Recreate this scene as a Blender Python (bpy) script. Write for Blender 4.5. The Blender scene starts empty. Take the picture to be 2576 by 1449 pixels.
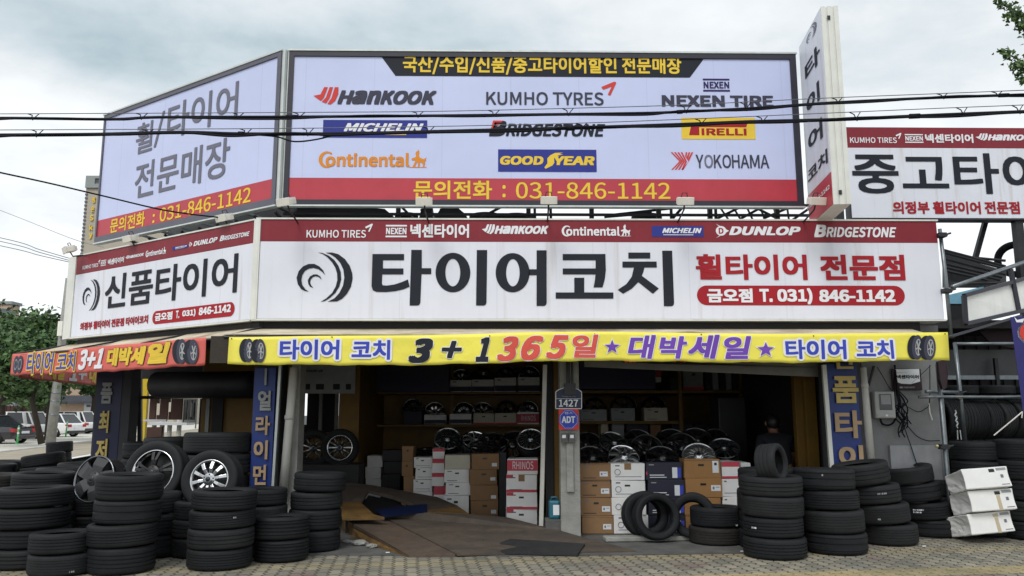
import bpy, math, random
from mathutils import Vector, Matrix, Euler
from mathutils.geometry import tessellate_polygon
S = bpy.context.scene
COL = S.collection
rad = math.radians
PI = math.pi
random.seed(11)

# ---------------------------------------------------------------- camera
F = 2020.0                      # focal length in units of the 2576 px wide photograph
CAM = Vector((0, -10, 1.5))
PITCH, YAW, ROLL = 8.85, 1.04, -0.08
ROT = Matrix.Rotation(-rad(YAW), 3, 'Z') @ Matrix.Rotation(PI / 2 + rad(PITCH), 3, 'X') @ Matrix.Rotation(rad(ROLL), 3, 'Z')
cd = bpy.data.cameras.new('camera')
cd.sensor_width = 36
cd.lens = F / 2576 * 36
cd.clip_start = 0.1
cd.clip_end = 2000
cam = bpy.data.objects.new('camera', cd)
COL.objects.link(cam)
cam.location = CAM
cam.rotation_euler = ROT.to_euler()
S.camera = cam

# ---------------------------------------------------------------- sky, sun, exposure
SUN_EL, SUN_AZ = 52, 200        # azimuth measured clockwise from +Y
w = bpy.data.worlds.new('World')
S.world = w
w.use_nodes = True
nt = w.node_tree
nt.nodes.clear()
N = nt.nodes.new
out = N('ShaderNodeOutputWorld')
sky = N('ShaderNodeTexSky')
sky.sky_type = 'NISHITA'
sky.sun_disc = False
sky.sun_elevation = rad(SUN_EL)
sky.sun_rotation = rad(SUN_AZ)
bg1 = N('ShaderNodeBackground')
bg1.inputs[1].default_value = 0.1
nt.links.new(sky.outputs[0], bg1.inputs[0])
tc = N('ShaderNodeTexCoord')
sep = N('ShaderNodeSeparateXYZ')
nt.links.new(tc.outputs['Generated'], sep.inputs[0])
mx = N('ShaderNodeMath'); mx.operation = 'MAXIMUM'; mx.inputs[1].default_value = 0.0
nt.links.new(sep.outputs[2], mx.inputs[0])
ad = N('ShaderNodeMath'); ad.inputs[1].default_value = 0.22
nt.links.new(mx.outputs[0], ad.inputs[0])
cmb = N('ShaderNodeCombineXYZ')
for i in (0, 1):
    dv = N('ShaderNodeMath'); dv.operation = 'DIVIDE'
    nt.links.new(sep.outputs[i], dv.inputs[0]); nt.links.new(ad.outputs[0], dv.inputs[1])
    nt.links.new(dv.outputs[0], cmb.inputs[i])
mp = N('ShaderNodeMapping')
mp.inputs['Location'].default_value = (4.4, 9.9, 0.0)
mp.inputs['Scale'].default_value = (1.0, 1.25, 1.0)
nt.links.new(cmb.outputs[0], mp.inputs[0])
n1 = N('ShaderNodeTexNoise'); n1.inputs['Scale'].default_value = 0.85; n1.inputs['Detail'].default_value = 6; n1.inputs['Roughness'].default_value = 0.52; n1.inputs['Distortion'].default_value = 0.35
nt.links.new(mp.outputs[0], n1.inputs[0])
n2 = N('ShaderNodeTexNoise'); n2.inputs['Scale'].default_value = 3.2; n2.inputs['Detail'].default_value = 7; n2.inputs['Roughness'].default_value = 0.6; n2.inputs['Distortion'].default_value = 0.2
nt.links.new(mp.outputs[0], n2.inputs[0])
ml = N('ShaderNodeMath'); ml.operation = 'MULTIPLY_ADD'; ml.inputs[1].default_value = 0.34
nt.links.new(n2.outputs[0], ml.inputs[0]); nt.links.new(n1.outputs[0], ml.inputs[2])
# lower sky is paler than the sky overhead
hz = N('ShaderNodeMapRange'); hz.inputs[1].default_value = 0.0; hz.inputs[2].default_value = 0.42; hz.inputs[3].default_value = 0.30; hz.inputs[4].default_value = -0.045
nt.links.new(sep.outputs[2], hz.inputs[0])
sm = N('ShaderNodeMath')
nt.links.new(ml.outputs[0], sm.inputs[0]); nt.links.new(hz.outputs[0], sm.inputs[1])
cr = N('ShaderNodeValToRGB')
el = cr.color_ramp.elements
el[0].position = 0.46; el[0].color = (0.38, 0.47, 0.51, 1)
el[1].position = 0.80; el[1].color = (0.86, 0.885, 0.90, 1)
e = el.new(0.58); e.color = (0.57, 0.63, 0.66, 1)
e = el.new(0.66); e.color = (0.70, 0.73, 0.745, 1)
nt.links.new(sm.outputs[0], cr.inputs[0])
bg2 = N('ShaderNodeBackground')
bg2.inputs[1].default_value = 1.0
nt.links.new(cr.outputs[0], bg2.inputs[0])
mxs = N('ShaderNodeMixShader'); mxs.inputs[0].default_value = 0.92
nt.links.new(bg1.outputs[0], mxs.inputs[1]); nt.links.new(bg2.outputs[0], mxs.inputs[2])
nt.links.new(mxs.outputs[0], out.inputs[0])

sd = bpy.data.lights.new('sun', 'SUN')
sd.energy = 1.4
sd.angle = rad(25)
sd.color = (1.0, 0.975, 0.94)
sun = bpy.data.objects.new('sun', sd)
COL.objects.link(sun)
sdir = Vector((math.sin(rad(SUN_AZ)) * math.cos(rad(SUN_EL)), math.cos(rad(SUN_AZ)) * math.cos(rad(SUN_EL)), math.sin(rad(SUN_EL))))
sun.rotation_euler = sdir.to_track_quat('Z', 'Y').to_euler()
sun.location = (0, -20, 30)
S.view_settings.view_transform = 'Standard'
S.view_settings.look = 'None'
S.view_settings.gamma = 1
S.view_settings.exposure = 0.38
S.cycles.max_bounces = 6
S.cycles.use_denoising = True

# ---------------------------------------------------------------- helpers
def ray(px, py):
    return ROT @ Vector(((px - 1288) / F, -(py - 724.5) / F, -1))
def atY(px, py, Y):
    d = ray(px, py)
    return CAM + d * ((Y - CAM.y) / d.y)
def atZ(px, py, z=0.0):
    d = ray(px, py)
    return CAM + d * ((z - CAM.z) / d.z)
FWD = ROT @ Vector((0, 0, -1))
def dep(p):
    return (Vector(p) - CAM).dot(FWD)
def s2l(*c):
    r = []
    for x in c:
        x /= 255.0
        r.append(x / 12.92 if x <= 0.04045 else ((x + 0.055) / 1.055) ** 2.4)
    return tuple(r)

MATS = {}
def mat(name, rgb, rough=0.6, metal=0.0, var=0.12, scale=4.0, bump=0.0, bscale=40.0, streak=0.0, stain=None, emit=0.0, coat=0.0, stretch=None, spec=None):
    m = bpy.data.materials.new(name)
    m.use_nodes = True
    t = m.node_tree
    b = t.nodes['Principled BSDF']
    b.inputs['Roughness'].default_value = rough
    b.inputs['Metallic'].default_value = metal
    if spec is not None: b.inputs['Specular IOR Level'].default_value = spec
    if coat: b.inputs['Coat Weight'].default_value = coat; b.inputs['Coat Roughness'].default_value = 0.06
    c = tuple(rgb) + (1,)
    b.inputs['Base Color'].default_value = c
    co = t.nodes.new('ShaderNodeTexCoord')
    src = co.outputs['Object']
    last = None
    if var > 0:
        nz = t.nodes.new('ShaderNodeTexNoise')
        nz.inputs['Scale'].default_value = scale; nz.inputs['Detail'].default_value = 5; nz.inputs['Roughness'].default_value = 0.6
        if stretch:
            mpn = t.nodes.new('ShaderNodeMapping'); mpn.inputs['Scale'].default_value = stretch
            t.links.new(src, mpn.inputs[0]); t.links.new(mpn.outputs[0], nz.inputs[0])
        else:
            t.links.new(src, nz.inputs[0])
        rp = t.nodes.new('ShaderNodeMapRange')
        rp.inputs[1].default_value = 0.3; rp.inputs[2].default_value = 0.7
        rp.inputs[3].default_value = 1 - var; rp.inputs[4].default_value = 1 + var
        t.links.new(nz.outputs[0], rp.inputs[0])
        mm = t.nodes.new('ShaderNodeMix'); mm.data_type = 'RGBA'; mm.blend_type = 'MULTIPLY'; mm.inputs[0].default_value = 1
        mm.inputs[6].default_value = c
        cc = t.nodes.new('ShaderNodeCombineXYZ')
        for i in range(3): t.links.new(rp.outputs[0], cc.inputs[i])
        t.links.new(cc.outputs[0], mm.inputs[7])
        last = mm.outputs[2]
        rr = t.nodes.new('ShaderNodeMapRange')
        rr.inputs[3].default_value = max(0.02, rough - 0.08); rr.inputs[4].default_value = min(1, rough + 0.08)
        t.links.new(nz.outputs[0], rr.inputs[0]); t.links.new(rr.outputs[0], b.inputs['Roughness'])
    def overlay(colr, sc, lo, hi, amt, sz):
        nonlocal last
        mpn = t.nodes.new('ShaderNodeMapping'); mpn.inputs['Scale'].default_value = sz
        t.links.new(src, mpn.inputs[0])
        nz = t.nodes.new('ShaderNodeTexNoise'); nz.inputs['Scale'].default_value = sc; nz.inputs['Detail'].default_value = 4
        t.links.new(mpn.outputs[0], nz.inputs[0])
        rp = t.nodes.new('ShaderNodeMapRange'); rp.inputs[1].default_value = lo; rp.inputs[2].default_value = hi; rp.inputs[3].default_value = 0; rp.inputs[4].default_value = amt
        t.links.new(nz.outputs[0], rp.inputs[0])
        mm = t.nodes.new('ShaderNodeMix'); mm.data_type = 'RGBA'
        t.links.new(rp.outputs[0], mm.inputs[0])
        if last is not None: t.links.new(last, mm.inputs[6])
        else: mm.inputs[6].default_value = c
        mm.inputs[7].default_value = tuple(colr) + (1,)
        last = mm.outputs[2]
    if streak:
        overlay((0.22, 0.21, 0.19), 1.0, 0.5, 0.8, streak, (14, 14, 0.7))
    if stain:
        colr, sc, lo, hi, amt, sz = stain
        overlay(colr, sc, lo, hi, amt, sz)
    if last is not None:
        t.links.new(last, b.inputs['Base Color'])
    if bump:
        nb = t.nodes.new('ShaderNodeTexNoise'); nb.inputs['Scale'].default_value = bscale; nb.inputs['Detail'].default_value = 4
        t.links.new(src, nb.inputs[0])
        bp = t.nodes.new('ShaderNodeBump'); bp.inputs['Strength'].default_value = bump; bp.inputs['Distance'].default_value = 0.02
        t.links.new(nb.outputs[0], bp.inputs['Height']); t.links.new(bp.outputs[0], b.inputs['Normal'])
    if emit:
        b.inputs['Emission Color'].default_value = c
        b.inputs['Emission Strength'].default_value = emit
    MATS[name] = m
    return m

mat('sign_white', (0.72, 0.74, 0.815), 0.42, streak=0.07, var=0.04, scale=1.2, stain=((0.36, 0.27, 0.17), 1.0, 0.60, 0.80, 0.5, (7, 7, 0.45)))
mat('sign_lavender', (0.55, 0.605, 0.85), 0.40, streak=0.03, var=0.04, scale=0.8)
mat('sign_maroon', (0.225, 0.022, 0.034), 0.5, spec=0.3, streak=0.05, var=0.06)
mat('sign_red', (0.46, 0.035, 0.055), 0.40, streak=0.04, var=0.07)
mat('ink_black', (0.018, 0.021, 0.030), 0.6, spec=0.2, var=0.05)
mat('ink_grey', (0.17, 0.17, 0.22), 0.6, spec=0.2, var=0.05)
mat('ink_slate', (0.055, 0.056, 0.085), 0.6, spec=0.2, var=0.05)
mat('ink_red', (0.36, 0.018, 0.028), 0.6, spec=0.2, var=0.05)
mat('ink_scarlet', (0.62, 0.06, 0.05), 0.6, spec=0.2, var=0.05)
mat('ink_yellow', (0.80, 0.56, 0.06), 0.6, spec=0.2, var=0.05)
mat('ink_orange', (0.72, 0.26, 0.035), 0.6, spec=0.2, var=0.05)
mat('ink_blue', (0.035, 0.045, 0.26), 0.6, spec=0.2, var=0.05)
mat('ink_white', (0.80, 0.80, 0.84), 0.6, spec=0.2, var=0.03)
mat('ink_purple', (0.17, 0.07, 0.44), 0.6, spec=0.2, var=0.05)
mat('ink_royal', (0.05, 0.075, 0.46), 0.6, spec=0.2, var=0.05)
mat('ink_coral', (0.68, 0.10, 0.075), 0.6, spec=0.2, var=0.05)
mat('ink_violet', (0.035, 0.022, 0.12), 0.6, spec=0.2, var=0.05)
mat('frame_dark', (0.022, 0.022, 0.035), 0.45, var=0.1)
mat('frame_grey', (0.10, 0.10, 0.13), 0.45, var=0.1)
mat('alu', (0.58, 0.62, 0.60), 0.38, 0.35, var=0.08, streak=0.2)
mat('alu_cream', (0.70, 0.71, 0.66), 0.45, 0.05, var=0.07, streak=0.12)
mat('banner_yellow', (0.86, 0.77, 0.10), 0.6, var=0.06, scale=2.0, stain=((0.30, 0.24, 0.04), 1.0, 0.66, 0.8, 0.55, (1.6, 1, 7)), bump=0.5, bscale=6)
mat('banner_red', (0.64, 0.125, 0.10), 0.6, var=0.10, scale=2.0, bump=0.5, bscale=6)
mat('awning_canvas', (0.55, 0.48, 0.36), 0.8, var=0.25, scale=3, stain=((0.13, 0.055, 0.018), 1.0, 0.55, 0.75, 0.8, (1.2, 3, 3)))
mat('steel_dark', (0.030, 0.031, 0.034), 0.5, 0.4, var=0.3)
mat('steel_galv', (0.21, 0.235, 0.25), 0.42, 0.7, var=0.2, scale=12)
mat('steel_rust', (0.088, 0.064, 0.048), 0.78, 0.05, var=0.25, scale=8, bump=0.3, stain=((0.16, 0.08, 0.025), 1.0, 0.56, 0.75, 0.55, (3, 6, 3)))
mat('plate_brown', (0.088, 0.068, 0.052), 0.75, 0.05, var=0.22, scale=9, bump=0.3, bscale=60, stain=((0.035, 0.030, 0.027), 1.0, 0.45, 0.75, 0.7, (1.3, 3.5, 2)))
mat('paint_ochre', (0.16, 0.086, 0.008), 0.6, var=0.2, scale=3)
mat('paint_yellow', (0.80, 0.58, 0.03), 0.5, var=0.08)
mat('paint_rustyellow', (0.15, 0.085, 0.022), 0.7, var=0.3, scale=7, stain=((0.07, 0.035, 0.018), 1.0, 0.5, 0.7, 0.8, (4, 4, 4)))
mat('paint_navy', (0.010, 0.014, 0.055), 0.5, var=0.15)
mat('paint_blue', (0.012, 0.035, 0.19), 0.45, var=0.2, scale=3)
mat('lift_blue', (0.0035, 0.009, 0.040), 0.5, var=0.25)
mat('letter_tan', (0.42, 0.29, 0.17), 0.6, var=0.15)
mat('letter_gold', (0.55, 0.42, 0.13), 0.55, var=0.15)
mat('letter_dim', (0.30, 0.31, 0.30), 0.6, var=0.15)
mat('concrete', (0.27, 0.27, 0.25), 0.85, var=0.22, scale=5, bump=0.4, streak=0.4)
mat('concrete_dark', (0.10, 0.10, 0.095), 0.85, var=0.3, scale=4, bump=0.4)
mat('wall_grey', (0.20, 0.205, 0.21), 0.8, var=0.16, scale=3, bump=0.2, streak=0.3)
mat('wall_dark', (0.05, 0.05, 0.055), 0.8, var=0.2)  # dark grey of the pillars and the shed wall
mat('pipe_white', (0.55, 0.54, 0.50), 0.5, var=0.1, streak=0.55)
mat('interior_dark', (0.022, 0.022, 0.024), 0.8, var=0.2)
mat('plastic_grey', (0.36, 0.37, 0.36), 0.5, var=0.08)
mat('plastic_black', (0.012, 0.012, 0.013), 0.45, var=0.1)
mat('plastic_cream', (0.78, 0.76, 0.68), 0.5, var=0.1, streak=0.3)
mat('plastic_teal', (0.015, 0.12, 0.18), 0.4, var=0.08)
mat('glass_smoke', (0.05, 0.055, 0.06), 0.08, var=0.0)
mat('card_brown', (0.27, 0.155, 0.075), 0.8, var=0.12, scale=5)
mat('card_kraft', (0.33, 0.17, 0.06), 0.8, var=0.12, scale=5)
mat('card_white', (0.80, 0.80, 0.785), 0.65, var=0.07, scale=4)
mat('card_cream', (0.55, 0.52, 0.42), 0.75, var=0.08)
mat('card_navy', (0.016, 0.017, 0.036), 0.6, var=0.1)
mat('card_red', (0.52, 0.05, 0.08), 0.6, var=0.08)
mat('card_black', (0.020, 0.020, 0.024), 0.6, var=0.1)
mat('tape', (0.50, 0.42, 0.28), 0.4, var=0.08)
mat('paper', (0.72, 0.75, 0.78), 0.6, var=0.06)
mat('paper_dim', (0.30, 0.31, 0.32), 0.7, var=0.15)
mat('wheel_cover', (0.032, 0.034, 0.037), 0.45, 0.1, var=0.15)
mat('chrome', (0.75, 0.76, 0.78), 0.12, 1.0, var=0.04)
mat('alloy_silver', (0.62, 0.63, 0.64), 0.26, 0.9, var=0.05)
mat('alloy_grey', (0.20, 0.21, 0.22), 0.22, 0.9, var=0.05)
mat('alloy_black', (0.020, 0.020, 0.022), 0.16, 0.3, var=0.05, coat=0.6)
mat('cable', (0.006, 0.007, 0.011), 0.6, spec=0.15, var=0.1)
mat('wire', (0.16, 0.17, 0.19), 0.5, 0.5, var=0.1)
mat('rope', (0.75, 0.74, 0.70), 0.8, var=0.1)
mat('skin', (0.22, 0.11, 0.07), 0.55, var=0.06)
mat('hair', (0.008, 0.007, 0.007), 0.5, var=0.1)
mat('shirt_navy', (0.012, 0.013, 0.020), 0.85, var=0.15)
mat('trouser', (0.018, 0.018, 0.020), 0.85, var=0.15)
mat('leaf_a', (0.055, 0.115, 0.032), 0.6, var=0.25, scale=1.0)
mat('leaf_b', (0.085, 0.155, 0.042), 0.6, var=0.25, scale=1.0)
mat('leaf_c', (0.032, 0.070, 0.024), 0.65, var=0.25, scale=1.0)
mat('bark', (0.045, 0.034, 0.025), 0.9, var=0.3, bump=0.6)
mat('asphalt', (0.058, 0.058, 0.060), 0.9, var=0.2, scale=1.5, bump=0.3, bscale=80)
mat('street_pale', (0.60, 0.57, 0.51), 0.9, var=0.12, scale=0.8, bump=0.2)
mat('verge', (0.33, 0.29, 0.22), 0.9, var=0.2, scale=1.5, bump=0.3)
mat('kerb', (0.48, 0.47, 0.44), 0.85, var=0.15)
mat('paint_line', (0.72, 0.72, 0.70), 0.7, var=0.15)
mat('tower_beige', (0.42, 0.38, 0.31), 0.8, var=0.06, scale=0.3)
mat('tower_glass', (0.10, 0.12, 0.14), 0.25, var=0.1)
mat('tower_trim', (0.27, 0.30, 0.29), 0.7, var=0.1)
mat('house_pink', (0.50, 0.36, 0.27), 0.8, var=0.12)
mat('roof_tile', (0.10, 0.11, 0.13), 0.7, var=0.2, scale=2)
mat('fence_brown', (0.085, 0.042, 0.032), 0.8, var=0.2)
mat('office_grey', (0.24, 0.25, 0.26), 0.8, var=0.1)
mat('car_white', (0.82, 0.82, 0.82), 0.28, var=0.02, coat=0.8)
mat('car_silver', (0.42, 0.43, 0.44), 0.3, 0.5, var=0.02, coat=0.8)
mat('car_black', (0.016, 0.014, 0.018), 0.22, var=0.02, coat=0.8)
mat('car_glass', (0.03, 0.034, 0.04), 0.06, var=0.0)
mat('lamp_red', (0.42, 0.02, 0.02), 0.2, var=0.05)
mat('lamp_clear', (0.65, 0.66, 0.68), 0.15, var=0.05)
mat('bollard_green', (0.10, 0.42, 0.14), 0.5, var=0.1)
mat('mat_black', (0.018, 0.018, 0.019), 0.75, var=0.2, bump=0.2)
mat('cloth_purple', (0.030, 0.016, 0.022), 0.8, var=0.25)
mat('banner_navy', (0.020, 0.018, 0.14), 0.55, var=0.15)
mat('flap_brown', (0.035, 0.027, 0.020), 0.8, var=0.3, bump=0.5, bscale=8)
mat('tarp_dark', (0.006, 0.0065, 0.009), 0.6, var=0.3, bump=0.4, bscale=8)
mat('brass', (0.62, 0.52, 0.27), 0.4, 0.7, var=0.1)
mat('led_red', (0.9, 0.06, 0.03), 0.5, var=0, emit=0.5)
mat('corrug', (0.085, 0.085, 0.09), 0.55, 0.3, var=0.2)
mat('shutter_grey', (0.20, 0.195, 0.18), 0.5, 0.4, var=0.15, streak=0.3)
mat('sheet_blue', (0.16, 0.36, 0.48), 0.5, var=0.15)
mat('grime', (0.05, 0.05, 0.045), 0.9, var=0.4)

def seams(name, step):
    m = MATS[name]; t = m.node_tree; b = t.nodes['Principled BSDF']; N = t.nodes.new; L = t.links.new
    src = b.inputs['Base Color'].links[0].from_socket
    co = N('ShaderNodeTexCoord'); sp = N('ShaderNodeSeparateXYZ'); L(co.outputs['Object'], sp.inputs[0])
    ad = N('ShaderNodeMath'); ad.inputs[1].default_value = 50.13; L(sp.outputs[0], ad.inputs[0])
    pg = N('ShaderNodeMath'); pg.operation = 'PINGPONG'; pg.inputs[1].default_value = step; L(ad.outputs[0], pg.inputs[0])
    rp = N('ShaderNodeMapRange'); rp.inputs[1].default_value = 0.003; rp.inputs[2].default_value = 0.009; rp.inputs[3].default_value = 0.13; rp.inputs[4].default_value = 0.0; L(pg.outputs[0], rp.inputs[0])
    mm = N('ShaderNodeMix'); mm.data_type = 'RGBA'; L(rp.outputs[0], mm.inputs[0]); L(src, mm.inputs[6]); mm.inputs[7].default_value = (0.2, 0.2, 0.22, 1); L(mm.outputs[2], b.inputs['Base Color'])
    nb = N('ShaderNodeTexNoise'); nb.inputs['Scale'].default_value = 1.7; nb.inputs['Detail'].default_value = 2; L(co.outputs['Object'], nb.inputs[0])
    bp = N('ShaderNodeBump'); bp.inputs['Strength'].default_value = 0.25; bp.inputs['Distance'].default_value = 0.03; L(nb.outputs[0], bp.inputs['Height']); L(bp.outputs[0], b.inputs['Normal'])
seams('sign_lavender', 0.46)
seams('sign_white', 0.61)
def tyre_mat(name, rgb, dust):
    m = mat(name, rgb, 0.62, var=0.22, scale=7, stain=((0.055, 0.054, 0.052), 1.0, 0.5, 0.85, dust, (2.2, 2.2, 4)), spec=0.3)
    t = m.node_tree
    b = t.nodes['Principled BSDF']
    uv = t.nodes.new('ShaderNodeUVMap'); uv.uv_map = 'UVMap'
    mpn = t.nodes.new('ShaderNodeMapping'); mpn.inputs['Rotation'].default_value = (0, 0, 0.5); mpn.inputs['Scale'].default_value = (1, 1, 1)
    t.links.new(uv.outputs[0], mpn.inputs[0])
    wv = t.nodes.new('ShaderNodeTexWave'); wv.inputs['Scale'].default_value = 26; wv.inputs['Distortion'].default_value = 1.5; wv.inputs['Detail'].default_value = 1
    t.links.new(mpn.outputs[0], wv.inputs[0])
    cl = t.nodes.new('ShaderNodeMapRange'); cl.inputs[1].default_value = 0.0; cl.inputs[2].default_value = 0.35
    t.links.new(wv.outputs['Fac'], cl.inputs[0])
    bp = t.nodes.new('ShaderNodeBump'); bp.inputs['Strength'].default_value = 0.55; bp.inputs['Distance'].default_value = 0.006
    t.links.new(cl.outputs[0], bp.inputs['Height']); t.links.new(bp.outputs[0], b.inputs['Normal'])
    return m
tyre_mat('rubber', (0.0095, 0.0105, 0.0125), 0.16)
tyre_mat('rubber_dusty', (0.0135, 0.0145, 0.016), 0.22)
tyre_mat('rubber_brown', (0.019, 0.0175, 0.016), 0.30)
tyre_mat('rubber_new', (0.009, 0.010, 0.012), 0.06)

def paving():
    m = bpy.data.materials.new('paving')
    m.use_nodes = True
    t = m.node_tree; b = t.nodes['Principled BSDF']; b.inputs['Roughness'].default_value = 0.85
    N = t.nodes.new; L = t.links.new
    co = N('ShaderNodeTexCoord')
    mp = N('ShaderNodeMapping'); mp.inputs['Rotation'].default_value = (0, 0, rad(-6.6))
    L(co.outputs['Object'], mp.inputs[0])
    sp = N('ShaderNodeSeparateXYZ'); L(mp.outputs[0], sp.inputs[0])
    # zigzag the joints of the interlocking pavers
    def math_(op, a, bb):
        n = N('ShaderNodeMath'); n.operation = op
        for i, x in enumerate((a, bb)):
            if isinstance(x, (int, float)): n.inputs[i].default_value = x
            elif x is not None: L(x, n.inputs[i])
        return n.outputs[0]
    tri_y = math_('PINGPONG', math_('ADD', sp.outputs[1], 50.0), 0.055)
    tri_x = math_('PINGPONG', math_('ADD', sp.outputs[0], 50.0), 0.06)
    zx = math_('ADD', sp.outputs[0], math_('MULTIPLY', tri_y, 0.65))
    zy = math_('ADD', sp.outputs[1], math_('MULTIPLY', tri_x, 0.45))
    cb = N('ShaderNodeCombineXYZ'); L(zy, cb.inputs[0]); L(zx, cb.inputs[1])
    br = N('ShaderNodeTexBrick')
    br.inputs['Scale'].default_value = 1.0
    br.inputs['Color1'].default_value = (0.325, 0.292, 0.222, 1); br.inputs['Color2'].default_value = (0.195, 0.186, 0.155, 1)
    br.inputs['Mortar'].default_value = (0.040, 0.038, 0.030, 1)
    br.inputs['Brick Width'].default_value = 0.24; br.inputs['Row Height'].default_value = 0.12; br.inputs['Mortar Size'].default_value = 0.009; br.offset = 0.5; br.inputs['Bias'].default_value = 0.1; br.inputs['Mortar Smooth'].default_value = 0.2
    br.inputs['Bias'].default_value = 0.0
    L(cb.outputs[0], br.inputs['Vector'])
    last = br.outputs['Color']
    def mix(fac, col, mode='MIX'):
        nonlocal last
        mm = N('ShaderNodeMix'); mm.data_type = 'RGBA'; mm.blend_type = mode
        L(fac, mm.inputs[0]) if not isinstance(fac, float) else None
        L(last, mm.inputs[6]); mm.inputs[7].default_value = col + (1,)
        last = mm.outputs[2]
    def band(lo, hi):
        a = math_('GREATER_THAN', sp.outputs[1], lo); c = math_('LESS_THAN', sp.outputs[1], hi)
        return math_('MULTIPLY', a, c)
    n3 = N('ShaderNodeTexNoise'); n3.inputs['Scale'].default_value = 1.3; n3.inputs['Detail'].default_value = 2; L(mp.outputs[0], n3.inputs[0])
    pk = N('ShaderNodeMapRange'); pk.inputs[1].default_value = 0.60; pk.inputs[2].default_value = 0.66; pk.inputs[4].default_value = 0.45; L(n3.outputs[0], pk.inputs[0])
    mm_ = math_('MULTIPLY', pk.outputs[0], math_('SUBTRACT', 1.0, br.outputs['Fac']))
    mix(mm_, (0.24, 0.135, 0.115))
    bd = math_('MULTIPLY', band(-1.62, -1.34), math_('SUBTRACT', 1.0, br.outputs['Fac']))
    mix(math_('MULTIPLY', bd, 0.6), (0.36, 0.30, 0.17))
    rib = math_('GREATER_THAN', math_('PINGPONG', math_('ADD', sp.outputs[1], 50.0), 0.03), 0.010)
    mix(math_('MULTIPLY', math_('MULTIPLY', band(-2.75, -2.40), rib), 0.8), (0.46, 0.36, 0.15))
    n4 = N('ShaderNodeTexNoise'); n4.inputs['Scale'].default_value = 1.1; n4.inputs['Detail'].default_value = 6; n4.inputs['Roughness'].default_value = 0.7; L(mp.outputs[0], n4.inputs[0])
    dk = N('ShaderNodeMapRange'); dk.inputs[1].default_value = 0.36; dk.inputs[2].default_value = 0.60; dk.inputs[3].default_value = 0.5; dk.inputs[4].default_value = 0.0; L(n4.outputs[0], dk.inputs[0])
    mix(dk.outputs[0], (0.085, 0.08, 0.062))
    L(last, b.inputs['Base Color'])
    bp = N('ShaderNodeBump'); bp.inputs['Strength'].default_value = 0.8; bp.inputs['Distance'].default_value = 0.006; bp.invert = True
    L(br.outputs['Fac'], bp.inputs['Height']); L(bp.outputs[0], b.inputs['Normal'])
    MATS['paving'] = m
paving()

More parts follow.
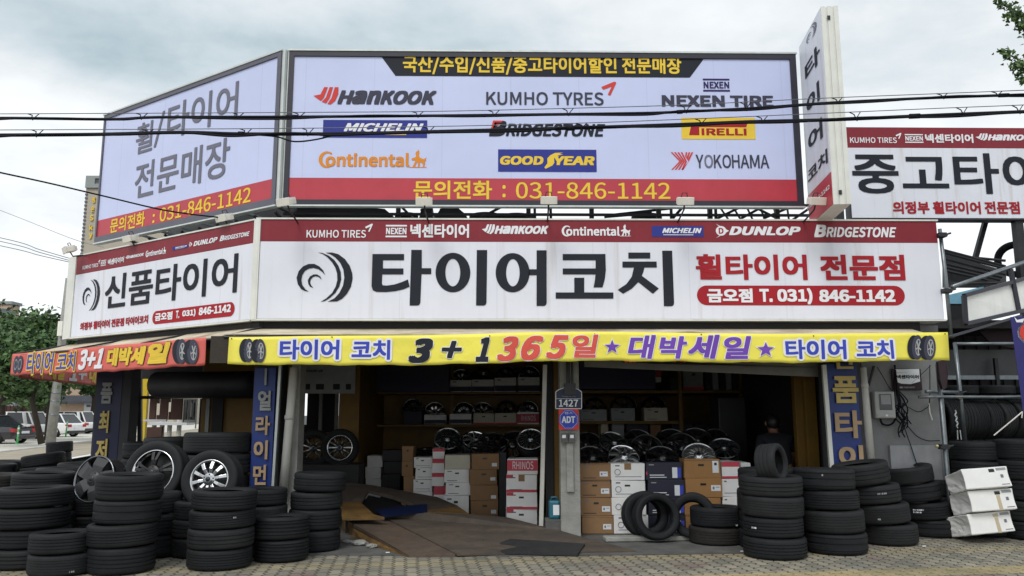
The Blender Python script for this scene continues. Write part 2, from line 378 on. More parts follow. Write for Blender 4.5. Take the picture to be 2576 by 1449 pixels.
def top_of(o):
    while o.parent: o = o.parent
    return o
class MB:
    def __init__(s):
        s.v = []; s.f = []; s.m = []; s.u = None
    def add(s, vs, fs, mi=0):
        n = len(s.v)
        s.v += [Vector(v) for v in vs]
        s.f += [tuple(i + n for i in f) for f in fs]
        s.m += [mi] * len(fs)
        return s
    def box(s, x0, x1, y0, y1, z0, z1, mi=0, M=None):
        vs = [Vector((x, y, z)) for z in (z0, z1) for y in (y0, y1) for x in (x0, x1)]
        if M is not None: vs = [M @ v for v in vs]
        return s.add(vs, [(0, 2, 3, 1), (4, 5, 7, 6), (0, 1, 5, 4), (2, 6, 7, 3), (0, 4, 6, 2), (1, 3, 7, 5)], mi)
    def beam(s, a, b, wd, ht=None, mi=0, up=(0, 0, 1)):
        a, b = Vector(a), Vector(b); ht = ht or wd
        d = (b - a); L = d.length; d.normalize()
        x = d.cross(Vector(up))
        if x.length < 1e-4: x = d.cross(Vector((1, 0, 0)))
        x.normalize(); y = x.cross(d)
        M = Matrix((x, d, y)).transposed().to_4x4(); M.translation = a
        return s.box(-wd / 2, wd / 2, 0, L, -ht / 2, ht / 2, mi, M)
    def tube(s, pts, r, n=8, mi=0):
        pts = [Vector(p) for p in pts]
        rs = r if isinstance(r, (list, tuple)) else [r] * len(pts)
        base = len(s.v); ref = None
        for i, p in enumerate(pts):
            d = (pts[min(i + 1, len(pts) - 1)] - pts[max(i - 1, 0)]).normalized()
            if ref is None:
                ref = d.cross(Vector((0, 0, 1)))
                if ref.length < 1e-3: ref = d.cross(Vector((1, 0, 0)))
            ref = (ref - d * ref.dot(d)).normalized()
            q = d.cross(ref)
            s.v += [p + (ref * math.cos(a) + q * math.sin(a)) * rs[i] for a in (2 * PI * k / n for k in range(n))]
        for i in range(len(pts) - 1):
            for k in range(n):
                a = base + i * n + k; b = base + i * n + (k + 1) % n
                s.f.append((a, b, b + n, a + n)); s.m.append(mi)
        s.f.append(tuple(base + k for k in reversed(range(n)))); s.m.append(mi)
        e = base + (len(pts) - 1) * n
        s.f.append(tuple(e + k for k in range(n))); s.m.append(mi)
        return s
    def lathe(s, prof, n=32, M=None, mi=0, closed=False, fm=None):
        base = len(s.v); P = len(prof)
        for k in range(n):
            a = 2 * PI * k / n
            for r, z in prof:
                v = Vector((r * math.cos(a), r * math.sin(a), z))
                s.v.append(M @ v if M is not None else v)
        for k in range(n):
            k2 = (k + 1) % n
            for j in range(P if closed else P - 1):
                j2 = (j + 1) % P
                s.f.append((base + k * P + j, base + k2 * P + j, base + k2 * P + j2, base + k * P + j2)); s.m.append(fm[j] if fm else mi)
        return s
    def prism(s, pts, vec, mi=0):
        vec = Vector(vec); n = len(pts); pts = [Vector(p) for p in pts]
        tri = tessellate_polygon([pts])
        s.add(pts + [p + vec for p in pts], [tuple(t) for t in tri] + [tuple(i + n for i in reversed(t)) for t in tri] + [(i, (i + 1) % n, (i + 1) % n + n, i + n) for i in range(n)], mi)
        return s
    def ell(s, c, r, n=12, mi=0, M=None):
        c = Vector(c); pr = [(math.sin(PI * i / n) , -math.cos(PI * i / n)) for i in range(n + 1)]
        T = Matrix.Translation(c) @ (M or Matrix()) @ Matrix.Diagonal((r[0], r[1], r[2], 1))
        return s.lathe(pr, n * 2, T, mi)
    def build(s, name, mats, parent=None, smooth=False, bevel=0.0, local=False, base=False):
        me = bpy.data.meshes.new(name)
        vs = s.v
        off = Vector((0, 0, 0))
        if parent is not None and not local:
            off = Vector(top_of(parent).location)
        elif base:
            xs = [v.x for v in vs]; ys = [v.y for v in vs]; zs = [v.z for v in vs]
            off = Vector(((min(xs) + max(xs)) / 2, (min(ys) + max(ys)) / 2, min(zs)))
        me.from_pydata([tuple(v - off) for v in vs], [], s.f)
        for mm in (mats if isinstance(mats, (list, tuple)) else [mats]):
            me.materials.append(MATS[mm])
        me.polygons.foreach_set('material_index', s.m)
        if smooth: me.polygons.foreach_set('use_smooth', [True] * len(s.f))
        me.update()
        o = bpy.data.objects.new(name, me)
        COL.objects.link(o)
        if parent is not None: o.parent = parent
        elif base: o.location = off
        if bevel:
            md = o.modifiers.new('bevel', 'BEVEL'); md.width = bevel; md.segments = 2; md.limit_method = 'ANGLE'; md.angle_limit = rad(40)
        return o
def tag(o, label, cat, group=None):
    o['label'] = label; o['category'] = cat; o['kind'] = 'thing'
    if group: o['group'] = group
    return o
def thing(name, label, cat, loc, group=None):
    o = bpy.data.objects.new(name, None)
    COL.objects.link(o); o.location = loc; o.empty_display_size = 0.1
    return tag(o, label, cat, group)
def struct(o, kind='structure'):
    o['kind'] = kind; return o
def copy_tree(o, parent=None):
    c = o.copy(); COL.objects.link(c); c.parent = parent
    for ch in list(o.children): copy_tree(ch, c)
    return c

# ---------------------------------------------------------------- lettering on signs
class Face:
    """a vertical sign plane: o a point on it, u the reading direction, n the outward normal"""
    def __init__(s, o, u, disp=None):
        s.o = Vector(o); s.u = Vector(u).normalized(); s.z = Vector((0, 0, 1))
        s.n = s.u.cross(s.z).normalized(); s.disp = disp
    def uv(s, px, py):
        d = ray(px, py); t = (s.o - CAM).dot(s.n) / d.dot(s.n)
        p = CAM + d * t - s.o
        return (p.dot(s.u), p.z)
    def p(s, u, v, d=0.0):
        if s.disp: d += s.disp(u, v)
        return s.o + s.u * u + s.z * v + s.n * d
TXT = {}
try:                                                                # Blender's own bundled sans serif with hangul
    import os
    FONT = bpy.data.fonts.load(os.path.join(bpy.utils.system_resource('DATAFILES', path='fonts'), 'Noto Sans CJK Regular.woff2'))
except Exception:
    FONT = None
def raw_text(st, bold=0, shear=0.0, space=1.0):
    k = (st, shear, space)
    if k not in TXT:
        cu = bpy.data.curves.new('t', 'FONT'); cu.body = st; cu.shear = shear; cu.resolution_u = 4; cu.space_character = space
        if FONT: cu.font = FONT
        o = bpy.data.objects.new('t', cu); me = o.to_mesh()
        TXT[k] = ([(v.co.x * TS[0], v.co.y * TS[0]) for v in me.vertices], [tuple(p.vertices) for p in me.polygons])
        o.to_mesh_clear(); bpy.data.objects.remove(o); bpy.data.curves.remove(cu)
    return TXT[k]
TS = [1.0]
_v = [v[1] for v in raw_text('타')[0]]; TS[0] = 0.9 / (max(_v) - min(_v)); TXT.clear()
def spread(b, rnd=False):
    """offsets that thicken a glyph by laying it over itself"""
    if b <= 0: return [(0, 0)]
    if rnd: return [(0, 0)] + [(b * math.cos(2 * PI * i / 14), b * math.sin(2 * PI * i / 14)) for i in range(14)]
    return [(0, 0)] + [(b * x, b * y) for x, y in ((1, 1), (1, -1), (-1, 1), (-1, -1), (1, 0), (-1, 0), (0, 1), (0, -1))]
def ftext(mb, fc, st, bl, tr, d=0.004, bold=0.02, shear=0.0, mi=0, out=0.0, omi=1, od=0.002, space=1.0, uvbox=None):
    """text fitted to the box between its lower-left and upper-right corner"""
    (u0, v0), (u1, v1) = uvbox or (fc.uv(*bl), fc.uv(*tr))
    vs, fs = raw_text(st, 0, shear, space)
    x0 = min(v[0] for v in vs) - bold; x1 = max(v[0] for v in vs) + bold; y0 = min(v[1] for v in vs) - bold; y1 = max(v[1] for v in vs) + bold
    T = lambda x, y, dd: fc.p(u0 + (x - x0) / (x1 - x0) * (u1 - u0), v0 + (y - y0) / (y1 - y0) * (v1 - v0), dd)
    for k, (ox, oy) in enumerate(spread(bold)): mb.add([T(v[0] + ox, v[1] + oy, d + k * .00025) for v in vs], fs, mi)
    if out:
        for k, (ox, oy) in enumerate(spread(bold + out, True)): mb.add([T(v[0] + ox, v[1] + oy, od + k * .00012) for v in vs], fs, omi)
def fpoly(mb, fc, pts, d=0.003, mi=0, holes=(), uv=False):
    q = [[(p if uv else fc.uv(*p)) for p in loop] for loop in [pts] + list(holes)]
    tri = tessellate_polygon([[Vector((a, b, 0)) for a, b in loop] for loop in q])
    flat = [p for loop in q for p in loop]
    mb.add([fc.p(a, b, d) for a, b in flat], [tuple(t) for t in tri], mi)
def frect(mb, fc, x0, y0, x1, y1, d=0.003, mi=0):
    fpoly(mb, fc, [(x0, y0), (x1, y0), (x1, y1), (x0, y1)], d, mi)
def ellipse(cx, cy, rx, ry=None, n=32, a0=0, a1=360):
    ry = ry or rx
    full = abs(a1 - a0) >= 360
    return [(cx + rx * math.cos(rad(a0 + (a1 - a0) * i / n)), cy - ry * math.sin(rad(a0 + (a1 - a0) * i / n))) for i in range(n if full else n + 1)]
def arc(cx, cy, r, a0, a1, th, n=24, sx=1.0):
    """a crescent whose thickness swells to th in the middle"""
    o = []; i_ = []
    for k in range(n + 1):
        t = k / n; a = rad(a0 + (a1 - a0) * t); h = th * math.sin(PI * t) ** 0.8
        o.append((cx + sx * r * math.cos(a), cy - r * math.sin(a)))
        i_.append((cx + sx * (r - h) * math.cos(a), cy - (r - h) * math.sin(a)))
    return o + i_[::-1][1:-1]
def stroke(pts, w_):
    """a polyline thickened to a polygon (2-D)"""
    L_, R_ = [], []
    for i, p in enumerate(pts):
        a = Vector(pts[max(i - 1, 0)]); b = Vector(pts[min(i + 1, len(pts) - 1)])
        d = (b - a).normalized(); n = Vector((-d.y, d.x)) * w_ / 2
        L_.append((p[0] + n.x, p[1] + n.y)); R_.append((p[0] - n.x, p[1] - n.y))
    return L_ + R_[::-1]
# ---------------------------------------------------------------- brand marks (fractions of a box, y down)
class LB:
    def __init__(s, fc, bl, tr, d=0.005, uvbox=None):
        s.fc = fc; s.d = d
        (s.u0, s.v0), (s.u1, s.v1) = uvbox or (fc.uv(*bl), fc.uv(*tr))
    def q(s, x, y): return (s.u0 + x * (s.u1 - s.u0), s.v1 + y * (s.v0 - s.v1))
    def poly(s, mb, pts, mi=0, dd=0.0, holes=()):
        fpoly(mb, s.fc, [s.q(*p) for p in pts], s.d + dd, mi, [[s.q(*p) for p in h] for h in holes], uv=True)
    def text(s, mb, st, x0, y0, x1, y1, bold=0.02, shear=0.0, mi=0, dd=0.0):
        ftext(mb, s.fc, st, None, None, s.d + dd, bold, shear, mi, uvbox=(s.q(x0, y1), s.q(x1, y0)))
    def stroke(s, mb, pts, wd, mi=0, dd=0.0):
        a = [Vector(s.q(*p)) for p in pts]
        fpoly(mb, s.fc, stroke(a, wd * abs(s.v1 - s.v0)), s.d + dd, mi, uv=True)
def feathers(L, mb, x0, x1, y0, y1, mi=0):
    for pl in ([(0, .5), (.28, .42), (.42, 0), (.57, 0), (.42, .62), (.30, .80), (.16, .66)], [(.34, .84), (.50, .60), (.64, 0), (.78, 0), (.66, .62), (.52, .94)], [(.57, .97), (.73, .62), (.85, 0), (1, 0), (1, .40), (.88, .80), (.70, 1)]):
        L.poly(mb, [(x0 + a * (x1 - x0), y0 + b * (y1 - y0)) for a, b in pl], mi)
def tick(L, mb, x0, x1, y0, y1, mi=0):
    f = lambda a, b: (x0 + a * (x1 - x0), y0 + b * (y1 - y0))
    L.poly(mb, [f(.0, .38), f(.06, .52), f(.14, .58), f(.70, .34), f(.42, .92), f(.50, 1), f(.60, .98), f(1.0, .10), f(.96, 0), f(.84, 0)], mi)
def nexen_box(L, mb, x0, x1, y0, y1, mi=0):
    f = lambda a, b: (x0 + a * (x1 - x0), y0 + b * (y1 - y0))
    L.poly(mb, [f(0, 0), f(1, 0), f(1, .13), f(0, .13)], mi)
    L.poly(mb, [f(0, .87), f(1, .87), f(1, 1), f(0, 1)], mi)
    a, b = f(.02, .24), f(.98, .76)
    L.text(mb, 'NEXEN', a[0], a[1], b[0], b[1], 0.035, 0, mi)
HORSE = [(.10, .98), (.20, .80), (.26, .66), (.22, .60), (.05, .62), (.02, .52), (.20, .47), (.30, .44), (.33, .32), (.28, .26), (.32, .14), (.42, .10), (.45, .0), (.52, .10), (.54, .22), (.50, .36), (.58, .46), (.72, .52), (.84, .55), (1.0, .46), (.97, .64), (.90, .66), (.94, .80), (.86, .98), (.78, .98), (.80, .84), (.70, .74), (.56, .72), (.60, .86), (.52, .98), (.44, .98), (.48, .86), (.40, .72), (.34, .78), (.28, .98)]
def continental(L, mb, mi=0, horse=True):
    xe = 0.84 if horse else 1.0
    cx, rx, ry = .075, .075, .5
    pts = [(cx + rx * math.cos(rad(a)), .5 - ry * math.sin(rad(a))) for a in range(50, 311, 10)] + [(cx + .008 + rx * .66 * math.cos(rad(a)), .5 - ry * .78 * math.sin(rad(a))) for a in range(310, 49, -10)]
    L.poly(mb, pts, mi)
    L.text(mb, 'ontinental', .065, .08, xe, .93, 0.034, 0, mi)
    if horse:
        L.poly(mb, [(.855 + .14 * a, -.15 + 1.1 * b) for a, b in HORSE], mi)
        L.poly(mb, [(.84, .93), (1.0, .93), (1.0, .97), (.84, .97)], mi)
def bridgestone(L, mb, mi=0, red=None):
    L.text(mb, 'B', 0, 0, .15, 1, 0.05, 0.25, mi)
    L.text(mb, 'RIDGESTONE', .145, .18, 1, 1, 0.035, 0.25, mi)
    if red is not None:
        L.poly(mb, [(.035, .0), (.125, .0), (.015, .62)], red, 0.002)
def dunlop_arrow(L, mb, mi=0):
    L.poly(mb, [(.02, 0), (1, .5), (.02, 1), (.62, .55), (.62, .45)], mi)
    pts = [(.40 + .40 * math.cos(rad(a)), .5 - .34 * math.sin(rad(a))) for a in range(0, 360, 20)]
    L.poly(mb, pts, mi, 0.001)
    L.text(mb, 'D', .22, .30, .58, .70, 0.03, 0, mi + 1, 0.002)
def michelin(L, mb, blue=0, white=1, yellow=None):
    L.poly(mb, [(0, 0), (1, 0), (1, 1), (0, 1)], blue)
    L.text(mb, 'MICHELIN', .20, .18, .965, .66, 0.045, 0.3, white, 0.002)
    L.poly(mb, [(.22, .78), (.80, .78), (.80, .84), (.22, .84)], yellow if yellow is not None else white, 0.002)
def swirl_polys(cx, cy, sx, sy):
    """the crescents of the shop's own mark, centred on the photo's (817,697), 140 x 125 px"""
    ps = [[(478, 110), (560, 108), (640, 130), (720, 190), (780, 275), (810, 365), (815, 430), (795, 530), (745, 620), (685, 682), (620, 715), (505, 718), (590, 675), (650, 610), (695, 520), (712, 420), (700, 320), (660, 235), (600, 170), (540, 130)],
          [(380, 108), (440, 113), (520, 148), (590, 203), (640, 275), (668, 350), (673, 440), (650, 530), (600, 610), (530, 675), (470, 710), (418, 720), (490, 675), (560, 610), (605, 530), (625, 450), (622, 370), (600, 295), (560, 230), (500, 165), (440, 125)],
          [(475, 392), (450, 330), (400, 280), (340, 250), (270, 250), (200, 280), (145, 340), (120, 420), (135, 500), (175, 560), (220, 585), (272, 593), (230, 565), (190, 510), (180, 450), (190, 390), (225, 335), (275, 308), (330, 300), (390, 315), (440, 350)],
          [(430, 445), (415, 405), (375, 380), (330, 380), (285, 405), (260, 450), (265, 500), (290, 535), (328, 545), (300, 515), (288, 480), (295, 445), (320, 415), (355, 402), (395, 412)]]
    ps = [[(722.0 + x * .20284, 613.4 + y * .20284) for x, y in q] for q in ps]
    return [[(cx + (x - 817) * sx, cy + (y - 697) * sy) for x, y in p] for p in ps]

# ---------------------------------------------------------------- planes of the facade
FM = Face(atY(1288, 700, 0.0), (1, 0, 0))                          # main shop sign
ZB, ZT = FM.uv(1500, 804)[1] + FM.o.z, FM.uv(1500, 553)[1] + FM.o.z
def at_height(px, py, z):
    return atZ(px, py, z)
LA, LBp = at_height(641, 803, ZB), at_height(177, 850, ZB)
LA.y = 0.0
FL = Face(LA, (LA - LBp))                                          # sign on the chamfered side
FB = Face(atY(1288, 320, 0.3), (1, 0, 0))                          # big billboard
BZ0, BZ1 = FB.uv(1400, 517.5)[1] + FB.o.z, FB.uv(1400, 132)[1] + FB.o.z
BA, BB = at_height(694, 515, BZ0), at_height(239, 612, BZ0)
FLB = Face(BA, (BA - BB))                                          # billboard on the chamfered side
def slab(fc, u0, u1, v0, v1, d0, d1, mb=None, mi=0):
    mb = mb or MB()
    vs = [fc.p(u, v, d) for d in (d0, d1) for v in (v0, v1) for u in (u0, u1)]
    mb.add(vs, [(0, 1, 3, 2), (4, 6, 7, 5), (0, 4, 5, 1), (2, 3, 7, 6), (0, 2, 6, 4), (1, 5, 7, 3)], mi)
    return mb
def frame(fc, u0, u1, v0, v1, wl, wr, wb, wt, d0, d1, mi=0, mb=None):
    mb = mb or MB()
    slab(fc, u0, u0 + wl, v0, v1, d0, d1, mb, mi); slab(fc, u1 - wr, u1, v0, v1, d0, d1, mb, mi)
    slab(fc, u0 + wl, u1 - wr, v0, v0 + wb, d0, d1, mb, mi); slab(fc, u0 + wl, u1 - wr, v1 - wt, v1, d0, d1, mb, mi)
    return mb
def lines(t, fc, rows, name='lettering'):
    """each row: text, lower left, upper right, material, bold, shear"""
    for r in rows:
        mb = MB(); ftext(mb, fc, r[0], r[1], r[2], 0.006, r[4] if len(r) > 4 else 0.02, r[5] if len(r) > 5 else 0)
        mb.build(name, r[3], t)

# ================================================================ the big billboard
u0 = (FB.uv(727, 127)[0] + FB.uv(713, 517)[0]) / 2; u1 = (FB.uv(2002, 137)[0] + FB.uv(2022, 518)[0]) / 2
v0, v1 = BZ0 - FB.o.z, BZ1 - FB.o.z
t = thing('billboard', 'wide pale lavender billboard with nine tyre maker logos above a red phone band', 'billboard', FB.p((u0 + u1) / 2, v0, -0.1))
slab(FB, u0, u1, v0, v1, -0.07, -0.012).build('cabinet', 'alu', t, bevel=0.006)
frame(FB, u0 + .003, u1 - .003, v0 + .003, v1 - .012, .066, .085, .066, .068, -0.012, 0.02).build('border', 'frame_dark', t)
m = MB(); slab(FB, u0 - .01, u1 + .01, v1 - .008, v1 + .016, -0.075, 0.03, m); slab(FB, u0 - .01, u1 + .01, v0 - .022, v0 - .002, -0.075, 0.03, m); slab(FB, u0 - .03, u0 - .004, v0, v1, -0.07, 0.0, m)
m.build('metal_edging', 'alu', t)
slab(FB, u0 + .07, u1 - .089, v0 + .07, v1 - .084, -0.012, 0.0).build('face_panel', 'sign_lavender', t)
m = MB(); fpoly(m, FB, [(715, 447), (2020, 450), (2023, 509), (712, 507)], 0.003)
um = [FB.uv(715, 447), FB.uv(2020, 449)]
m = MB(); fpoly(m, FB, [(u0 + .068, v0 + .068), (u1 - .087, v0 + .068), (u1 - .087, um[0][1]), (u0 + .068, um[0][1])], 0.003, uv=True)
m.build('phone_band', 'sign_red', t)
m = MB(); a, b, c, d = FB.uv(957, 141), FB.uv(995, 191), FB.uv(1735, 193), FB.uv(1773, 146)
fpoly(m, FB, [(a[0], v1 - .06), (b[0], b[1]), (c[0], b[1]), (d[0], v1 - .06)], 0.003, uv=True); m.build('heading_plate', 'ink_black', t)
lines(t, FB, [('국산/수입/신품/중고타이어할인 전문매장', (1013, 187), (1713, 144), 'ink_yellow', 0.025),
              ('문의전화', (1040, 501), (1238, 455), 'ink_yellow', 0.02), (':', (1264, 497), (1272, 466), 'ink_yellow', 0.02),
              ('031-846-1142', (1298, 500), (1685, 460), 'ink_yellow', 0.008)])
def logo(fn, fc, bl, tr, mats, t, name='brand_logo'):
    m = MB(); L = LB(fc, bl, tr); fn(L, m); m.build(name, mats, t)
def hank_text(L, m, x0, y0, mi):
    for ch, a, b in (('H', 0, .170), ('a', .145, .300), ('n', .290, .440), ('K', .430, .580), ('O', .560, .712), ('O', .705, .855), ('K', .845, 1)):
        L.text(m, ch, x0 + a * (1 - x0), y0, x0 + b * (1 - x0), .98, 0.055, 0.28, mi)
def hankook(L, m):
    feathers(L, m, 0, .20, 0, 1, 0)
    hank_text(L, m, .195, .18, 1)
logo(hankook, FB, (788, 263), (1099, 221), ['ink_scarlet', 'ink_slate'], t)
def kumho(L, m, st='KUMHO TYRES'):
    L.text(m, st, 0, .45, .90, 1, 0.016, 0, 0); tick(L, m, .885, 1, 0, .58, 1)
logo(kumho, FB, (1223, 264), (1550, 206), ['ink_slate', 'ink_scarlet'], t)
def nexen(L, m):
    nexen_box(L, m, .375, .615, 0, .46, 0); L.text(m, 'NEXEN TIRE', 0, .60, 1, 1, 0.045, 0, 1)
logo(nexen, FB, (1665, 268), (1942, 199), ['ink_violet', 'ink_slate'], t)
logo(lambda L, m: michelin(L, m, 0, 1, 2), FB, (812, 346), (1075, 303), ['ink_blue', 'ink_white', 'ink_yellow'], t)
logo(lambda L, m: bridgestone(L, m, 0, 1), FB, (1230, 343), (1522, 305), ['ink_black', 'ink_scarlet'], t)
def pirelli(L, m):
    L.poly(m, [(0, 0), (1, 0), (1, 1), (0, 1)], 0)
    d = L.d; L.d += 0.002
    L.poly(m, [(.09, .24), (.90, .24), (.88, .44), (.24, .44), (.24, .82), (.10, .82), (.13, .40)], 1)
    L.text(m, 'IRELLI', .27, .50, .88, .82, 0.04, 0, 1); L.d = d
logo(pirelli, FB, (1715, 350), (1898, 297), ['ink_yellow', 'ink_red'], t)
logo(lambda L, m: continental(L, m), FB, (801, 422), (1074, 382), ['ink_orange'], t)
def goodyear(L, m):
    L.poly(m, [(0, 0), (1, 0), (1, 1), (0, 1)], 0)
    d = L.d; L.d += 0.002
    L.text(m, 'GOOD', .02, .30, .46, .70, 0.05, 0.12, 1); L.text(m, 'YEAR', .57, .30, .98, .70, 0.05, 0.12, 1)
    L.poly(m, [(.47, .80), (.50, .62), (.50, .40), (.53, .26), (.58, .15), (.66, .14), (.62, .20), (.66, .22), (.60, .28), (.62, .32), (.57, .38), (.57, .60), (.55, .72), (.48, .87)], 1)
    L.d = d
logo(goodyear, FB, (1253, 432), (1500, 377), ['ink_blue', 'ink_yellow'], t)
def yokohama(L, m):
    for k in range(4):
        o = .002 + .034 * k; tip = .088 + .020 * k
        L.poly(m, [(o, 0), (o + .017, 0), (tip + .017, .52), (o + .017, 1), (o, 1), (tip, .52)], 0)
    for k in range(3):
        o = .232 - .030 * k
        L.poly(m, [(o - .017, 0), (o, 0), (.182 - .012 * k, .55 - .10 * k), (.172 - .012 * k, .42 - .10 * k)], 0)
    L.poly(m, [(.170, .60), (.182, .52), (.125, 1), (.108, 1)], 0)
    x = .25
    for ch, wd, mi in (('Y', .09, 1), ('O', .10, 2), ('K', .09, 1), ('O', .10, 1), ('H', .09, 1), ('A', .10, 1), ('M', .11, 1), ('A', .10, 1)):
        L.text(m, ch, x + .005, .14, x + wd * .985 - .005, .90, 0.012, 0, mi); x += wd * .972
logo(yokohama, FB, (1688, 427), (1932, 384), ['ink_scarlet', 'ink_slate', 'ink_grey'], t)

# ================================================================ billboard on the chamfered side
ua, ub = FLB.uv(257, 440)[0], FLB.uv(700, 330)[0]
ua = FLB.uv(239, 612)[0]; ub = 0.0
t = thing('billboard', 'lavender billboard with tall grey lettering on the slanted corner of the shop', 'billboard', FLB.p((ua + ub) / 2, 0, -0.1))
h = BZ1 - BZ0
slab(FLB, ua, ub, 0, h, -0.07, -0.012).build('cabinet', 'alu', t, bevel=0.006)
frame(FLB, ua + .003, ub - .003, .003, h - .012, .04, .075, .09, .06, -0.012, 0.02).build('border', 'frame_grey', t)
m = MB(); slab(FLB, ua - .01, ub + .01, h - .008, h + .016, -0.075, 0.03, m); slab(FLB, ua - .01, ub + .01, -.022, -.002, -0.075, 0.03, m); slab(FLB, ub + .002, ub + .06, 0, h, -0.07, 0.005, m)
m.build('metal_edging', 'alu', t)
slab(FLB, ua + .044, ub - .079, .095, h - .075, -0.012, 0.0).build('face_panel', 'sign_lavender', t)
vb = (FLB.uv(250, 556)[1] + FLB.uv(690, 447)[1]) / 2
m = MB(); fpoly(m, FLB, [(ua + .042, .092), (ub - .077, .092), (ub - .077, vb), (ua + .042, vb)], 0.003, uv=True); m.build('phone_band', 'sign_red', t)
lines(t, FLB, [('휠', (340, 391), (388, 300), 'ink_grey', 0.012), ('/', (387, 372), (416, 278), 'ink_grey', 0.012), ('타이어', (419, 353), (602, 203), 'ink_grey', 0.012), ('전문매장', (337, 503), (581, 343), 'ink_grey', 0.012),
               ('문의전화', (277, 588), (367, 531), 'ink_yellow', 0.02), (':', (384, 562), (391, 538), 'ink_yellow', 0.02), ('031-846-1142', (402, 559), (633, 470), 'ink_yellow', 0.012)])

# ================================================================ main shop sign
u0 = FM.uv(648, 680)[0]; u1 = FM.uv(2367, 680)[0]; v0, v1 = ZB - FM.o.z, ZT - FM.o.z
t = thing('shop_sign', 'long white shop sign with huge black lettering under a maroon logo strip', 'sign', FM.p((u0 + u1) / 2, v0, -0.15))
slab(FM, u0 - .04, u1, v0, v1, -0.28, -0.01).build('cabinet', 'alu_cream', t, bevel=0.008)
vb = FM.uv(1500, 609)[1]
slab(FM, u0 + .02, u1 - .012, v0 + .012, vb - .002, -0.01, 0.0).build('face_panel', 'sign_white', t)
slab(FM, u0 + .02, u1 - .012, vb + .002, v1 - .01, -0.01, 0.001).build('logo_strip', 'sign_maroon', t)
m = MB(); slab(FM, u0 - .045, u0 + .014, v0 - .002, v1 + .002, -0.27, 0.018, m); slab(FM, u0 - .045, u1 + .01, v1 - .006, v1 + .014, -0.28, 0.014, m); slab(FM, u0 - .045, u1 + .01, v0 - .016, v0 + .006, -0.28, 0.014, m)
m.build('metal_edging', 'alu_cream', t)
for p in swirl_polys(817, 697, 1, 1):
    m = MB(); fpoly(m, FM, p, 0.006); m.build('emblem', 'ink_black', t)
g = lambda x, y: (858.8 + x * .33337, 483.1 + y * .33337)
def glyph(loops, ells=()):
    m = MB()
    for l in loops: fpoly(m, FM, [g(*p) for p in l], 0.006)
    for (o, i_) in ells: fpoly(m, FM, [g(*p) for p in ellipse(*o, n=48)], 0.006, holes=[[g(*p) for p in ellipse(*i_, n=48)]])
    m.build('letter', 'ink_black', t)
glyph([[(235, 468), (473, 468), (473, 515), (314, 515), (314, 577), (468, 577), (468, 622), (309, 622), (306, 690), (312, 704), (345, 706), (400, 698), (455, 680), (503, 660), (515, 715), (470, 734), (410, 748), (340, 755), (265, 754), (238, 742), (228, 712)],
       [(528, 437), (607, 437), (607, 575), (678, 575), (678, 620), (605, 620), (596, 835), (590, 850), (576, 857), (515, 857)]])
glyph([[(1022, 438), (1100, 438), (1095, 835), (1089, 850), (1075, 857), (1016, 857)]], [((842, 608, 131, 149), (841, 608, 56, 104))])
glyph([[(1473, 440), (1548, 440), (1549, 838), (1543, 853), (1530, 860), (1473, 860), (1473, 628), (1412, 628), (1417, 583), (1473, 583)]], [((1292, 609, 128, 148), (1294, 609, 51, 103))])
glyph([[(1670, 468), (1992, 468), (1995, 590), (1988, 655), (1970, 720), (1903, 720), (1912, 670), (1917, 622), (1670, 622), (1670, 577), (1918, 577), (1918, 515), (1670, 515)], [(1757, 647), (1832, 647), (1832, 758), (2052, 758), (2052, 805), (1617, 805), (1617, 758), (1757, 758)]])
glyph([[(2165, 457), (2330, 457), (2330, 502), (2165, 502)], [(2120, 525), (2378, 525), (2380, 570), (2286, 570), (2278, 605), (2266, 632), (2395, 728), (2350, 768), (2240, 680), (2190, 730), (2125, 768), (2085, 738), (2150, 695), (2190, 640), (2207, 570), (2120, 570)],
       [(2420, 443), (2495, 443), (2510, 838), (2505, 855), (2492, 862), (2433, 862)]])
lines(t, FM, [('휠타이어', (1751, 704), (2028, 640), 'ink_red', 0.032), ('전문점', (2065, 705), (2273, 641), 'ink_red', 0.036)])
def pill(fc, bl, tr, t):
    (a0, b0), (a1, b1) = fc.uv(*bl), fc.uv(*tr); r = (b1 - b0) / 2; n = 10
    pts = [(a1 - r + r * math.cos(rad(x)), b0 + r + r * math.sin(rad(x))) for x in range(-90, 91, 15)] + [(a0 + r + r * math.cos(rad(x)), b0 + r + r * math.sin(rad(x))) for x in range(90, 271, 15)]
    m = MB(); fpoly(m, fc, pts, 0.004, uv=True); m.build('phone_plate', 'ink_red', t)
pill(FM, (1754, 768), (2274, 719), t)
for st, bl, tr in (('금오점', (1779, 761), (1892, 726)), ('T.', (1911, 760), (1942, 727)), ('031)', (1956, 766), (2042, 725)), ('846-1142', (2061, 760), (2250, 729))):
    m = MB(); ftext(m, FM, st, bl, tr, 0.008, 0.045); m.build('phone_number', 'ink_white', t)
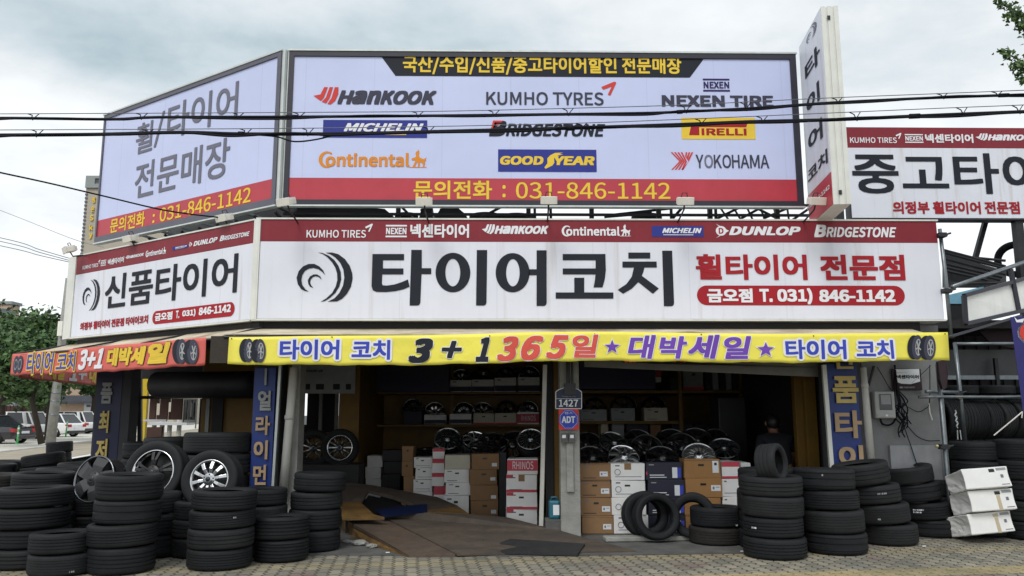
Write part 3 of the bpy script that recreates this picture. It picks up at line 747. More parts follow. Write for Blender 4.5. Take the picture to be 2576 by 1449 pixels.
def strip_logos(t, fc, spots):
    for kind, bl, tr in spots:
        if kind == 'kumho': logo(lambda L, m: kumho(L, m, 'KUMHO TIRES'), fc, bl, tr, ['ink_white', 'ink_white'], t)
        elif kind == 'nexen': logo(lambda L, m: nexen_box(L, m, 0, 1, 0, 1), fc, bl, tr, ['ink_white'], t)
        elif kind == 'hangul': logo(lambda L, m: L.text(m, '넥센타이어', 0, 0, 1, 1, 0.035), fc, bl, tr, ['ink_white'], t)
        elif kind == 'hankook': logo(lambda L, m: (feathers(L, m, 0, .195, 0, 1, 0), hank_text(L, m, .19, .14, 0)), fc, bl, tr, ['ink_white'], t)
        elif kind == 'continental': logo(lambda L, m: continental(L, m), fc, bl, tr, ['ink_white'], t)
        elif kind == 'michelin': logo(lambda L, m: michelin(L, m, 0, 1), fc, bl, tr, ['ink_blue', 'ink_white'], t)
        elif kind == 'arrow': logo(lambda L, m: dunlop_arrow(L, m), fc, bl, tr, ['ink_white', 'ink_red'], t)
        elif kind == 'dunlop': logo(lambda L, m: L.text(m, 'DUNLOP', 0, 0, 1, 1, 0.05, 0.25), fc, bl, tr, ['ink_white'], t)
        elif kind == 'bridgestone': logo(lambda L, m: bridgestone(L, m, 0), fc, bl, tr, ['ink_white'], t)
strip_logos(t, FM, [('kumho', (771, 598), (938, 563)), ('nexen', (970, 597), (1024, 566)), ('hangul', (1032, 598), (1180, 564)), ('hankook', (1212, 589), (1380, 565)), ('continental', (1413, 595), (1586, 568)),
                    ('michelin', (1640, 596), (1769, 569)), ('arrow', (1801, 599), (1833, 563)), ('dunlop', (1834, 592), (2013, 570)), ('bridgestone', (2048, 597), (2253, 566))])

# ================================================================ shop sign on the chamfered side
ua = FL.uv(177, 850)[0]; ub = 0.0; h = ZT - ZB
t = thing('shop_sign', 'white shop sign with black lettering and emblem on the slanted corner', 'sign', FL.p((ua + ub) / 2, 0, -0.15))
slab(FL, ua, ub, 0, h, -0.26, -0.01).build('cabinet', 'alu_cream', t, bevel=0.008)
um = FL.uv(635, 700)[0]
vb = (FL.uv(200, 692)[1] + FL.uv(640, 608)[1]) / 2
slab(FL, ua + .01, um, .012, vb - .002, -0.01, 0.0).build('face_panel', 'sign_white', t)
slab(FL, ua + .01, um, vb + .002, h - .01, -0.01, 0.001).build('logo_strip', 'sign_maroon', t)
m = MB(); slab(FL, um + .004, ub + .01, -.002, h + .002, -0.25, 0.018, m); slab(FL, ua, um, h - .006, h + .014, -0.25, 0.014, m); slab(FL, ua, um, -.016, .006, -0.25, 0.014, m)
for k in range(3): slab(FL, ua - .07 - .10 * k, ua - .004 - .10 * k if k == 0 else ua - .075 - .10 * (k - 1), -.01, h + .01, -0.30 + .02 * k, 0.012 - .012 * k, m)
m.build('metal_edging', 'alu_cream', t)
g4 = lambda x, y: (x * .33337, 483.1 + y * .33337)
c = FL.uv(*g4(690, 778)); e1 = FL.uv(*g4(755, 893)); 
su = abs(FL.uv(*g4(755, 770))[0] - FL.uv(*g4(625, 785))[0]) / 141; sv = abs(FL.uv(*g4(690, 662))[1] - FL.uv(*g4(690, 893))[1]) / 124
for p in swirl_polys(0, 0, 1, 1):
    m = MB(); fpoly(m, FL, [(c[0] + x * su, c[1] - y * sv) for x, y in p], 0.006, uv=True); m.build('emblem', 'ink_black', t)
lines(t, FL, [('신품타이어', g4(785, 888), g4(1803, 460), 'ink_black', 0.02), ('의정부 휠타이어 전문점 타이어코치', g4(605, 1046), g4(1122, 925), 'ink_red', 0.04)])
pill(FL, g4(1148, 1001), g4(1775, 826), t)
for st, bl, tr in (('금오점', (1172, 975), (1307, 900)), ('T.', (1330, 955), (1360, 893)), ('031)', (1378, 950), (1482, 880)), ('846-1142', (1503, 932), (1748, 845))):
    m = MB(); ftext(m, FL, st, g4(*bl), g4(*tr), 0.008, 0.045); m.build('phone_number', 'ink_white', t)
strip_logos(t, FL, [('kumho', g4(625, 586), g4(760, 510)), ('nexen', g4(762, 560), g4(805, 510)), ('hangul', g4(815, 553), g4(940, 485)), ('hankook', g4(948, 508), g4(1090, 455)), ('continental', g4(1100, 494), g4(1258, 415)),
                    ('michelin', g4(1302, 442), g4(1420, 394)), ('arrow', g4(1428, 420), g4(1456, 370)), ('dunlop', g4(1462, 411), g4(1645, 338)), ('bridgestone', g4(1660, 373), g4(1888, 288))])

# ================================================================ pylon sign standing out from the facade
YN, YF = -0.75, 0.35
g3 = lambda x, y: (1717.6 + x * .33337, y * .33337)
pn = atY(2070, 18, YN); pb = atY(2088, 516, YN); pr_ = atY(2108, 16, YN); prb = atY(2136, 514, YN)
zt = pn.z; zb = (pb.z + prb.z) / 2; x0 = (pn.x + pb.x) / 2; x1 = (pr_.x + prb.x) / 2
pf = atY(2031, 549, YF)
FP = Face((x0, YN, zb), (0, -1, 0))
FP.n = Vector((-1, 0, 0)); FP.u = Vector((0, -1, 0))
xf = atY(2022, 330, YF).x
FP.u = (Vector((x0, YN, 0)) - Vector((xf, YF, 0))).normalized(); FP.n = FP.u.cross(FP.z).normalized()
L_ = (Vector((x0, YN, 0)) - Vector((xf, YF, 0))).length
t = thing('pylon_sign', 'tall narrow white sign box standing out beside the billboard', 'sign', (x0, (YN + YF) / 2, zb))
hh = zt - zb; wd_ = x1 - x0
slab(FP, -L_, 0, 0, hh, -wd_, -0.008).build('cabinet', 'alu_cream', t, bevel=0.006)
zr = FP.uv(*g3(1110, 1303))[1]
slab(FP, -L_ + .01, -.012, zr + .002, hh - .01, -0.008, 0.0).build('face_panel', 'sign_white', t)
slab(FP, -L_ + .01, -.012, .01, zr - .002, -0.008, 0.0).build('phone_band', 'sign_red', t)
m = MB()
for f0 in (.0, .36, .72): slab(FP, 0.0, 0.016, 0, hh, -wd_ * (f0 + .27), -wd_ * f0 - .004, m)
m.build('front_rib', 'alu_cream', t)
m = MB()
for a, b in ((0.30, hh - .18), (.30, .12)): slab(FP, .016, .03, b, b + .05, -wd_ * .5, -wd_ * .34, m)
m.build('cable_clip', 'steel_dark', t)
c = FP.uv(*g3(972, 250)); sv = abs(FP.uv(*g3(990, 165))[1] - FP.uv(*g3(965, 335))[1]) / 150; su = abs(FP.uv(*g3(1010, 215))[0] - FP.uv(*g3(930, 285))[0]) / 141
for p in swirl_polys(0, 0, 1, 1):
    m = MB(); fpoly(m, FP, [(c[0] + x * su, c[1] - y * sv) for x, y in p], 0.006, uv=True); m.build('emblem', 'ink_grey', t)
lines(t, FP, [('타', g3(930, 632), g3(1030, 312), 'ink_black', 0.022), ('이', g3(942, 885), g3(1028, 603), 'ink_black', 0.022), ('어', g3(955, 1164), g3(1050, 880), 'ink_black', 0.022), ('코치', g3(950, 1390), g3(1090, 1117), 'ink_black', 0.022),
              ('031-846-1142', (2032, 530), (2088, 463), 'ink_white', 0.03)])

# ================================================================ sign of the yard on the right
FR = Face(atY(2350, 440, 2.0), (1, 0, 0))
u0 = FR.uv(2134, 430)[0]; u1 = FR.uv(2880, 440)[0]; v0 = FR.uv(2350, 553)[1]; v1 = FR.uv(2350, 320)[1]
t = thing('shop_sign', 'white used tyre sign with maroon strip raised on posts behind the narrow sign box', 'sign', FR.p((u0 + u1) / 2, v0, -0.1))
slab(FR, u0, u1, v0, v1, -0.2, -0.01).build('cabinet', 'frame_dark', t, bevel=0.006)
vb = FR.uv(2300, 372)[1]
slab(FR, u0 + .012, u1 - .012, v0 + .03, vb - .002, -0.01, 0.0).build('face_panel', 'sign_white', t)
slab(FR, u0 + .012, u1 - .012, vb + .002, v1 - .01, -0.01, 0.001).build('logo_strip', 'sign_maroon', t)
lines(t, FR, [('중고타이어', (2147, 487), (2742, 387), 'ink_black', 0.02), ('의정부 휠타이어', (2247, 538), (2465, 507), 'ink_red', 0.035), ('전문점', (2478, 538), (2563, 507), 'ink_red', 0.035)])
strip_logos(t, FR, [('kumho', g3(1262, 1079), g3(1648, 1004)), ('nexen', g3(1678, 1078), g3(1810, 1013)), ('hangul', g3(1830, 1078), g3(2187, 1013)), ('hankook', g3(2210, 1061), g3(2680, 1010)), ('continental', (2630, 366), (2800, 338))])
m = MB()
for px in (2105, 2549):
    p = atY(px, 560, 2.2); q = atY(px + 4, 560, 2.2)
    m.box(p.x - .06, p.x + .06, 2.05, 2.17, 0, v1 + FR.o.z - .1)
m.build('post', 'steel_dark', t)
m = MB(); m.beam(atY(2478, 560, 2.6), atY(2438, 705, 2.6), .07); m.build('brace', 'steel_dark', t)
# ================================================================ ground
m = MB(); m.add([(-400, -400, 0), (400, -400, 0), (400, 500, 0), (-400, 500, 0)], [(0, 1, 2, 3)])
struct(m.build('ground', 'asphalt'))
m = MB(); m.add([(-60, -40, .004), (60, -40, .004), (60, -1.05, .004), (-60, -1.05, .004)], [(0, 1, 2, 3)])
m.add([(3.55, -1.05, .004), (60, -1.05, .004), (60, -.12, .004), (3.55, -.12, .004)], [(0, 1, 2, 3)])
m.add([(-60, -1.05, .004), (-2.4, -1.05, .004), (-2.4, -.45, .004), (-60, -.45, .004)], [(0, 1, 2, 3)])
struct(m.build('pavement', 'paving'))
m = MB(); m.add([(-2.4, -1.05, .008), (.4, -1.20, .008), (3.55, -1.05, .008), (3.55, -.12, .008), (9, -.12, .008), (9, 7, .008), (-7, 7, .008), (-7, -.45, .008), (-2.4, -.45, .008)], [(0, 1, 2, 3), (0, 3, 7, 8), (3, 4, 5, 7), (5, 6, 7)])
struct(m.build('shop_apron', 'concrete_dark'))
# the side street on the left: pale roadway, kerb, verge, car park
ka, kb = atZ(-700, 1232), atZ(260, 1112)
kd = (kb - ka).normalized(); kn = Vector((-kd.y, kd.x, 0))
if kn.y < 0: kn = -kn
def kp(s, dn, z): p = ka + kd * s + kn * dn; return (p.x, p.y, z)
m = MB(); m.add([kp(-10, -14, .012), kp(120, -14, .012), kp(120, 0, .012), kp(-10, 0, .012)], [(0, 1, 2, 3)]); struct(m.build('side_street', 'street_pale'))
m = MB(); Q = [kp(-10, 0, 0), kp(120, 0, 0), kp(120, .3, 0), kp(-10, .3, 0)]; m.prism(Q, (0, 0, .16)); struct(m.build('kerb', 'kerb'))
m = MB(); m.add([kp(-10, .3, .13), kp(120, .3, .13), kp(120, 4.2, .13), kp(-10, 4.2, .13)], [(0, 1, 2, 3)]); struct(m.build('verge', 'verge'))
m = MB()
m.add([kp(-10, 4.0, .15), kp(120, 4.0, .15), kp(120, 4.25, .15), kp(-10, 4.25, .15)], [(0, 1, 2, 3)])
struct(m.build('verge_edge_line', 'paint_line'))

# ================================================================ the shop building
t = thing('tyre_shop', 'open fronted corner tyre shop with ochre walls and a concrete pillar', 'shop', (0.5, 3, 0))
WA = 3.3
m = MB()
xa, xb = atY(505, 1050, WA).x, atY(903, 1050, WA).x
hx0, hx1 = atY(757, 1040, WA).x, atY(852, 1040, WA).x
hz0, hz1 = atY(800, 1088, WA).z, atY(800, 985, WA).z
m.box(xa, hx0, WA, WA + .12, 0, 2.66); m.box(hx1, xb, WA, WA + .12, 0, 2.66); m.box(hx0, hx1, WA, WA + .12, 0, hz0); m.box(hx0, hx1, WA, WA + .12, hz1, 2.66)
m.build('inner_wall', 'paint_ochre', t)
m = MB(); m.box(-2.6, 5.4, 6.2, 6.35, 0, 2.66); m.build('back_wall', 'paint_ochre', t)
m = MB(); m.box(xb - .1, xb, WA + .12, 6.2, 0, 2.66); m.build('side_wall', 'paint_ochre', t)
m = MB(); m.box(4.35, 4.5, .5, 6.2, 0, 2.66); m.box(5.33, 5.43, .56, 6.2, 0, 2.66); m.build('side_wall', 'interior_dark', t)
wx0, wx1 = atY(2172, 1000, .32).x, atY(2374, 1000, .32).x
m = MB(); m.box(wx0, wx1, .32, .47, 0, 2.62); m.build('front_wall', 'wall_grey', t)
# roof slab over the whole plan
P0 = Vector(FL.p(0, 0, -.30)); P1 = Vector(FL.p(FL.uv(177, 850)[0] + .1, 0, -.30))
roof = [(-3.05, .30), (5.5, .30), (5.5, 6.4), (P1.x + .1, 6.4), (P1.x, P1.y), (P0.x, P0.y)]
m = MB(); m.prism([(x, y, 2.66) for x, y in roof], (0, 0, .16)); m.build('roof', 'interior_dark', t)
# dark fascia under the signs
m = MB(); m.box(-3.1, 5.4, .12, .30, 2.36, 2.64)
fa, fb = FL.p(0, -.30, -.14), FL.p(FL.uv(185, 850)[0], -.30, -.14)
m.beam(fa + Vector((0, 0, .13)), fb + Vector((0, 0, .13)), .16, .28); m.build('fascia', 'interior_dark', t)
# pillars
def post(px0, px1, Y, dpt, z1, name, mt, top_shift=0):
    a, b = atY(px0, 1150, Y).x, atY(px1, 1150, Y).x
    mm = MB(); mm.box(a, b, Y, Y + dpt, 0, z1); return mm.build(name, mt, t, bevel=0.006)
m = MB(); a, b = atY(1410, 1150, .02).x, atY(1459, 1150, .02).x
m.box(a, b, .02, .27, 0, 2.36); m.box(a + .07, b - .08, -.012, .02, .55, 1.16)
m.build('pillar', 'concrete', t, bevel=0.008)
m = MB(); m.tube([((a + b) / 2 - .02, -.04, 2.36), ((a + b) / 2 - .02, -.04, 1.86)], .022); m.tube([((a + b) / 2 + .03, -.04, 2.36), ((a + b) / 2 + .03, -.04, 1.86)], .014); m.box((a + b) / 2 - .07, (a + b) / 2 + .07, -.07, .02, 1.72, 1.86)
m.build('conduit', 'plastic_black', t)
post(725, 748, .20, .3, 2.36, 'pilaster', 'concrete')
post(629, 700, .22, .3, 2.36, 'pillar', 'wall_dark')
post(1393, 1409, .5, .12, 2.6, 'door_post', 'paint_ochre')
post(1374, 1393, .45, .12, 2.6, 'door_post', 'interior_dark')
m = MB(); m.beam(atY(1371, 918, .3), atY(1361, 1322, .3), .075, .05); m.build('door_jamb', 'pipe_white', t)
post(2008, 2032, 1.0, .12, 2.6, 'door_post', 'paint_ochre'); post(2033, 2062, .9, .12, 2.6, 'door_post', 'paint_ochre')
post(2080, 2180, .2, .12, 2.36, 'pillar', 'wall_dark')
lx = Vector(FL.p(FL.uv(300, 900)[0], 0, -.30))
m = MB(); c0 = atY(290, 1100, 2.45); c1 = atY(343, 1100, 2.75); m.box(c0.x - .35, c1.x, 2.45, 2.75, 0, 2.5); m.build('pillar', 'wall_dark', t)
m = MB(); m.tube([atY(740, 925, .12), atY(712, 1238, .10)], .052, 12)
p = atY(728, 1045, .11); m.tube([p, p + Vector((-.004, 0, -.05))], .058, 12); m.build('drainpipe', 'pipe_white', t, smooth=True)
m = MB(); m.tube([atY(2168, 925, .24), atY(2192, 1175, .22)], .055, 12); p = atY(2172, 965, .235); m.tube([p, p + Vector((0, 0, -.05))], .060, 12); m.build('drainpipe', 'pipe_white', t, smooth=True)
m = MB(); a = atY(700, 920, .16).x; b = atY(714, 920, .16).x; m.beam(atY(706, 920, .17), atY(686, 1245, .17), .06, .03); m.build('trim', 'alu', t)
# half lowered roller shutter over the right hand opening
m = MB()
for k in range(7):
    y0, y1 = 892 + k * 4.2, 896 + k * 7.2
    a0 = atY(1470, 893 + k * 3.6, .34); b0 = atY(2080, 893 + k * 8.0, .34)
    m.beam(a0, b0, .028 + .006 * (k % 2), .085)
m.build('roller_shutter', 'shutter_grey', t)
m = MB()
for k in range(2):
    for px0, px1, py in ((1455, 2010, 981), (930, 1365, 988)):
        pass
m.build('trim', 'paint_ochre', t) if m.v else None
# ceiling joists and the hidden left bay frame: dark header with a rolled up shutter
m = MB(); a = atY(395, 968, 1.75); b = atY(640, 968, 1.05); m.tube([a, b], .185, 16); m.build('shutter_roll', 'tarp_dark', t, smooth=True)
m = MB(); m.beam(atY(352, 1000, 3.1), atY(640, 996, 2.9), .05); m.beam(atY(352, 930, 3.1), atY(352, 1330, 3.1), .06); m.build('bay_frame', 'plastic_black', t)
# glazed office beyond the left bay
def pane(x0, x1, y0, y1, Y, name, mt, th=.05):
    mm = MB(); a = atY(x0, y1, Y); b = atY(x1, y0, Y); mm.box(a.x, b.x, Y, Y + th, a.z, b.z); return mm.build(name, mt, t)
for x0, x1 in ((374, 393), (400, 423), (428, 459)): pane(x0, x1, 1003, 1056, 5.0, 'dark_infill', 'fence_brown')  # added dark panels shut out the bright street, the gaps let it show
pane(393, 400, 1044, 1056, 5.0, 'dark_infill', 'fence_brown'); pane(423, 428, 1036, 1056, 5.0, 'dark_infill', 'fence_brown')
pane(393, 400, 1003, 1015, 5.0, 'dark_infill', 'fence_brown'); pane(423, 428, 1003, 1012, 5.0, 'dark_infill', 'fence_brown')
pane(459, 494, 1003, 1062, 5.06, 'office_dark_glass', 'glass_smoke')  # added opaque dark pane, hides the pale street behind the frames
for x0, x1, y0, y1 in ((459, 463, 1003, 1064), (471, 475, 1006, 1058), (490, 496, 1003, 1078), (463, 490, 1056, 1063), (463, 490, 1003, 1007), (478, 482, 1012, 1048)): pane(x0, x1, y0, y1, 4.96, 'window_frame', 'pipe_white', .04)
pane(360, 418, 1055, 1060, 4.9, 'window_sill', 'paper')
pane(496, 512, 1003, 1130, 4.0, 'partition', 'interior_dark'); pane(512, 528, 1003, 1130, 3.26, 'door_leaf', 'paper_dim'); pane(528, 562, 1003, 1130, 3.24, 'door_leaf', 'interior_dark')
mm = MB(); mm.box(atY(330, 940, 4.6).x, atY(505, 1000, 4.6).x, 4.6, 4.75, 2.12, 2.66); mm.build('dark_screen', 'interior_dark', t)  # added dark board, covers the bright gap above the shutter roll
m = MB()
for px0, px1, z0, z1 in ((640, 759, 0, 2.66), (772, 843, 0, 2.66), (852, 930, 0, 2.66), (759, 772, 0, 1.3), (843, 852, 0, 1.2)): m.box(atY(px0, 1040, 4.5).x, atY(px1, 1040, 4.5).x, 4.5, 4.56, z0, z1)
m.build('dark_backing', 'interior_dark', t)  # added dark backing with slits, stands in for the dim office
m = MB()
for px in (757, 806, 846):
    p = atY(px, 1040, 4.3); m.box(p.x - .03, p.x + .03, 4.3, 4.35, .8, 2.4)
m.build('office_window', 'paper_dim', t)

# ================================================================ awning
t = thing('awning', 'stained beige canvas awning along the shop front above the yellow banner', 'awning', (1, -.4, 2.36))
YA = -.75
za = atY(1400, 843, YA).z
xl, xr = atY(562, 848, YA).x, atY(2384, 838, YA).x
zb_ = 2.535
nseg = 40
top = []
m = MB()
for k in range(nseg + 1):
    f = k / nseg; x = xl + (xr - xl) * f
    sag = .012 * math.sin(f * 23) + .008 * math.sin(f * 51)
    for j in range(6):
        g_ = j / 5
        m.v.append(Vector((x, YA + (.05 - YA) * g_, za + .01 + (zb_ - za) * g_ + sag * math.sin(PI * g_) - .02 * math.sin(PI * g_))))
for k in range(nseg):
    for j in range(5):
        a = k * 6 + j; m.f.append((a, a + 6, a + 7, a + 1)); m.m.append(0)
o = m.build('canvas', 'awning_canvas', t, smooth=True)
sdm = o.modifiers.new('solid', 'SOLIDIFY'); sdm.thickness = .008
m = MB(); m.tube([(xl, YA + .02, za - .02), (xr + .08, YA + .02, za - .02)], .018)
for f in (0, .25, .5, .75, 1):
    x = xl + (xr - xl) * f; m.tube([(x, YA + .02, za - .02), (x, .12, 2.44)], .014); m.tube([(x, YA + .02, za - .02), (x, .12, 2.2)], .010)
m.build('awning_frame', 'steel_dark', t)
t = thing('awning', 'canvas awning on the slanted corner above the red banner', 'awning', atY(300, 880, .6))
RA, RB = atZ(556, 848, za), atZ(34, 891, za)
m = MB(); ra2 = FL.p(.05, -.10, -.05); rb2 = FL.p(FL.uv(170, 850)[0] - .1, -.10, -.05)
for k in range(nseg + 1):
    f = k / nseg
    p = RA.lerp(RB, f); q = ra2.lerp(rb2, f)
    for j in range(6):
        g_ = j / 5; v = p.lerp(q, g_); v.z += -.02 * math.sin(PI * g_) + .01 * math.sin(f * 19) * math.sin(PI * g_); m.v.append(v)
for k in range(nseg):
    for j in range(5):
        a = k * 6 + j; m.f.append((a, a + 1, a + 7, a + 6)); m.m.append(0)
o = m.build('canvas', 'awning_canvas', t, smooth=True)
sdm = o.modifiers.new('solid', 'SOLIDIFY'); sdm.thickness = .008
m = MB(); m.tube([RA + Vector((0, 0, -.02)), RB + Vector((0, 0, -.02))], .018)
for f in (0, .33, .66, 1): m.tube([RA.lerp(RB, f), ra2.lerp(rb2, f)], .012)
RC = Vector((RB.x - .35, RB.y + 5.0, RB.z))
m.tube([RB + Vector((0, 0, -.02)), RC + Vector((0, 0, -.02))], .018)
m.build('awning_frame', 'steel_dark', t)
# dark curtain filling between the two banners
m = MB(); a = atY(529, 850, YA); b = atY(584, 850, YA); 
m.box(min(a.x, b.x), max(a.x, b.x), YA + .02, YA + .05, za - .32, za - .01); m.build('canvas_flap', 'flap_brown', t)

# ================================================================ banners
def banner(name, label, fc, us, tops, bots, mt, disp, cat='banner'):
    t = thing(name, label, cat, fc.p((us[0] + us[-1]) / 2, bots[0], 0))
    fc.disp = disp
    m = MB(); n = 72; r = 8
    def ip(u, tab):
        for a in range(len(us) - 1):
            if u <= us[a + 1] + 1e-9:
                f = (u - us[a]) / (us[a + 1] - us[a]); f = f * f * (3 - 2 * f); return tab[a] + (tab[a + 1] - tab[a]) * f
        return tab[-1]
    for k in range(n + 1):
        u = us[0] + (us[-1] - us[0]) * k / n
        for j in range(r + 1): m.v.append(fc.p(u, (ip(u, bots) + .005 * math.sin(u * 7.3) + .004 * math.sin(u * 17)) * (1 - j / r) + ip(u, tops) * j / r, 0))
    for k in range(n):
        for j in range(r):
            a = k * (r + 1) + j; m.f.append((a, a + r + 1, a + r + 2, a + 1)); m.m.append(0)
    o = m.build('cloth', mt, t, smooth=True)
    md = o.modifiers.new('solid', 'SOLIDIFY'); md.thickness = .003; md.offset = -1
    return t
def tyre_print(fc, t, x0, x1, y0, y1, d=0.010):
    """the printed pair of tyres with alloy wheels"""
    m = MB(); W_ = x1 - x0; H_ = y1 - y0
    for k, (cx, sx) in enumerate(((.26, .25), (.72, .27))):
        c = x0 + cx * W_; cy = (y0 + y1) / 2 + (k - .5) * .02 * H_
        dd = d + .002 * k
        fpoly(m, fc, ellipse(c - .08 * W_, cy, sx * W_ * 1.0, H_ * .49, 28), dd, 0)
        fpoly(m, fc, ellipse(c + .06 * W_, cy, sx * W_ * .84, H_ * .5, 28), dd + .0006, 1)
        fpoly(m, fc, ellipse(c + .09 * W_, cy, sx * W_ * .46, H_ * .34, 28), dd + .0012, 2)
        fpoly(m, fc, ellipse(c + .09 * W_, cy, sx * W_ * .38, H_ * .29, 28), dd + .0018, 1)
        for a in range(0, 360, 72):
            p = (c + .09 * W_ + sx * W_ * .40 * math.cos(rad(a + 20)), cy + H_ * .30 * math.sin(rad(a + 20)))
            fpoly(m, fc, stroke([(c + .09 * W_, cy), p], W_ * .045), dd + .0024, 2)
    m.build('tyre_print', ['ink_black', 'ink_slate', 'plastic_grey'], t)
FY = Face(atY(1288, 880, YA), (1, 0, 0))
xs = [578, 1000, 1500, 1950, 2381]
us = [FY.uv(x, 880)[0] for x in xs]
tops = [FY.uv(x, y)[1] for x, y in zip(xs, (849, 844, 835, 841, 837))]
bots = [FY.uv(x, y)[1] for x, y in zip(xs, (918, 919, 908, 913, 906))]
t = banner('banner', 'long yellow sale banner with blue, black, coral and purple lettering under the awning', FY, us, tops, bots, 'banner_yellow', lambda u, v: .045 + .022 * math.sin(u * 2.3 + 1) + .011 * math.sin(u * 5.1 + v * 4) + .003 * math.sin(u * 11 + v * 9))
g1 = lambda x, y: (639 + x * .3473, 792.3 + y * .3473)
g2 = lambda x, y: (1469.6 + x * .3721, 792.3 + y * .3721)
def btext(t, fc, st, bl, tr, mt, bold=.02, shear=0, out=.06, omt='ink_white'):
    m = MB(); ftext(m, fc, st, bl, tr, 0.0115, bold, shear, 0, out, 1, 0.008); m.build('lettering', [mt, omt], t)
btext(t, FY, '타이어', g1(195, 325), g1(628, 183), 'ink_royal', .03, 0, .10); btext(t, FY, '코치', g1(712, 325), g1(990, 183), 'ink_royal', .03, 0, .10)
btext(t, FY, '3', g1(1118, 350), g1(1300, 172), 'ink_black', .055, .3, .03); btext(t, FY, '+', g1(1360, 315), g1(1508, 190), 'ink_black', .03, .25, .03); btext(t, FY, '1', g1(1605, 342), g1(1708, 165), 'ink_black', .05, .3, .03)
for ch, bl, tr in (('3', (1760, 338), (1915, 160)), ('6', (1932, 332), (2095, 155)), ('5', (2112, 322), (2275, 150))):
    btext(t, FY, ch, g1(*bl), g1(*tr), 'ink_coral', .045, .3, .03)
btext(t, FY, '일', g1(2305, 312), g1(2490, 145), 'ink_coral', .03, .15, .03)
for ch, x0, x1, yb, yt in (('대', 293, 480, 298, 138), ('박', 505, 690, 297, 145), ('세', 700, 905, 297, 138), ('일', 940, 1112, 300, 148)):
    btext(t, FY, ch, g2(x0, yb), g2(x1, yt), 'ink_purple', .03, .18, .035)
def star(t, fc, x0, x1, y0, y1):
    m = MB(); c = ((x0 + x1) / 2, (y0 + y1) / 2 + (y1 - y0) * .05)
    def st(s): return [(c[0] + s * (x1 - x0) / 2 * (1 if k % 2 == 0 else .42) * math.sin(rad(36 * k)), c[1] - s * (y1 - y0) / 2 * (1 if k % 2 == 0 else .42) * math.cos(rad(36 * k))) for k in range(10)]
    fpoly(m, fc, st(1.25), .008, 1); fpoly(m, fc, st(1.0), .0115, 0); m.build('star', ['ink_purple', 'ink_white'], t)
star(t, FY, *[a for a in (g2(133, 0)[0], g2(238, 0)[0], g2(0, 165)[1], g2(0, 262)[1])]); star(t, FY, *[a for a in (g2(1152, 0)[0], g2(1270, 0)[0], g2(0, 182)[1], g2(0, 285)[1])])
btext(t, FY, '타이어', g2(1350, 300), g2(1755, 170), 'ink_royal', .03, 0, .10); btext(t, FY, '코치', g2(1832, 297), g2(2080, 170), 'ink_royal', .03, 0, .10)
tyre_print(FY, t, 610, 672, 853, 913); tyre_print(FY, t, 2284, 2348, 844, 906)
m = MB()
for px, py in ((586, 853), (838, 849), (1232, 846), (1495, 841), (1762, 842), (2042, 846), (2370, 841)):
    u, v = FY.uv(px, py); fpoly(m, FY, [(u + .008 * math.cos(rad(a)), v + .008 * math.sin(rad(a))) for a in range(0, 360, 45)], .006, uv=True)
m.build('eyelet', 'steel_dark', t)

RBa, RBb = atZ(527, 849, za), atZ(43, 891, za)
FRB = Face(RBa, (RBa - RBb))
L_ = (RBa - RBb).length
vb = (FRB.uv(527, 917)[1] + FRB.uv(40, 947)[1]) / 2
t = banner('banner', 'red sale banner with yellow and white lettering along the slanted corner', FRB, [-L_ - .03, -L_ / 2, 0], [0, .0, 0], [vb + .01, vb - .015, vb], 'banner_red', lambda u, v: .035 + .016 * math.sin(u * 2.6 + 1) + .007 * math.sin(u * 6 + v * 6))
btext(t, FRB, '타이어', g4(222, 1377), g4(428, 1200), 'ink_royal', .02, .1, .075, 'ink_yellow'); btext(t, FRB, '코치', g4(435, 1357), g4(600, 1203), 'ink_royal', .02, .1, .075, 'ink_yellow')
btext(t, FRB, '3+1', g4(612, 1345), g4(815, 1178), 'ink_white', .04, .25, .0); btext(t, FRB, '대박세', g4(832, 1318), g4(1120, 1160), 'ink_yellow', .05, .15, .03, 'grime'); btext(t, FRB, '일', g4(1125, 1300), g4(1310, 1130), 'ink_yellow', .05, .2, .03, 'grime')
tyre_print(FRB, t, *[v for v in (g4(1335, 0)[0], g4(1525, 0)[0], g4(0, 1112)[1], g4(0, 1300)[1])])
u_a = FRB.uv(*g4(130, 1300)); u_b = FRB.uv(*g4(208, 1240))
m = MB()
for k, (cx, sx) in enumerate(((.3, .25), (.7, .27))):
    c = u_a[0] + (u_b[0] - u_a[0]) * cx; r_ = (u_b[0] - u_a[0]) * sx; cy = vb / 2; 
    e = lambda s: [(c + r_ * s * math.cos(rad(a)), cy + abs(vb) * .40 * s * math.sin(rad(a))) for a in range(0, 360, 15)]
    fpoly(m, FRB, e(1), .009 + .002 * k, 0, uv=True); fpoly(m, FRB, e(.6), .0098 + .002 * k, 1, uv=True); fpoly(m, FRB, e(.5), .0104 + .002 * k, 0, uv=True)
m.build('tyre_print', ['ink_slate', 'plastic_grey'], t)
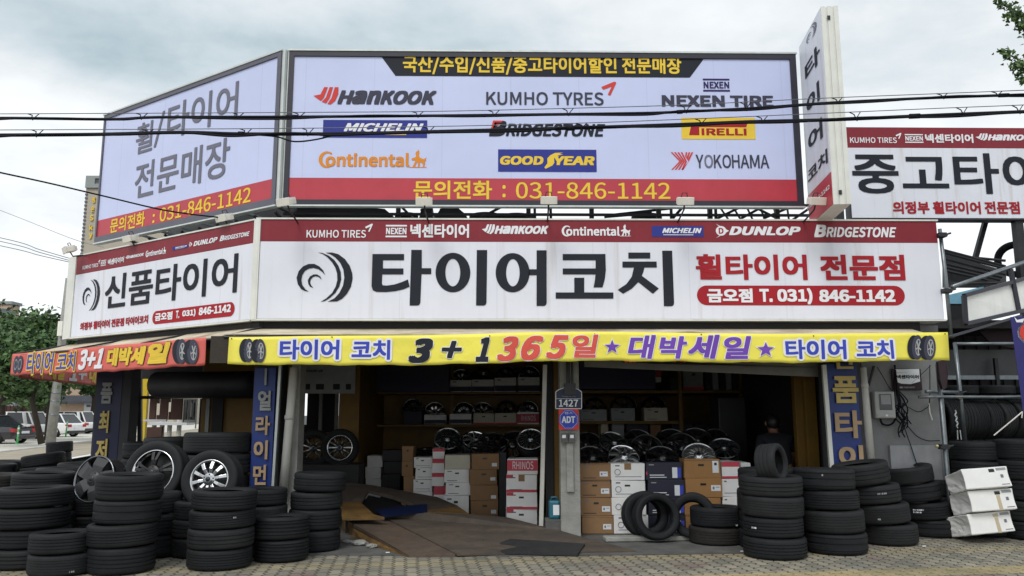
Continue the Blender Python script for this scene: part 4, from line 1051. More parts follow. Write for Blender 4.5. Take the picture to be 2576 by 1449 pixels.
# the banner on the street side, seen from behind the corner
B0 = Vector((RBb.x - .02, RBb.y + .12, za)); B1 = Vector((RBb.x - .40, RBb.y + 5.2, za))
FSB = Face(B0, (B1 - B0)); LS = (B1 - B0).length
t = banner('banner', 'red banner hanging along the street side behind the slanted corner banner', FSB, [0, LS / 2, LS], [-.01, -.01, -.01], [-.36, -.37, -.35], 'banner_red', lambda u, v: .012 * math.sin(u * 3 + 1))
for st, a, b, mt in (('글자', .15, .85, 'ink_yellow'), ('세일', .95, 1.55, 'ink_yellow'), ('1+', 1.7, 2.35, 'ink_white'), ('대박', 2.45, 3.2, 'ink_yellow'), ('세일', 3.3, 4.0, 'ink_yellow'), ('3+1', 4.1, 4.9, 'ink_yellow')):
    if st == '글자': st = '대박'
    m = MB(); ftext(m, FSB, st, None, None, .006, .04, .15, uvbox=((a, -.33), (b, -.05))); m.build('lettering', mt, t)

# ================================================================ upright signs on the pillars
def column_sign(label, px, py, wpx, Y, letters, panel='paint_blue', yaw=0.0):
    tl = atY(px[0], py[0], Y); bl = atY(px[1], py[1], Y); k = dep(bl) / F
    fc = Face(bl, (math.cos(yaw), math.sin(yaw), 0))
    wd = wpx * k; hgt = tl.z - bl.z
    t = thing('pillar_sign', label, 'sign', bl + Vector((wd / 2, .03, 0)))
    slab(fc, 0, wd, 0, hgt, -.05, 0).build('panel', panel, t, bevel=0.004)
    for st, a, b, mt in letters:
        m = MB(); ftext(m, fc, st, a, b, .012, .03); ob = m.build('letter', mt, t)
        md = ob.modifiers.new('solid', 'SOLIDIFY'); md.thickness = .02; md.offset = 1
    return t
gA = lambda x, y: (x * .3827, 894.6 + y * .3827)
column_sign('navy upright sign with dull grey and gold letters on the far corner pillar', (234, 227), (930, 1205), 60, 2.40,
            [('품', gA(662, 315), gA(748, 178), 'letter_dim'), ('최', gA(650, 508), gA(724, 362), 'letter_gold'), ('저', gA(628, 688), gA(713, 546), 'letter_gold')], 'paint_navy', .12)
gB = lambda x, y: (255.6 + x * .27336, 881.8 + y * .27336)
column_sign('blue upright sign with grey and tan letters beside the white drainpipe', (646, 627), (925, 1228), 54, .16,
            [('ㅣ', gB(1503, 318), gB(1530, 165), 'letter_dim'), ('얼', gB(1440, 552), gB(1570, 370), 'letter_dim'), ('라', gB(1420, 776), gB(1560, 600), 'letter_tan'), ('이', gB(1402, 1000), gB(1538, 826), 'letter_tan'), ('먼', gB(1396, 1235), gB(1525, 1050), 'letter_tan')])
gC = lambda x, y: (1932 + x * .3827, 894.6 + y * .3827)
column_sign('weathered blue upright sign with big gold and tan letters on the right pillar', (2080, 2092), (915, 1200), 82, .14,
            [('신', gC(420, 88), gC(548, -30), 'letter_gold'), ('품', gC(425, 312), gC(582, 135), 'letter_gold'), ('타', gC(440, 542), gC(604, 360), 'letter_tan'), ('이', gC(466, 745), gC(616, 588), 'letter_tan')])
t_shop = bpy.data.objects['tyre_shop']
m = MB(); m.beam(atY(2072, 918, .12), atY(2092, 1180, .12), .045, .05); m.build('trim', 'alu_cream', t_shop)

# ================================================================ signs and fittings on the concrete pillar
Yp = -.03
fc = Face(atY(1430, 1000, Yp), (1, 0, 0))
t = thing('house_number_sign', 'navy house number plate with peaked top and white rim on the concrete pillar', 'sign', atY(1430, 1028, Yp))
m = MB(); R_ = [fc.uv(*p) for p in ((1398, 1028), (1463, 1028), (1463, 986), (1455, 980), (1430, 972), (1406, 980), (1398, 986))]
m.prism([fc.p(a, b, 0) for a, b in R_], fc.n * -.02); m.build('plate', 'paint_navy', t)
m = MB(); q = R_ + [R_[0]]
for a, b in zip(q[:-1], q[1:]): m.beam(fc.p(a[0], a[1], .002), fc.p(b[0], b[1], .002), .011, .008)
m.beam(fc.p(*fc.uv(1399, 1003), .001), fc.p(*fc.uv(1462, 1003), .001), .008, .004); m.build('rim', 'paper', t)
m = MB(); ftext(m, fc, '1427', (1406, 1023), (1454, 1005), .006, .02); m.build('number', 'paper', t)
m = MB(); ftext(m, fc, '호국로', (1418, 993), (1443, 985), .006, .01); ftext(m, fc, 'Hoguk-ro', (1414, 999), (1448, 995), .006, .0); m.build('street_name', 'paper_dim', t)
t = thing('security_sign', 'blue octagonal alarm company plate on an orange board below the house number', 'sign', atY(1429, 1080, Yp))
m = MB(); a = fc.uv(1406, 1081); b = fc.uv(1455, 1029); slab(fc, a[0], b[0], a[1], b[1], -.012, 0, m); m.build('backboard', 'ink_scarlet', t)
m = MB(); fpoly(m, fc, ellipse(1430.5, 1055, 25.5, 26, 8, 22.5, 382.5), .003); m.build('octagon', 'ink_royal', t)
m = MB(); o = [fc.uv(*p) for p in ellipse(1430.5, 1055, 23.2, 23.7, 8, 22.5, 382.5)]; o.append(o[0])
for p, q in zip(o[:-1], o[1:]): m.beam(fc.p(p[0], p[1], .004), fc.p(q[0], q[1], .004), .005, .003)
ftext(m, fc, 'ADT', (1413, 1064), (1447, 1047), .006, .04); ftext(m, fc, '캡스', (1420, 1042), (1441, 1036), .006, .0)
m.build('lettering', 'paper', t)
t = thing('switch_box', 'pair of grey switch covers screwed to the concrete pillar', 'switch', atY(1430, 1115, Yp))
m = MB()
for x0, x1 in ((1412, 1428), (1430, 1446)):
    a = fc.uv(x0, 1114); b = fc.uv(x1, 1089); slab(fc, a[0], b[0], a[1], b[1], -.02, .015, m)
m.build('cover', 'concrete_dark', t, bevel=.004)
m = MB()
for x0 in (1414, 1434): a = fc.uv(x0, 1102); b = fc.uv(x0 + 9, 1094); slab(fc, a[0], b[0], a[1], b[1], .015, .02, m)
m.build('switch', 'paper', t)

# ================================================================ floodlights under the billboards
fl_n = [0]
def floodlight(px, py, Y, label, yaw=0.0, armto=None, sc=1.0):
    c = atY(px, py, Y)
    t = thing('floodlight', label, 'floodlight', c, 'floodlights lighting the billboards')
    M = Matrix.Translation(c) @ Matrix.Rotation(yaw, 4, 'Z') @ Matrix.Rotation(rad(18), 4, 'X')
    s = sc * 1.05
    m = MB(); m.box(-.085 * s, .085 * s, -.06 * s, .06 * s, -.035 * s, .035 * s, 0, M); m.box(-.097 * s, .097 * s, -.075 * s, -.055 * s, -.042 * s, .048 * s, 0, M)
    for k in range(5): m.box((-.07 + .032 * k) * s, (-.062 + .032 * k) * s, .06 * s, .085 * s, -.03 * s, .03 * s, 0, M)
    m.build('housing', 'plastic_cream', t, bevel=.01)
    m = MB(); m.box(-.075 * s, .075 * s, -.066 * s, .066 * s, .036 * s, .046 * s, 0, M); m.build('lens', 'lamp_clear', t)
    m = MB(); end = armto or (c + Vector((-.02, .7, -.2)))
    m.tube([M @ Vector((0, 0, -.035)), M @ Vector((0, .02, -.11)), end], .011, 6)
    m.tube([M @ Vector((-.04, .02, .04)), M @ Vector((-.03, .0, .10)), M @ Vector((.03, .02, .10)), M @ Vector((.04, .03, .04))], .006, 5)
    m.build('arm', 'steel_dark', t)
for px, py, Y, yaw, lab in ((722, 508, -.45, -.5, 'cream floodlight at the corner gap between the two billboards'), (1068, 507, -.45, 0, 'cream floodlight in front of the first characters of the yellow phone line'),
                            (1380, 504, -.45, 0, 'cream floodlight under the middle digits of the yellow phone number'), (1722, 506, -.45, 0, 'cream floodlight just right of the yellow phone number'),
                            (2052, 506, -.45, .1, 'cream floodlight touching the foot of the narrow sign box')):
    c = atY(px, py, Y)
    floodlight(px, py, Y, lab, yaw, Vector((c.x + .03, .5, c.z - .22)))
for px, py, Y, lab in ((566, 548, .35, 'cream floodlight under the right end of the slanted billboard'), (330, 600, 1.55, 'cream floodlight under the left end of the slanted billboard')):
    c = atY(px, py, Y); e_ = atY(px + 90, py + 4, Y + .7)
    floodlight(px, py, Y, lab, -.62, e_)
c = atY(175, 628, 2.2); floodlight(175, 628, 2.2, 'cream floodlight on a long arm in front of the beige tower', -.9, atY(290, 632, 2.9), 1.05)

# ================================================================ steelwork between signs and billboards
zd = 0
t = thing('billboard_scaffold', 'dark steel lattice on the roof carrying the billboards', 'frame', (1, .8, 2.82))
m = MB(); zr = atY(1500, 521, .6).z; zl = atY(1500, 541, .6).z
for z_, Y in ((zr + .03, .62), (zl, .62), (zl + .05, 1.5)): m.box(-2.9, 4.35, Y, Y + .05, z_, z_ + .03)
for px in (1000, 1330, 1490, 1660, 1790, 1960): 
    x = atY(px, 530, .6).x; m.box(x - .03, x + .03, .66, .72, 2.82, 5.6)
m.build('rail', 'steel_dark', t)
def brace(a, b, w_): MB().beam(a, b, w_).build('brace', 'steel_dark', t)
for px in (1345, 1385, 1688, 1800): brace(atY(px, 521, .7), atY(px + 1, 556, .7), .035)
for a, b in (((1545, 540), (1690, 524)), ((1520, 546), (1640, 536)), ((1800, 552), (1860, 522)), ((1860, 552), (1915, 522)), ((1900, 522), (1960, 552)), ((1690, 552), (1720, 518)), ((1990, 556), (2045, 518)), ((700, 522), (760, 552)), ((745, 524), (730, 552)), ((1920, 550), (1990, 520)), ((1200, 553), (1262, 520)), ((1010, 520), (1042, 553))):
    brace(atY(a[0], a[1], .85), atY(b[0], b[1], .75), .03)
for k in range(6):
    for Y in (1.1, 1.9): brace(atY(1810 + 34 * k, 520, Y), atY(1835 + 30 * k, 556, Y), .022)
for k in range(9):                                                  # back struts under the slanted billboard
    q = FLB.p(-.3 - .42 * k, .0, -.24); brace(q, q + Vector((.35, .55, -.42)), .03)
m = MB(); m.box(-2.95, 4.3, .5, .62, 2.82, 2.95); m.box(-2.95, 4.3, 1.6, 1.72, 2.82, 2.95)
pA, pB = FLB.p(0, -.34, -.9), FLB.p(-4.0, -.34, -.9)
m.beam(pA, pB, .10, .34); m.beam(FLB.p(0, -.2, -.24), FLB.p(-4.1, -.2, -.24), .05); m.build('beam', 'steel_dark', t)
m = MB(); m.box(-2.8, 2.2, .95, 2.6, atY(1000, 556, 1).z - .02, atY(1000, 556, 1).z + .01); m.build('deck', 'steel_dark', t)
zd = atY(1000, 556, 1).z + .01
m = MB(); a = atY(735, 540, 1.2); b = atY(985, 540, 1.2)
m.prism([(a.x, 1.6, zd), (b.x, 1.6, zd), (b.x - .1, 1.6, zd + .24), (a.x + .3, 1.6, zd + .27)], (0, .05, 0)); m.build('back_panel', 'corrug', t)
slab(FLB, -4.3, -.62, -.62, .60, -1.30, -1.24).build('back_panel', 'corrug', t)
m = MB()
for k in range(7):
    a = FLB.p(-.75 - .5 * k, .1, -1.0); m.beam(a, a + Vector((.28, -.35, -.55)), .028); m.beam(FLB.p(-.75 - .5 * k, .02, -.1), FLB.p(-.75 - .5 * k, -.05, -1.2), .03)
m.build('strut', 'steel_galv', t)
for lab, Q in (('long dark tarpaulin bundle on the roof under the left half of the billboard', [(742, 524), (880, 521), (968, 526), (1000, 553), (738, 553)]), ('small dark tarpaulin bundle on the roof left of the billboard posts', [(1060, 527), (1072, 522), (1086, 524), (1090, 553), (1056, 553)]), ('humped dark tarpaulin bundle on the roof beside the billboard post', [(1108, 526), (1128, 522), (1152, 523), (1172, 540), (1178, 553), (1092, 553)])):
    m = MB(); m.prism([atY(x, y, 1.05) for x, y in Q], (0, .5, 0)); o = m.build('tarpaulin_bundle', 'tarp_dark', base=True, bevel=.02); tag(o, lab, 'tarpaulin')

# ================================================================ overhead cables
def catmull(P, n=8):
    out = []
    for i in range(len(P) - 1):
        p0 = P[max(i - 1, 0)]; p1 = P[i]; p2 = P[i + 1]; p3 = P[min(i + 2, len(P) - 1)]
        for k in range(n):
            f = k / n; out.append(.5 * ((2 * p1) + (p2 - p0) * f + (2 * p0 - 5 * p1 + 4 * p2 - p3) * f * f + (3 * p1 - p0 - 3 * p2 + p3) * f ** 3))
    return out + [P[-1]]
def cable_bundle(label, Y, pts, mpts, th, extra=()):
    P = [atY(x, y, Y) for x, y in pts]; Q = [atY(x, y, Y) for x, y in mpts]
    t = thing('overhead_cable', label, 'cable', P[len(P) // 2], 'overhead cable bundles')
    c = catmull(P); m = MB(); m.tube(c, th, 8); m.tube([p + Vector((0, -.01, .016 * math.sin(i * .37) * math.sin(i * .11) - .010)) for i, p in enumerate(c)], th * .62, 6)
    for i in range(9, len(c) - 3, 31): m.tube([c[i], c[i].lerp(c[i + 1], .8)], th * 1.45, 8)
    m.build('cable', 'cable', t, smooth=True)
    q = catmull(Q); m = MB(); m.tube(q, .004, 5); m.build('messenger_wire', 'wire', t)
    n = 0; x = c[0].x + .5
    def zat(L_, x):
        for a, b in zip(L_[:-1], L_[1:]):
            if a.x <= x <= b.x: return a.lerp(b, (x - a.x) / max(1e-6, b.x - a.x))
        return L_[-1]
    i = 0
    while x < c[-1].x - .3:
        a = zat(c, x); b1 = zat(q, x - .045); b2 = zat(q, x + .055)
        m = MB(); m.tube([b1, b1.lerp(a, .35) + Vector((.025, 0, 0)), a + Vector((0, -th, 0)), a + Vector((.012, -th, -th * 1.6))], .005, 5); m.tube([b2, a + Vector((.01, 0, 0))], .004, 5); m.build('hanger', 'cable', t)
        i += 1; x += .78 + .28 * math.sin(i * 2.3)
    for e in extra:
        m = MB(); m.tube(catmull([atY(x, y, Y) for x, y in e]), .007, 6); m.build('loose_wire', 'cable', t)
YC = -3.2
cable_bundle('upper of the two thick black cable bundles crossing in front of the billboards', YC,
             [(-500, 306), (-150, 302), (0, 297), (275, 300), (400, 295), (720, 294), (1000, 292), (1288, 289), (1600, 285), (1720, 281), (1900, 272), (2100, 258), (2350, 246), (2576, 238), (2900, 226), (3200, 216)],
             [(-500, 288), (0, 286.5), (720, 283), (1100, 280), (1450, 272), (1720, 264), (2050, 248), (2350, 236), (2576, 227), (2900, 213), (3200, 202)], .0135)
cable_bundle('lower of the two thick black cable bundles crossing in front of the billboards', YC - .1,
             [(-500, 343), (-150, 341), (0, 340), (250, 338), (450, 333), (600, 337), (760, 337), (900, 336), (1288, 326), (1450, 322), (1720, 313), (1900, 306), (2100, 301), (2350, 290), (2576, 281), (2900, 268), (3200, 256)],
             [(-500, 328), (0, 327), (720, 323), (1100, 318), (1450, 310), (1720, 300), (2050, 286), (2350, 273), (2576, 264), (2900, 249), (3200, 237)], .0165,
             [[(600, 337), (690, 343), (740, 356), (800, 350), (850, 336)]])
m = MB(); m.tube(catmull([atY(x, y, Y) for x, y, Y in ((-300, 385, -2), (-120, 407, -1.5), (0, 434, -1), (120, 460, -.6), (260, 493, -.2), (420, 530, .1), (560, 548, .33))]), .010, 6)
tag(m.build('service_cable', 'cable', base=True), 'single black cable sagging across the slanted billboard to its floodlight', 'cable')
for k, (y0, y1, lab) in enumerate(((598, 652, 'topmost of the three thin wires running from the left edge to the slanted sign'), (607, 657, 'middle one of the three thin wires running from the left edge to the slanted sign'), (618, 661, 'lowest of the three thin wires running from the left edge to the slanted sign'))):
    m = MB(); m.tube(catmull([atY(-400, y0 - 80, 6), atY(0, y0, 5), atY(100, (y0 + y1) / 2 + 3, 4), atY(182, y1, 2.7)]), .007, 5)
    tag(m.build('wire', 'wire', base=True), lab, 'wire', 'wires to the shop corner')
m = MB(); m.tube(catmull([atY(-300, 420, 12), atY(0, 529, 11), atY(180, 600, 10), atY(260, 622, 9)]), .006, 5)
tag(m.build('wire', 'wire', base=True), 'faint thin wire slanting down to the beige tower', 'wire')
# ================================================================ tyres
def tyre_mesh(name, grooves, mt, R=.32, w=.215, rim=.205, gd=.008, n=64):
    pr = [(rim, .022), (rim + .012, .012), (rim + .035, .004), (rim + .06, 0.0), (R - .026, .002), (R - .013, .008), (R - .005, .017), (R - .001, .030)]
    for g_, gw in grooves:
        z = g_ * w
        pr += [(R, z - gw), (R - gd, z - gw * .7), (R - gd, z + gw * .7), (R, z + gw)]
    pr += [(R - .001, w - .030), (R - .005, w - .017), (R - .013, w - .008), (R - .026, w - .002), (rim + .06, w), (rim + .035, w - .004), (rim + .012, w - .012), (rim, w - .022)]
    pr += [(rim - .006, w - .03), (rim + .03, w - .022), (R - .045, w - .028), (R - .022, w * .5), (R - .045, .028), (rim + .03, .022), (rim - .006, .03)]
    P = len(pr); vs = []; fs = []; uvs = []
    L = [0]
    for a, b in zip(pr, pr[1:] + pr[:1]): L.append(L[-1] + math.hypot(b[0] - a[0], b[1] - a[1]))
    for k in range(n):
        a = 2 * PI * k / n
        vs += [(r * math.cos(a), r * math.sin(a), z) for r, z in pr]
    for k in range(n):
        k2 = (k + 1) % n
        for j in range(P):
            j2 = (j + 1) % P
            fs.append((k * P + j, k2 * P + j, k2 * P + j2, k * P + j2))
            uvs += [(k / n * 2, L[j]), ((k + 1) / n * 2, L[j]), ((k + 1) / n * 2, L[j + 1]), (k / n * 2, L[j + 1])]
    me = bpy.data.meshes.new(name); me.from_pydata(vs, [], fs); me.materials.append(MATS[mt])
    uvl = me.uv_layers.new(name='UVMap')
    for i, u in enumerate(uvs): uvl.data[i].uv = u
    me.polygons.foreach_set('use_smooth', [True] * len(fs)); me.update()
    me.set_sharp_from_angle(angle=rad(32))
    return me
G4 = [(.27, .005), (.42, .006), (.58, .006), (.73, .005)]
G3 = [(.30, .007), (.5, .009), (.70, .007)]
G5 = [(.25, .004), (.37, .004), (.5, .005), (.63, .004), (.75, .004)]
TY = [tyre_mesh('tyre', G4, 'rubber'), tyre_mesh('tyre', G3, 'rubber_dusty'), tyre_mesh('tyre', G5, 'rubber'), tyre_mesh('tyre', G4, 'rubber_new', rim=.225), tyre_mesh('tyre', G5, 'rubber_dusty', gd=.004), tyre_mesh('tyre', G4, 'rubber_brown', gd=.005), tyre_mesh('tyre', [(.2, .004), (.5, .012), (.8, .004)], 'rubber'), tyre_mesh('tyre', [(.33, .010), (.5, .003), (.67, .010)], 'rubber_new', rim=.215)]
RIB = tyre_mesh('tyre', [(.22, .006), (.36, .010), (.52, .010), (.68, .010), (.82, .006)], 'rubber', gd=.012)
def tyre(loc, R, w_, label, rot=(0, 0, 0), me=None, group='tyres stacked outside the shop'):
    o = bpy.data.objects.new('tyre', me or random.choice(TY)); COL.objects.link(o)
    o.location = loc; o.rotation_euler = rot; e_ = 1 + random.uniform(-.018, .018); o.scale = (R / .32 * e_, R / .32 / e_, w_ / .215)
    return tag(o, label, 'tyre', group)
ORD = {1: ['single tyre'], 2: ['bottom', 'top'], 3: ['bottom', 'middle', 'top'], 4: ['bottom', 'second', 'third', 'top'], 5: ['bottom', 'second', 'middle', 'fourth', 'top']}
RMAX = {}
def stack(desc, cx, wpx, n, yb=None, D=None, ytop=None, cxt=None, tilt=0.0, w_=None, me=None, word='worn', z0=0.012, jit=.016, group='tyres stacked outside the shop'):
    if yb is not None:
        p = atZ(cx, yb, z0); dc = dep(p)
        for _ in range(5): R = wpx / 2 / F * (dc); dc = dep(p) + R
        h = Vector((p.x - CAM.x, p.y - CAM.y, 0)).normalized(); c = p + h * R
    else:
        d = ray(cx, 1039); c = CAM + d * (D / d.dot(FWD)); c.z = z0; R = wpx / 2 / F * D
        p = c - Vector((c.x - CAM.x, c.y - CAM.y, 0)).normalized() * R
    if w_ is None:
        zt_ = atY(cxt or cx, ytop, p.y).z; w_ = (zt_ - z0) / n
    lean = ((cxt - cx) / F * dep(p)) if cxt is not None else 0.0
    z = z0
    ws = [random.uniform(.9, 1.1) for _ in range(n)]; ws = [w_ * q * n / sum(ws) for q in ws]
    for i in range(n):
        w_ = ws[i]
        f = i / max(1, n - 1)
        r = R * (1 + random.uniform(-.035, .02))
        dx = lean * f + random.uniform(-jit, jit) * (i > 0); dy = random.uniform(-jit, jit) * (i > 0)
        tl = rad(tilt) * min(1, (i + .25) / max(1, n - 1)) + rad(random.uniform(-1.3, 1.3)) * (i > 0)
        rz = random.uniform(0, 6)
        rot = (Matrix.Rotation(rad(random.uniform(-1.2, 1.2)) * (i > 0), 3, 'X') @ Matrix.Rotation(tl, 3, 'Y') @ Matrix.Rotation(rz, 3, 'Z')).to_euler()
        up = Matrix.Rotation(tl, 3, 'Y') @ Vector((0, 0, 1))
        ordn = ORD[n][i]
        lab = ('%s tyre %s' % (word, desc)) if n == 1 else ('%s tyre, %s of the %s' % (word, ordn, desc))
        tyre((c.x + dx, c.y + dy, z + abs(math.sin(tl)) * R * .25), r, w_ * .985, lab, rot, me or random.choice(TY), group)
        z += w_
    return c, R, z
# front left group
stack('big stack at the left edge of the photo', 68, 184, 4, yb=1434, ytop=1232, me=None)
stack('low pair in the bottom left corner', 154, 150, 2, yb=1452, ytop=1345)
c3, R3, zt3 = stack('foremost tall stack left of the chrome lipped wheel', 303, 163, 4, yb=1448, ytop=1197, cxt=311)
stack('stack hidden behind the foremost tall stack', 384, 128, 3, yb=1406, ytop=1243)
stack('dark stack squeezed under the silver spoked wheel', 494, 124, 3, yb=1405, ytop=1262)
stack('tall stack in front of the silver spoked wheel', 551, 158, 4, yb=1437, ytop=1237, cxt=556)
stack('stack standing against the blue upright sign', 655, 126, 4, yb=1402, ytop=1232)
stack('wide grooved pair beside the ramp', 706, 138, 2, yb=1417, ytop=1303, me=RIB, word='clean')
stack('stack left of the ramp below the drainpipe', 788, 130, 4, yb=1391, ytop=1192, cxt=797)
# behind on the left
stack('stack behind the big stack at the left edge', 128, 146, 4, D=8.9, ytop=1192)
stack('stack with the open ring behind the loose grey rim', 180, 140, 4, D=9.9, ytop=1178)
stack('stack cut by the left photo edge behind the big one', 0, 142, 4, D=9.1, ytop=1196)
stack('stack carrying the loose grey rim', 222, 134, 3, yb=1388, ytop=1254)
stack('tilted stack by the street left of the gold lettered sign', 118, 98, 4, D=13.0, ytop=1145, cxt=121, tilt=-9)
stack('rear stack by the street beside the tilted one', 158, 62, 5, D=15.5, ytop=1112, tilt=-5)
stack('kerbside stack at the far left edge', 22, 96, 4, D=13.6, ytop=1160)
stack('short kerbside stack in front at the far left edge', -4, 98, 3, D=12.7, ytop=1168)
stack('low stack at the foot of the gold lettered sign', 208, 92, 3, D=12.0, ytop=1166)
# supports and pile inside the left bay
stack('hidden pair under the chrome lipped wheel', 384, 140, 2, D=9.15, w_=.235)
stack('hidden pair under the silver spoked wheel', 530, 140, 2, D=8.95, w_=.230)
stack('tall dark stack inside the left bay', 551, 162, 5, D=10.0, ytop=1088, group='tyres inside the shop')
stack('pile inside the left bay behind the chrome lipped wheel', 425, 110, 5, D=10.6, ytop=1100, group='tyres inside the shop')
stack('rear pile inside the left bay by the yellow panel', 368, 100, 5, D=11.6, ytop=1112, group='tyres inside the shop')
# right hand group
c1, R1, z1 = stack('stack that carries the upright tyre', 1951, 153, 4, yb=1410, ytop=1200, cxt=1948)
stack('stack behind the one carrying the upright tyre', 1922, 148, 4, D=9.25, ytop=1180)
stack('stack right of the one carrying the upright tyre', 2104, 152, 4, yb=1398, ytop=1182, cxt=2084)
stack('leaning stack below the torn blue sign', 2238, 136, 4, yb=1374, ytop=1168, cxt=2180, tilt=-7, word='ribbed')
stack('leaning stack nearest the white boxes', 2346, 128, 4, yb=1353, ytop=1176, cxt=2292, tilt=-8, word='ribbed')
stack('narrow stack between the leaning stack and the white boxes', 2352, 70, 3, D=10.3, ytop=1206, w_=.22)
stack('low pair by the doorway right of the upright loose tyres', 1803, 132, 2, yb=1374, ytop=1279)
# right yard
stack('yard stack behind the white boxes', 2452, 130, 5, D=10.2, ytop=1112, group='tyres in the yard')
stack('yard stack at the right edge of the photo', 2566, 128, 5, D=9.9, ytop=1106, group='tyres in the yard')
stack('yard stack beyond the right edge', 2670, 128, 5, D=9.8, ytop=1100, group='tyres in the yard')
stack('rear yard stack beside the scaffold pole', 2398, 90, 4, D=11.0, ytop=1140, group='tyres in the yard')
# upright tyres
def up_tyre(cx, cy, rpx, D, w_, label, yaw=0.0, lean=12, group='loose upright tyres', me=None, zc=None):
    d = ray(cx, cy); c = CAM + d * (D / d.dot(FWD)); R = rpx / F * D
    if zc is not None: c.z = zc + R * math.cos(rad(lean)) + w_ * .5 * math.sin(rad(lean))
    M = Matrix.Rotation(yaw, 3, 'Z') @ Matrix.Rotation(PI / 2 - rad(lean), 3, 'X')
    c = c - M @ Vector((0, 0, w_ / 2))
    return tyre(c, R, w_, label, M.to_euler(), me, group)
up_tyre(1650, 1292, 58, 9.45, .19, 'foremost loose tyre leaning upright by the concrete pillar', .12, 10, zc=.012, me=TY[3])
up_tyre(1622, 1290, 57, 9.66, .19, 'loose tyre tucked behind the foremost upright one', .10, 10, zc=.012, me=TY[0])
up_tyre(1743, 1290, 56, 9.55, .18, 'loose tyre leaning against the kraft boxes behind the low pair', -.25, 14, zc=.012, me=TY[0])
up_tyre(1940, 1164, 47, 8.5, .22, 'upright tyre standing turned on top of a stack', .85, 6, me=TY[1])

# ================================================================ wheels
def wheel_parts(t, R, n, mt, lipm, style='ten', w_=.19, tyreR=None, hub=True, wspoke=.075, lipw=.022):
    """rim standing in the local XZ plane, face towards -Y"""
    MX = Matrix.Rotation(PI / 2, 4, 'X')
    m = MB()
    pr = [(R, -.0), (R + .004, .006), (R - .002, .014), (R - .012, .012), (R - lipw, -.02), (R - .024, -.03), (R - .034, -.05), (R - .045, -.12), (R - .03, -w_ + .02), (R, -w_), (R + .004, -w_ + .004), (R - .022, -.06)]
    m.lathe(pr[:5], 56, MX, 0); m.build('rim_lip', lipm, t, smooth=True, local=True)
    m = MB(); m.lathe(pr[4:], 56, MX, 0)
    m.build('rim_barrel', 'plastic_black' if mt == 'plastic_black' or style == 'cover' else 'alloy_black' if 'black' in mt else 'alloy_grey', t, smooth=True, local=True)
    if style == 'cover' or mt == 'plastic_black':
        m = MB(); m.lathe([(0, -.10), (R - .03, -.10), (R - .03, -.115), (0, -.115)], 40, MX); m.build('back_disc', 'plastic_black', t, local=True)  # added black disc, gives the wheel a dark inside behind its spokes
    m = MB(); hr = .055 * R / .22
    Rr = R - .020
    for k in range(n):
        a = 2 * PI * k / n + PI / 2
        twin = (-.10, .10) if style == 'twin' else (0,)
        for dv in twin:
            w0, w1 = wspoke * R * (.8 if style == 'twin' else 1.1), wspoke * R * (.9 if style == 'twin' else 1.5)
            if style == 'turbine': w0, w1 = .05 * R, .17 * R
            ca, sa = math.cos(a), math.sin(a)
            a2 = a + dv * 1.6 + (.35 if style == 'turbine' else 0)
            c2, s2 = math.cos(a2), math.sin(a2)
            p0 = Vector((ca * hr * .8, -.012, sa * hr * .8)); p1 = Vector((c2 * Rr, -.006, s2 * Rr)); pm = (p0 + p1) / 2 + Vector((0, -.020, 0))
            t0 = Vector((-sa, 0, ca)); t2 = Vector((-s2, 0, c2))
            q = [p0 - t0 * w0, p0 + t0 * w0, pm - t0 * (w0 + w1) / 2, pm + t0 * (w0 + w1) / 2, p1 - t2 * w1, p1 + t2 * w1]
            b = [v + Vector((0, .035, 0)) for v in q]
            m.add(q + b, [(0, 2, 3, 1), (2, 4, 5, 3), (6, 7, 9, 8), (8, 9, 11, 10), (0, 6, 8, 2), (2, 8, 10, 4), (1, 3, 9, 7), (3, 5, 11, 9), (0, 1, 7, 6), (4, 10, 11, 5)])
    m.build('spokes', mt, t, local=True, bevel=.004)
    if hub:
        m = MB(); m.lathe([(0, .045), (hr * .62, .043), (hr * .9, .03), (hr * 1.25, .018), (hr * 1.35, -.03), (0, -.03)], 24, MX)
        for k in range(5):
            a = 2 * PI * k / 5 + .3; m.box(-.006, .006, -.034, -.01, -.006, .006, 1, Matrix.Translation((hr * math.cos(a), 0, hr * math.sin(a))))
        m.build('hub', [mt, 'plastic_black'], t, local=True, smooth=False)
        m = MB(); m.lathe([(0, .048), (hr * .5, .047), (hr * .56, .04)], 20, MX); m.build('hub_cap', 'plastic_black', t, local=True, smooth=True)
    if tyreR:
        o = bpy.data.objects.new('tyre', tyre_mesh('tyre', G4, 'rubber_dusty', tyreR, w_ + .03, R - .004)); COL.objects.link(o); o.parent = t
        o.rotation_euler = (PI / 2, 0, 0); o.location = (0, w_ + .005, 0)
    # the added back disc stands in for the dark inside of the wheel
def wheel(label, R, n, mt, lipm, style='ten', tyreR=None, **k):
    t = thing('alloy_wheel', label, 'wheel', (0, 0, 0), 'alloy wheels at the shop')
    wheel_parts(t, R, n, mt, lipm, style, tyreR=tyreR, **k)
    return t
def put(t, cx, cy, D, yaw=0.0, lean=10, roll=0.0, sc=1.0):
    d = ray(cx, cy); c = CAM + d * (D / d.dot(FWD))
    t.location = c; t.scale = (sc,) * 3
    t.rotation_euler = (Matrix.Rotation(yaw, 3, 'Z') @ Matrix.Rotation(-rad(lean), 3, 'X') @ Matrix.Rotation(roll, 3, 'Y')).to_euler()
    return t
put(wheel('large tyred wheel with polished chrome lip leaning on the tyres', .255, 5, 'plastic_black', 'chrome', 'twin', tyreR=.362, lipw=.040), 385, 1189, 9.05, -.18, 12)
put(wheel('tyred wheel with ten dirty silver spokes on the tyre pile', .212, 10, 'alloy_silver', 'alloy_silver', 'ten', tyreR=.318, wspoke=.062), 527, 1206, 8.72, -.08, 9, .1)
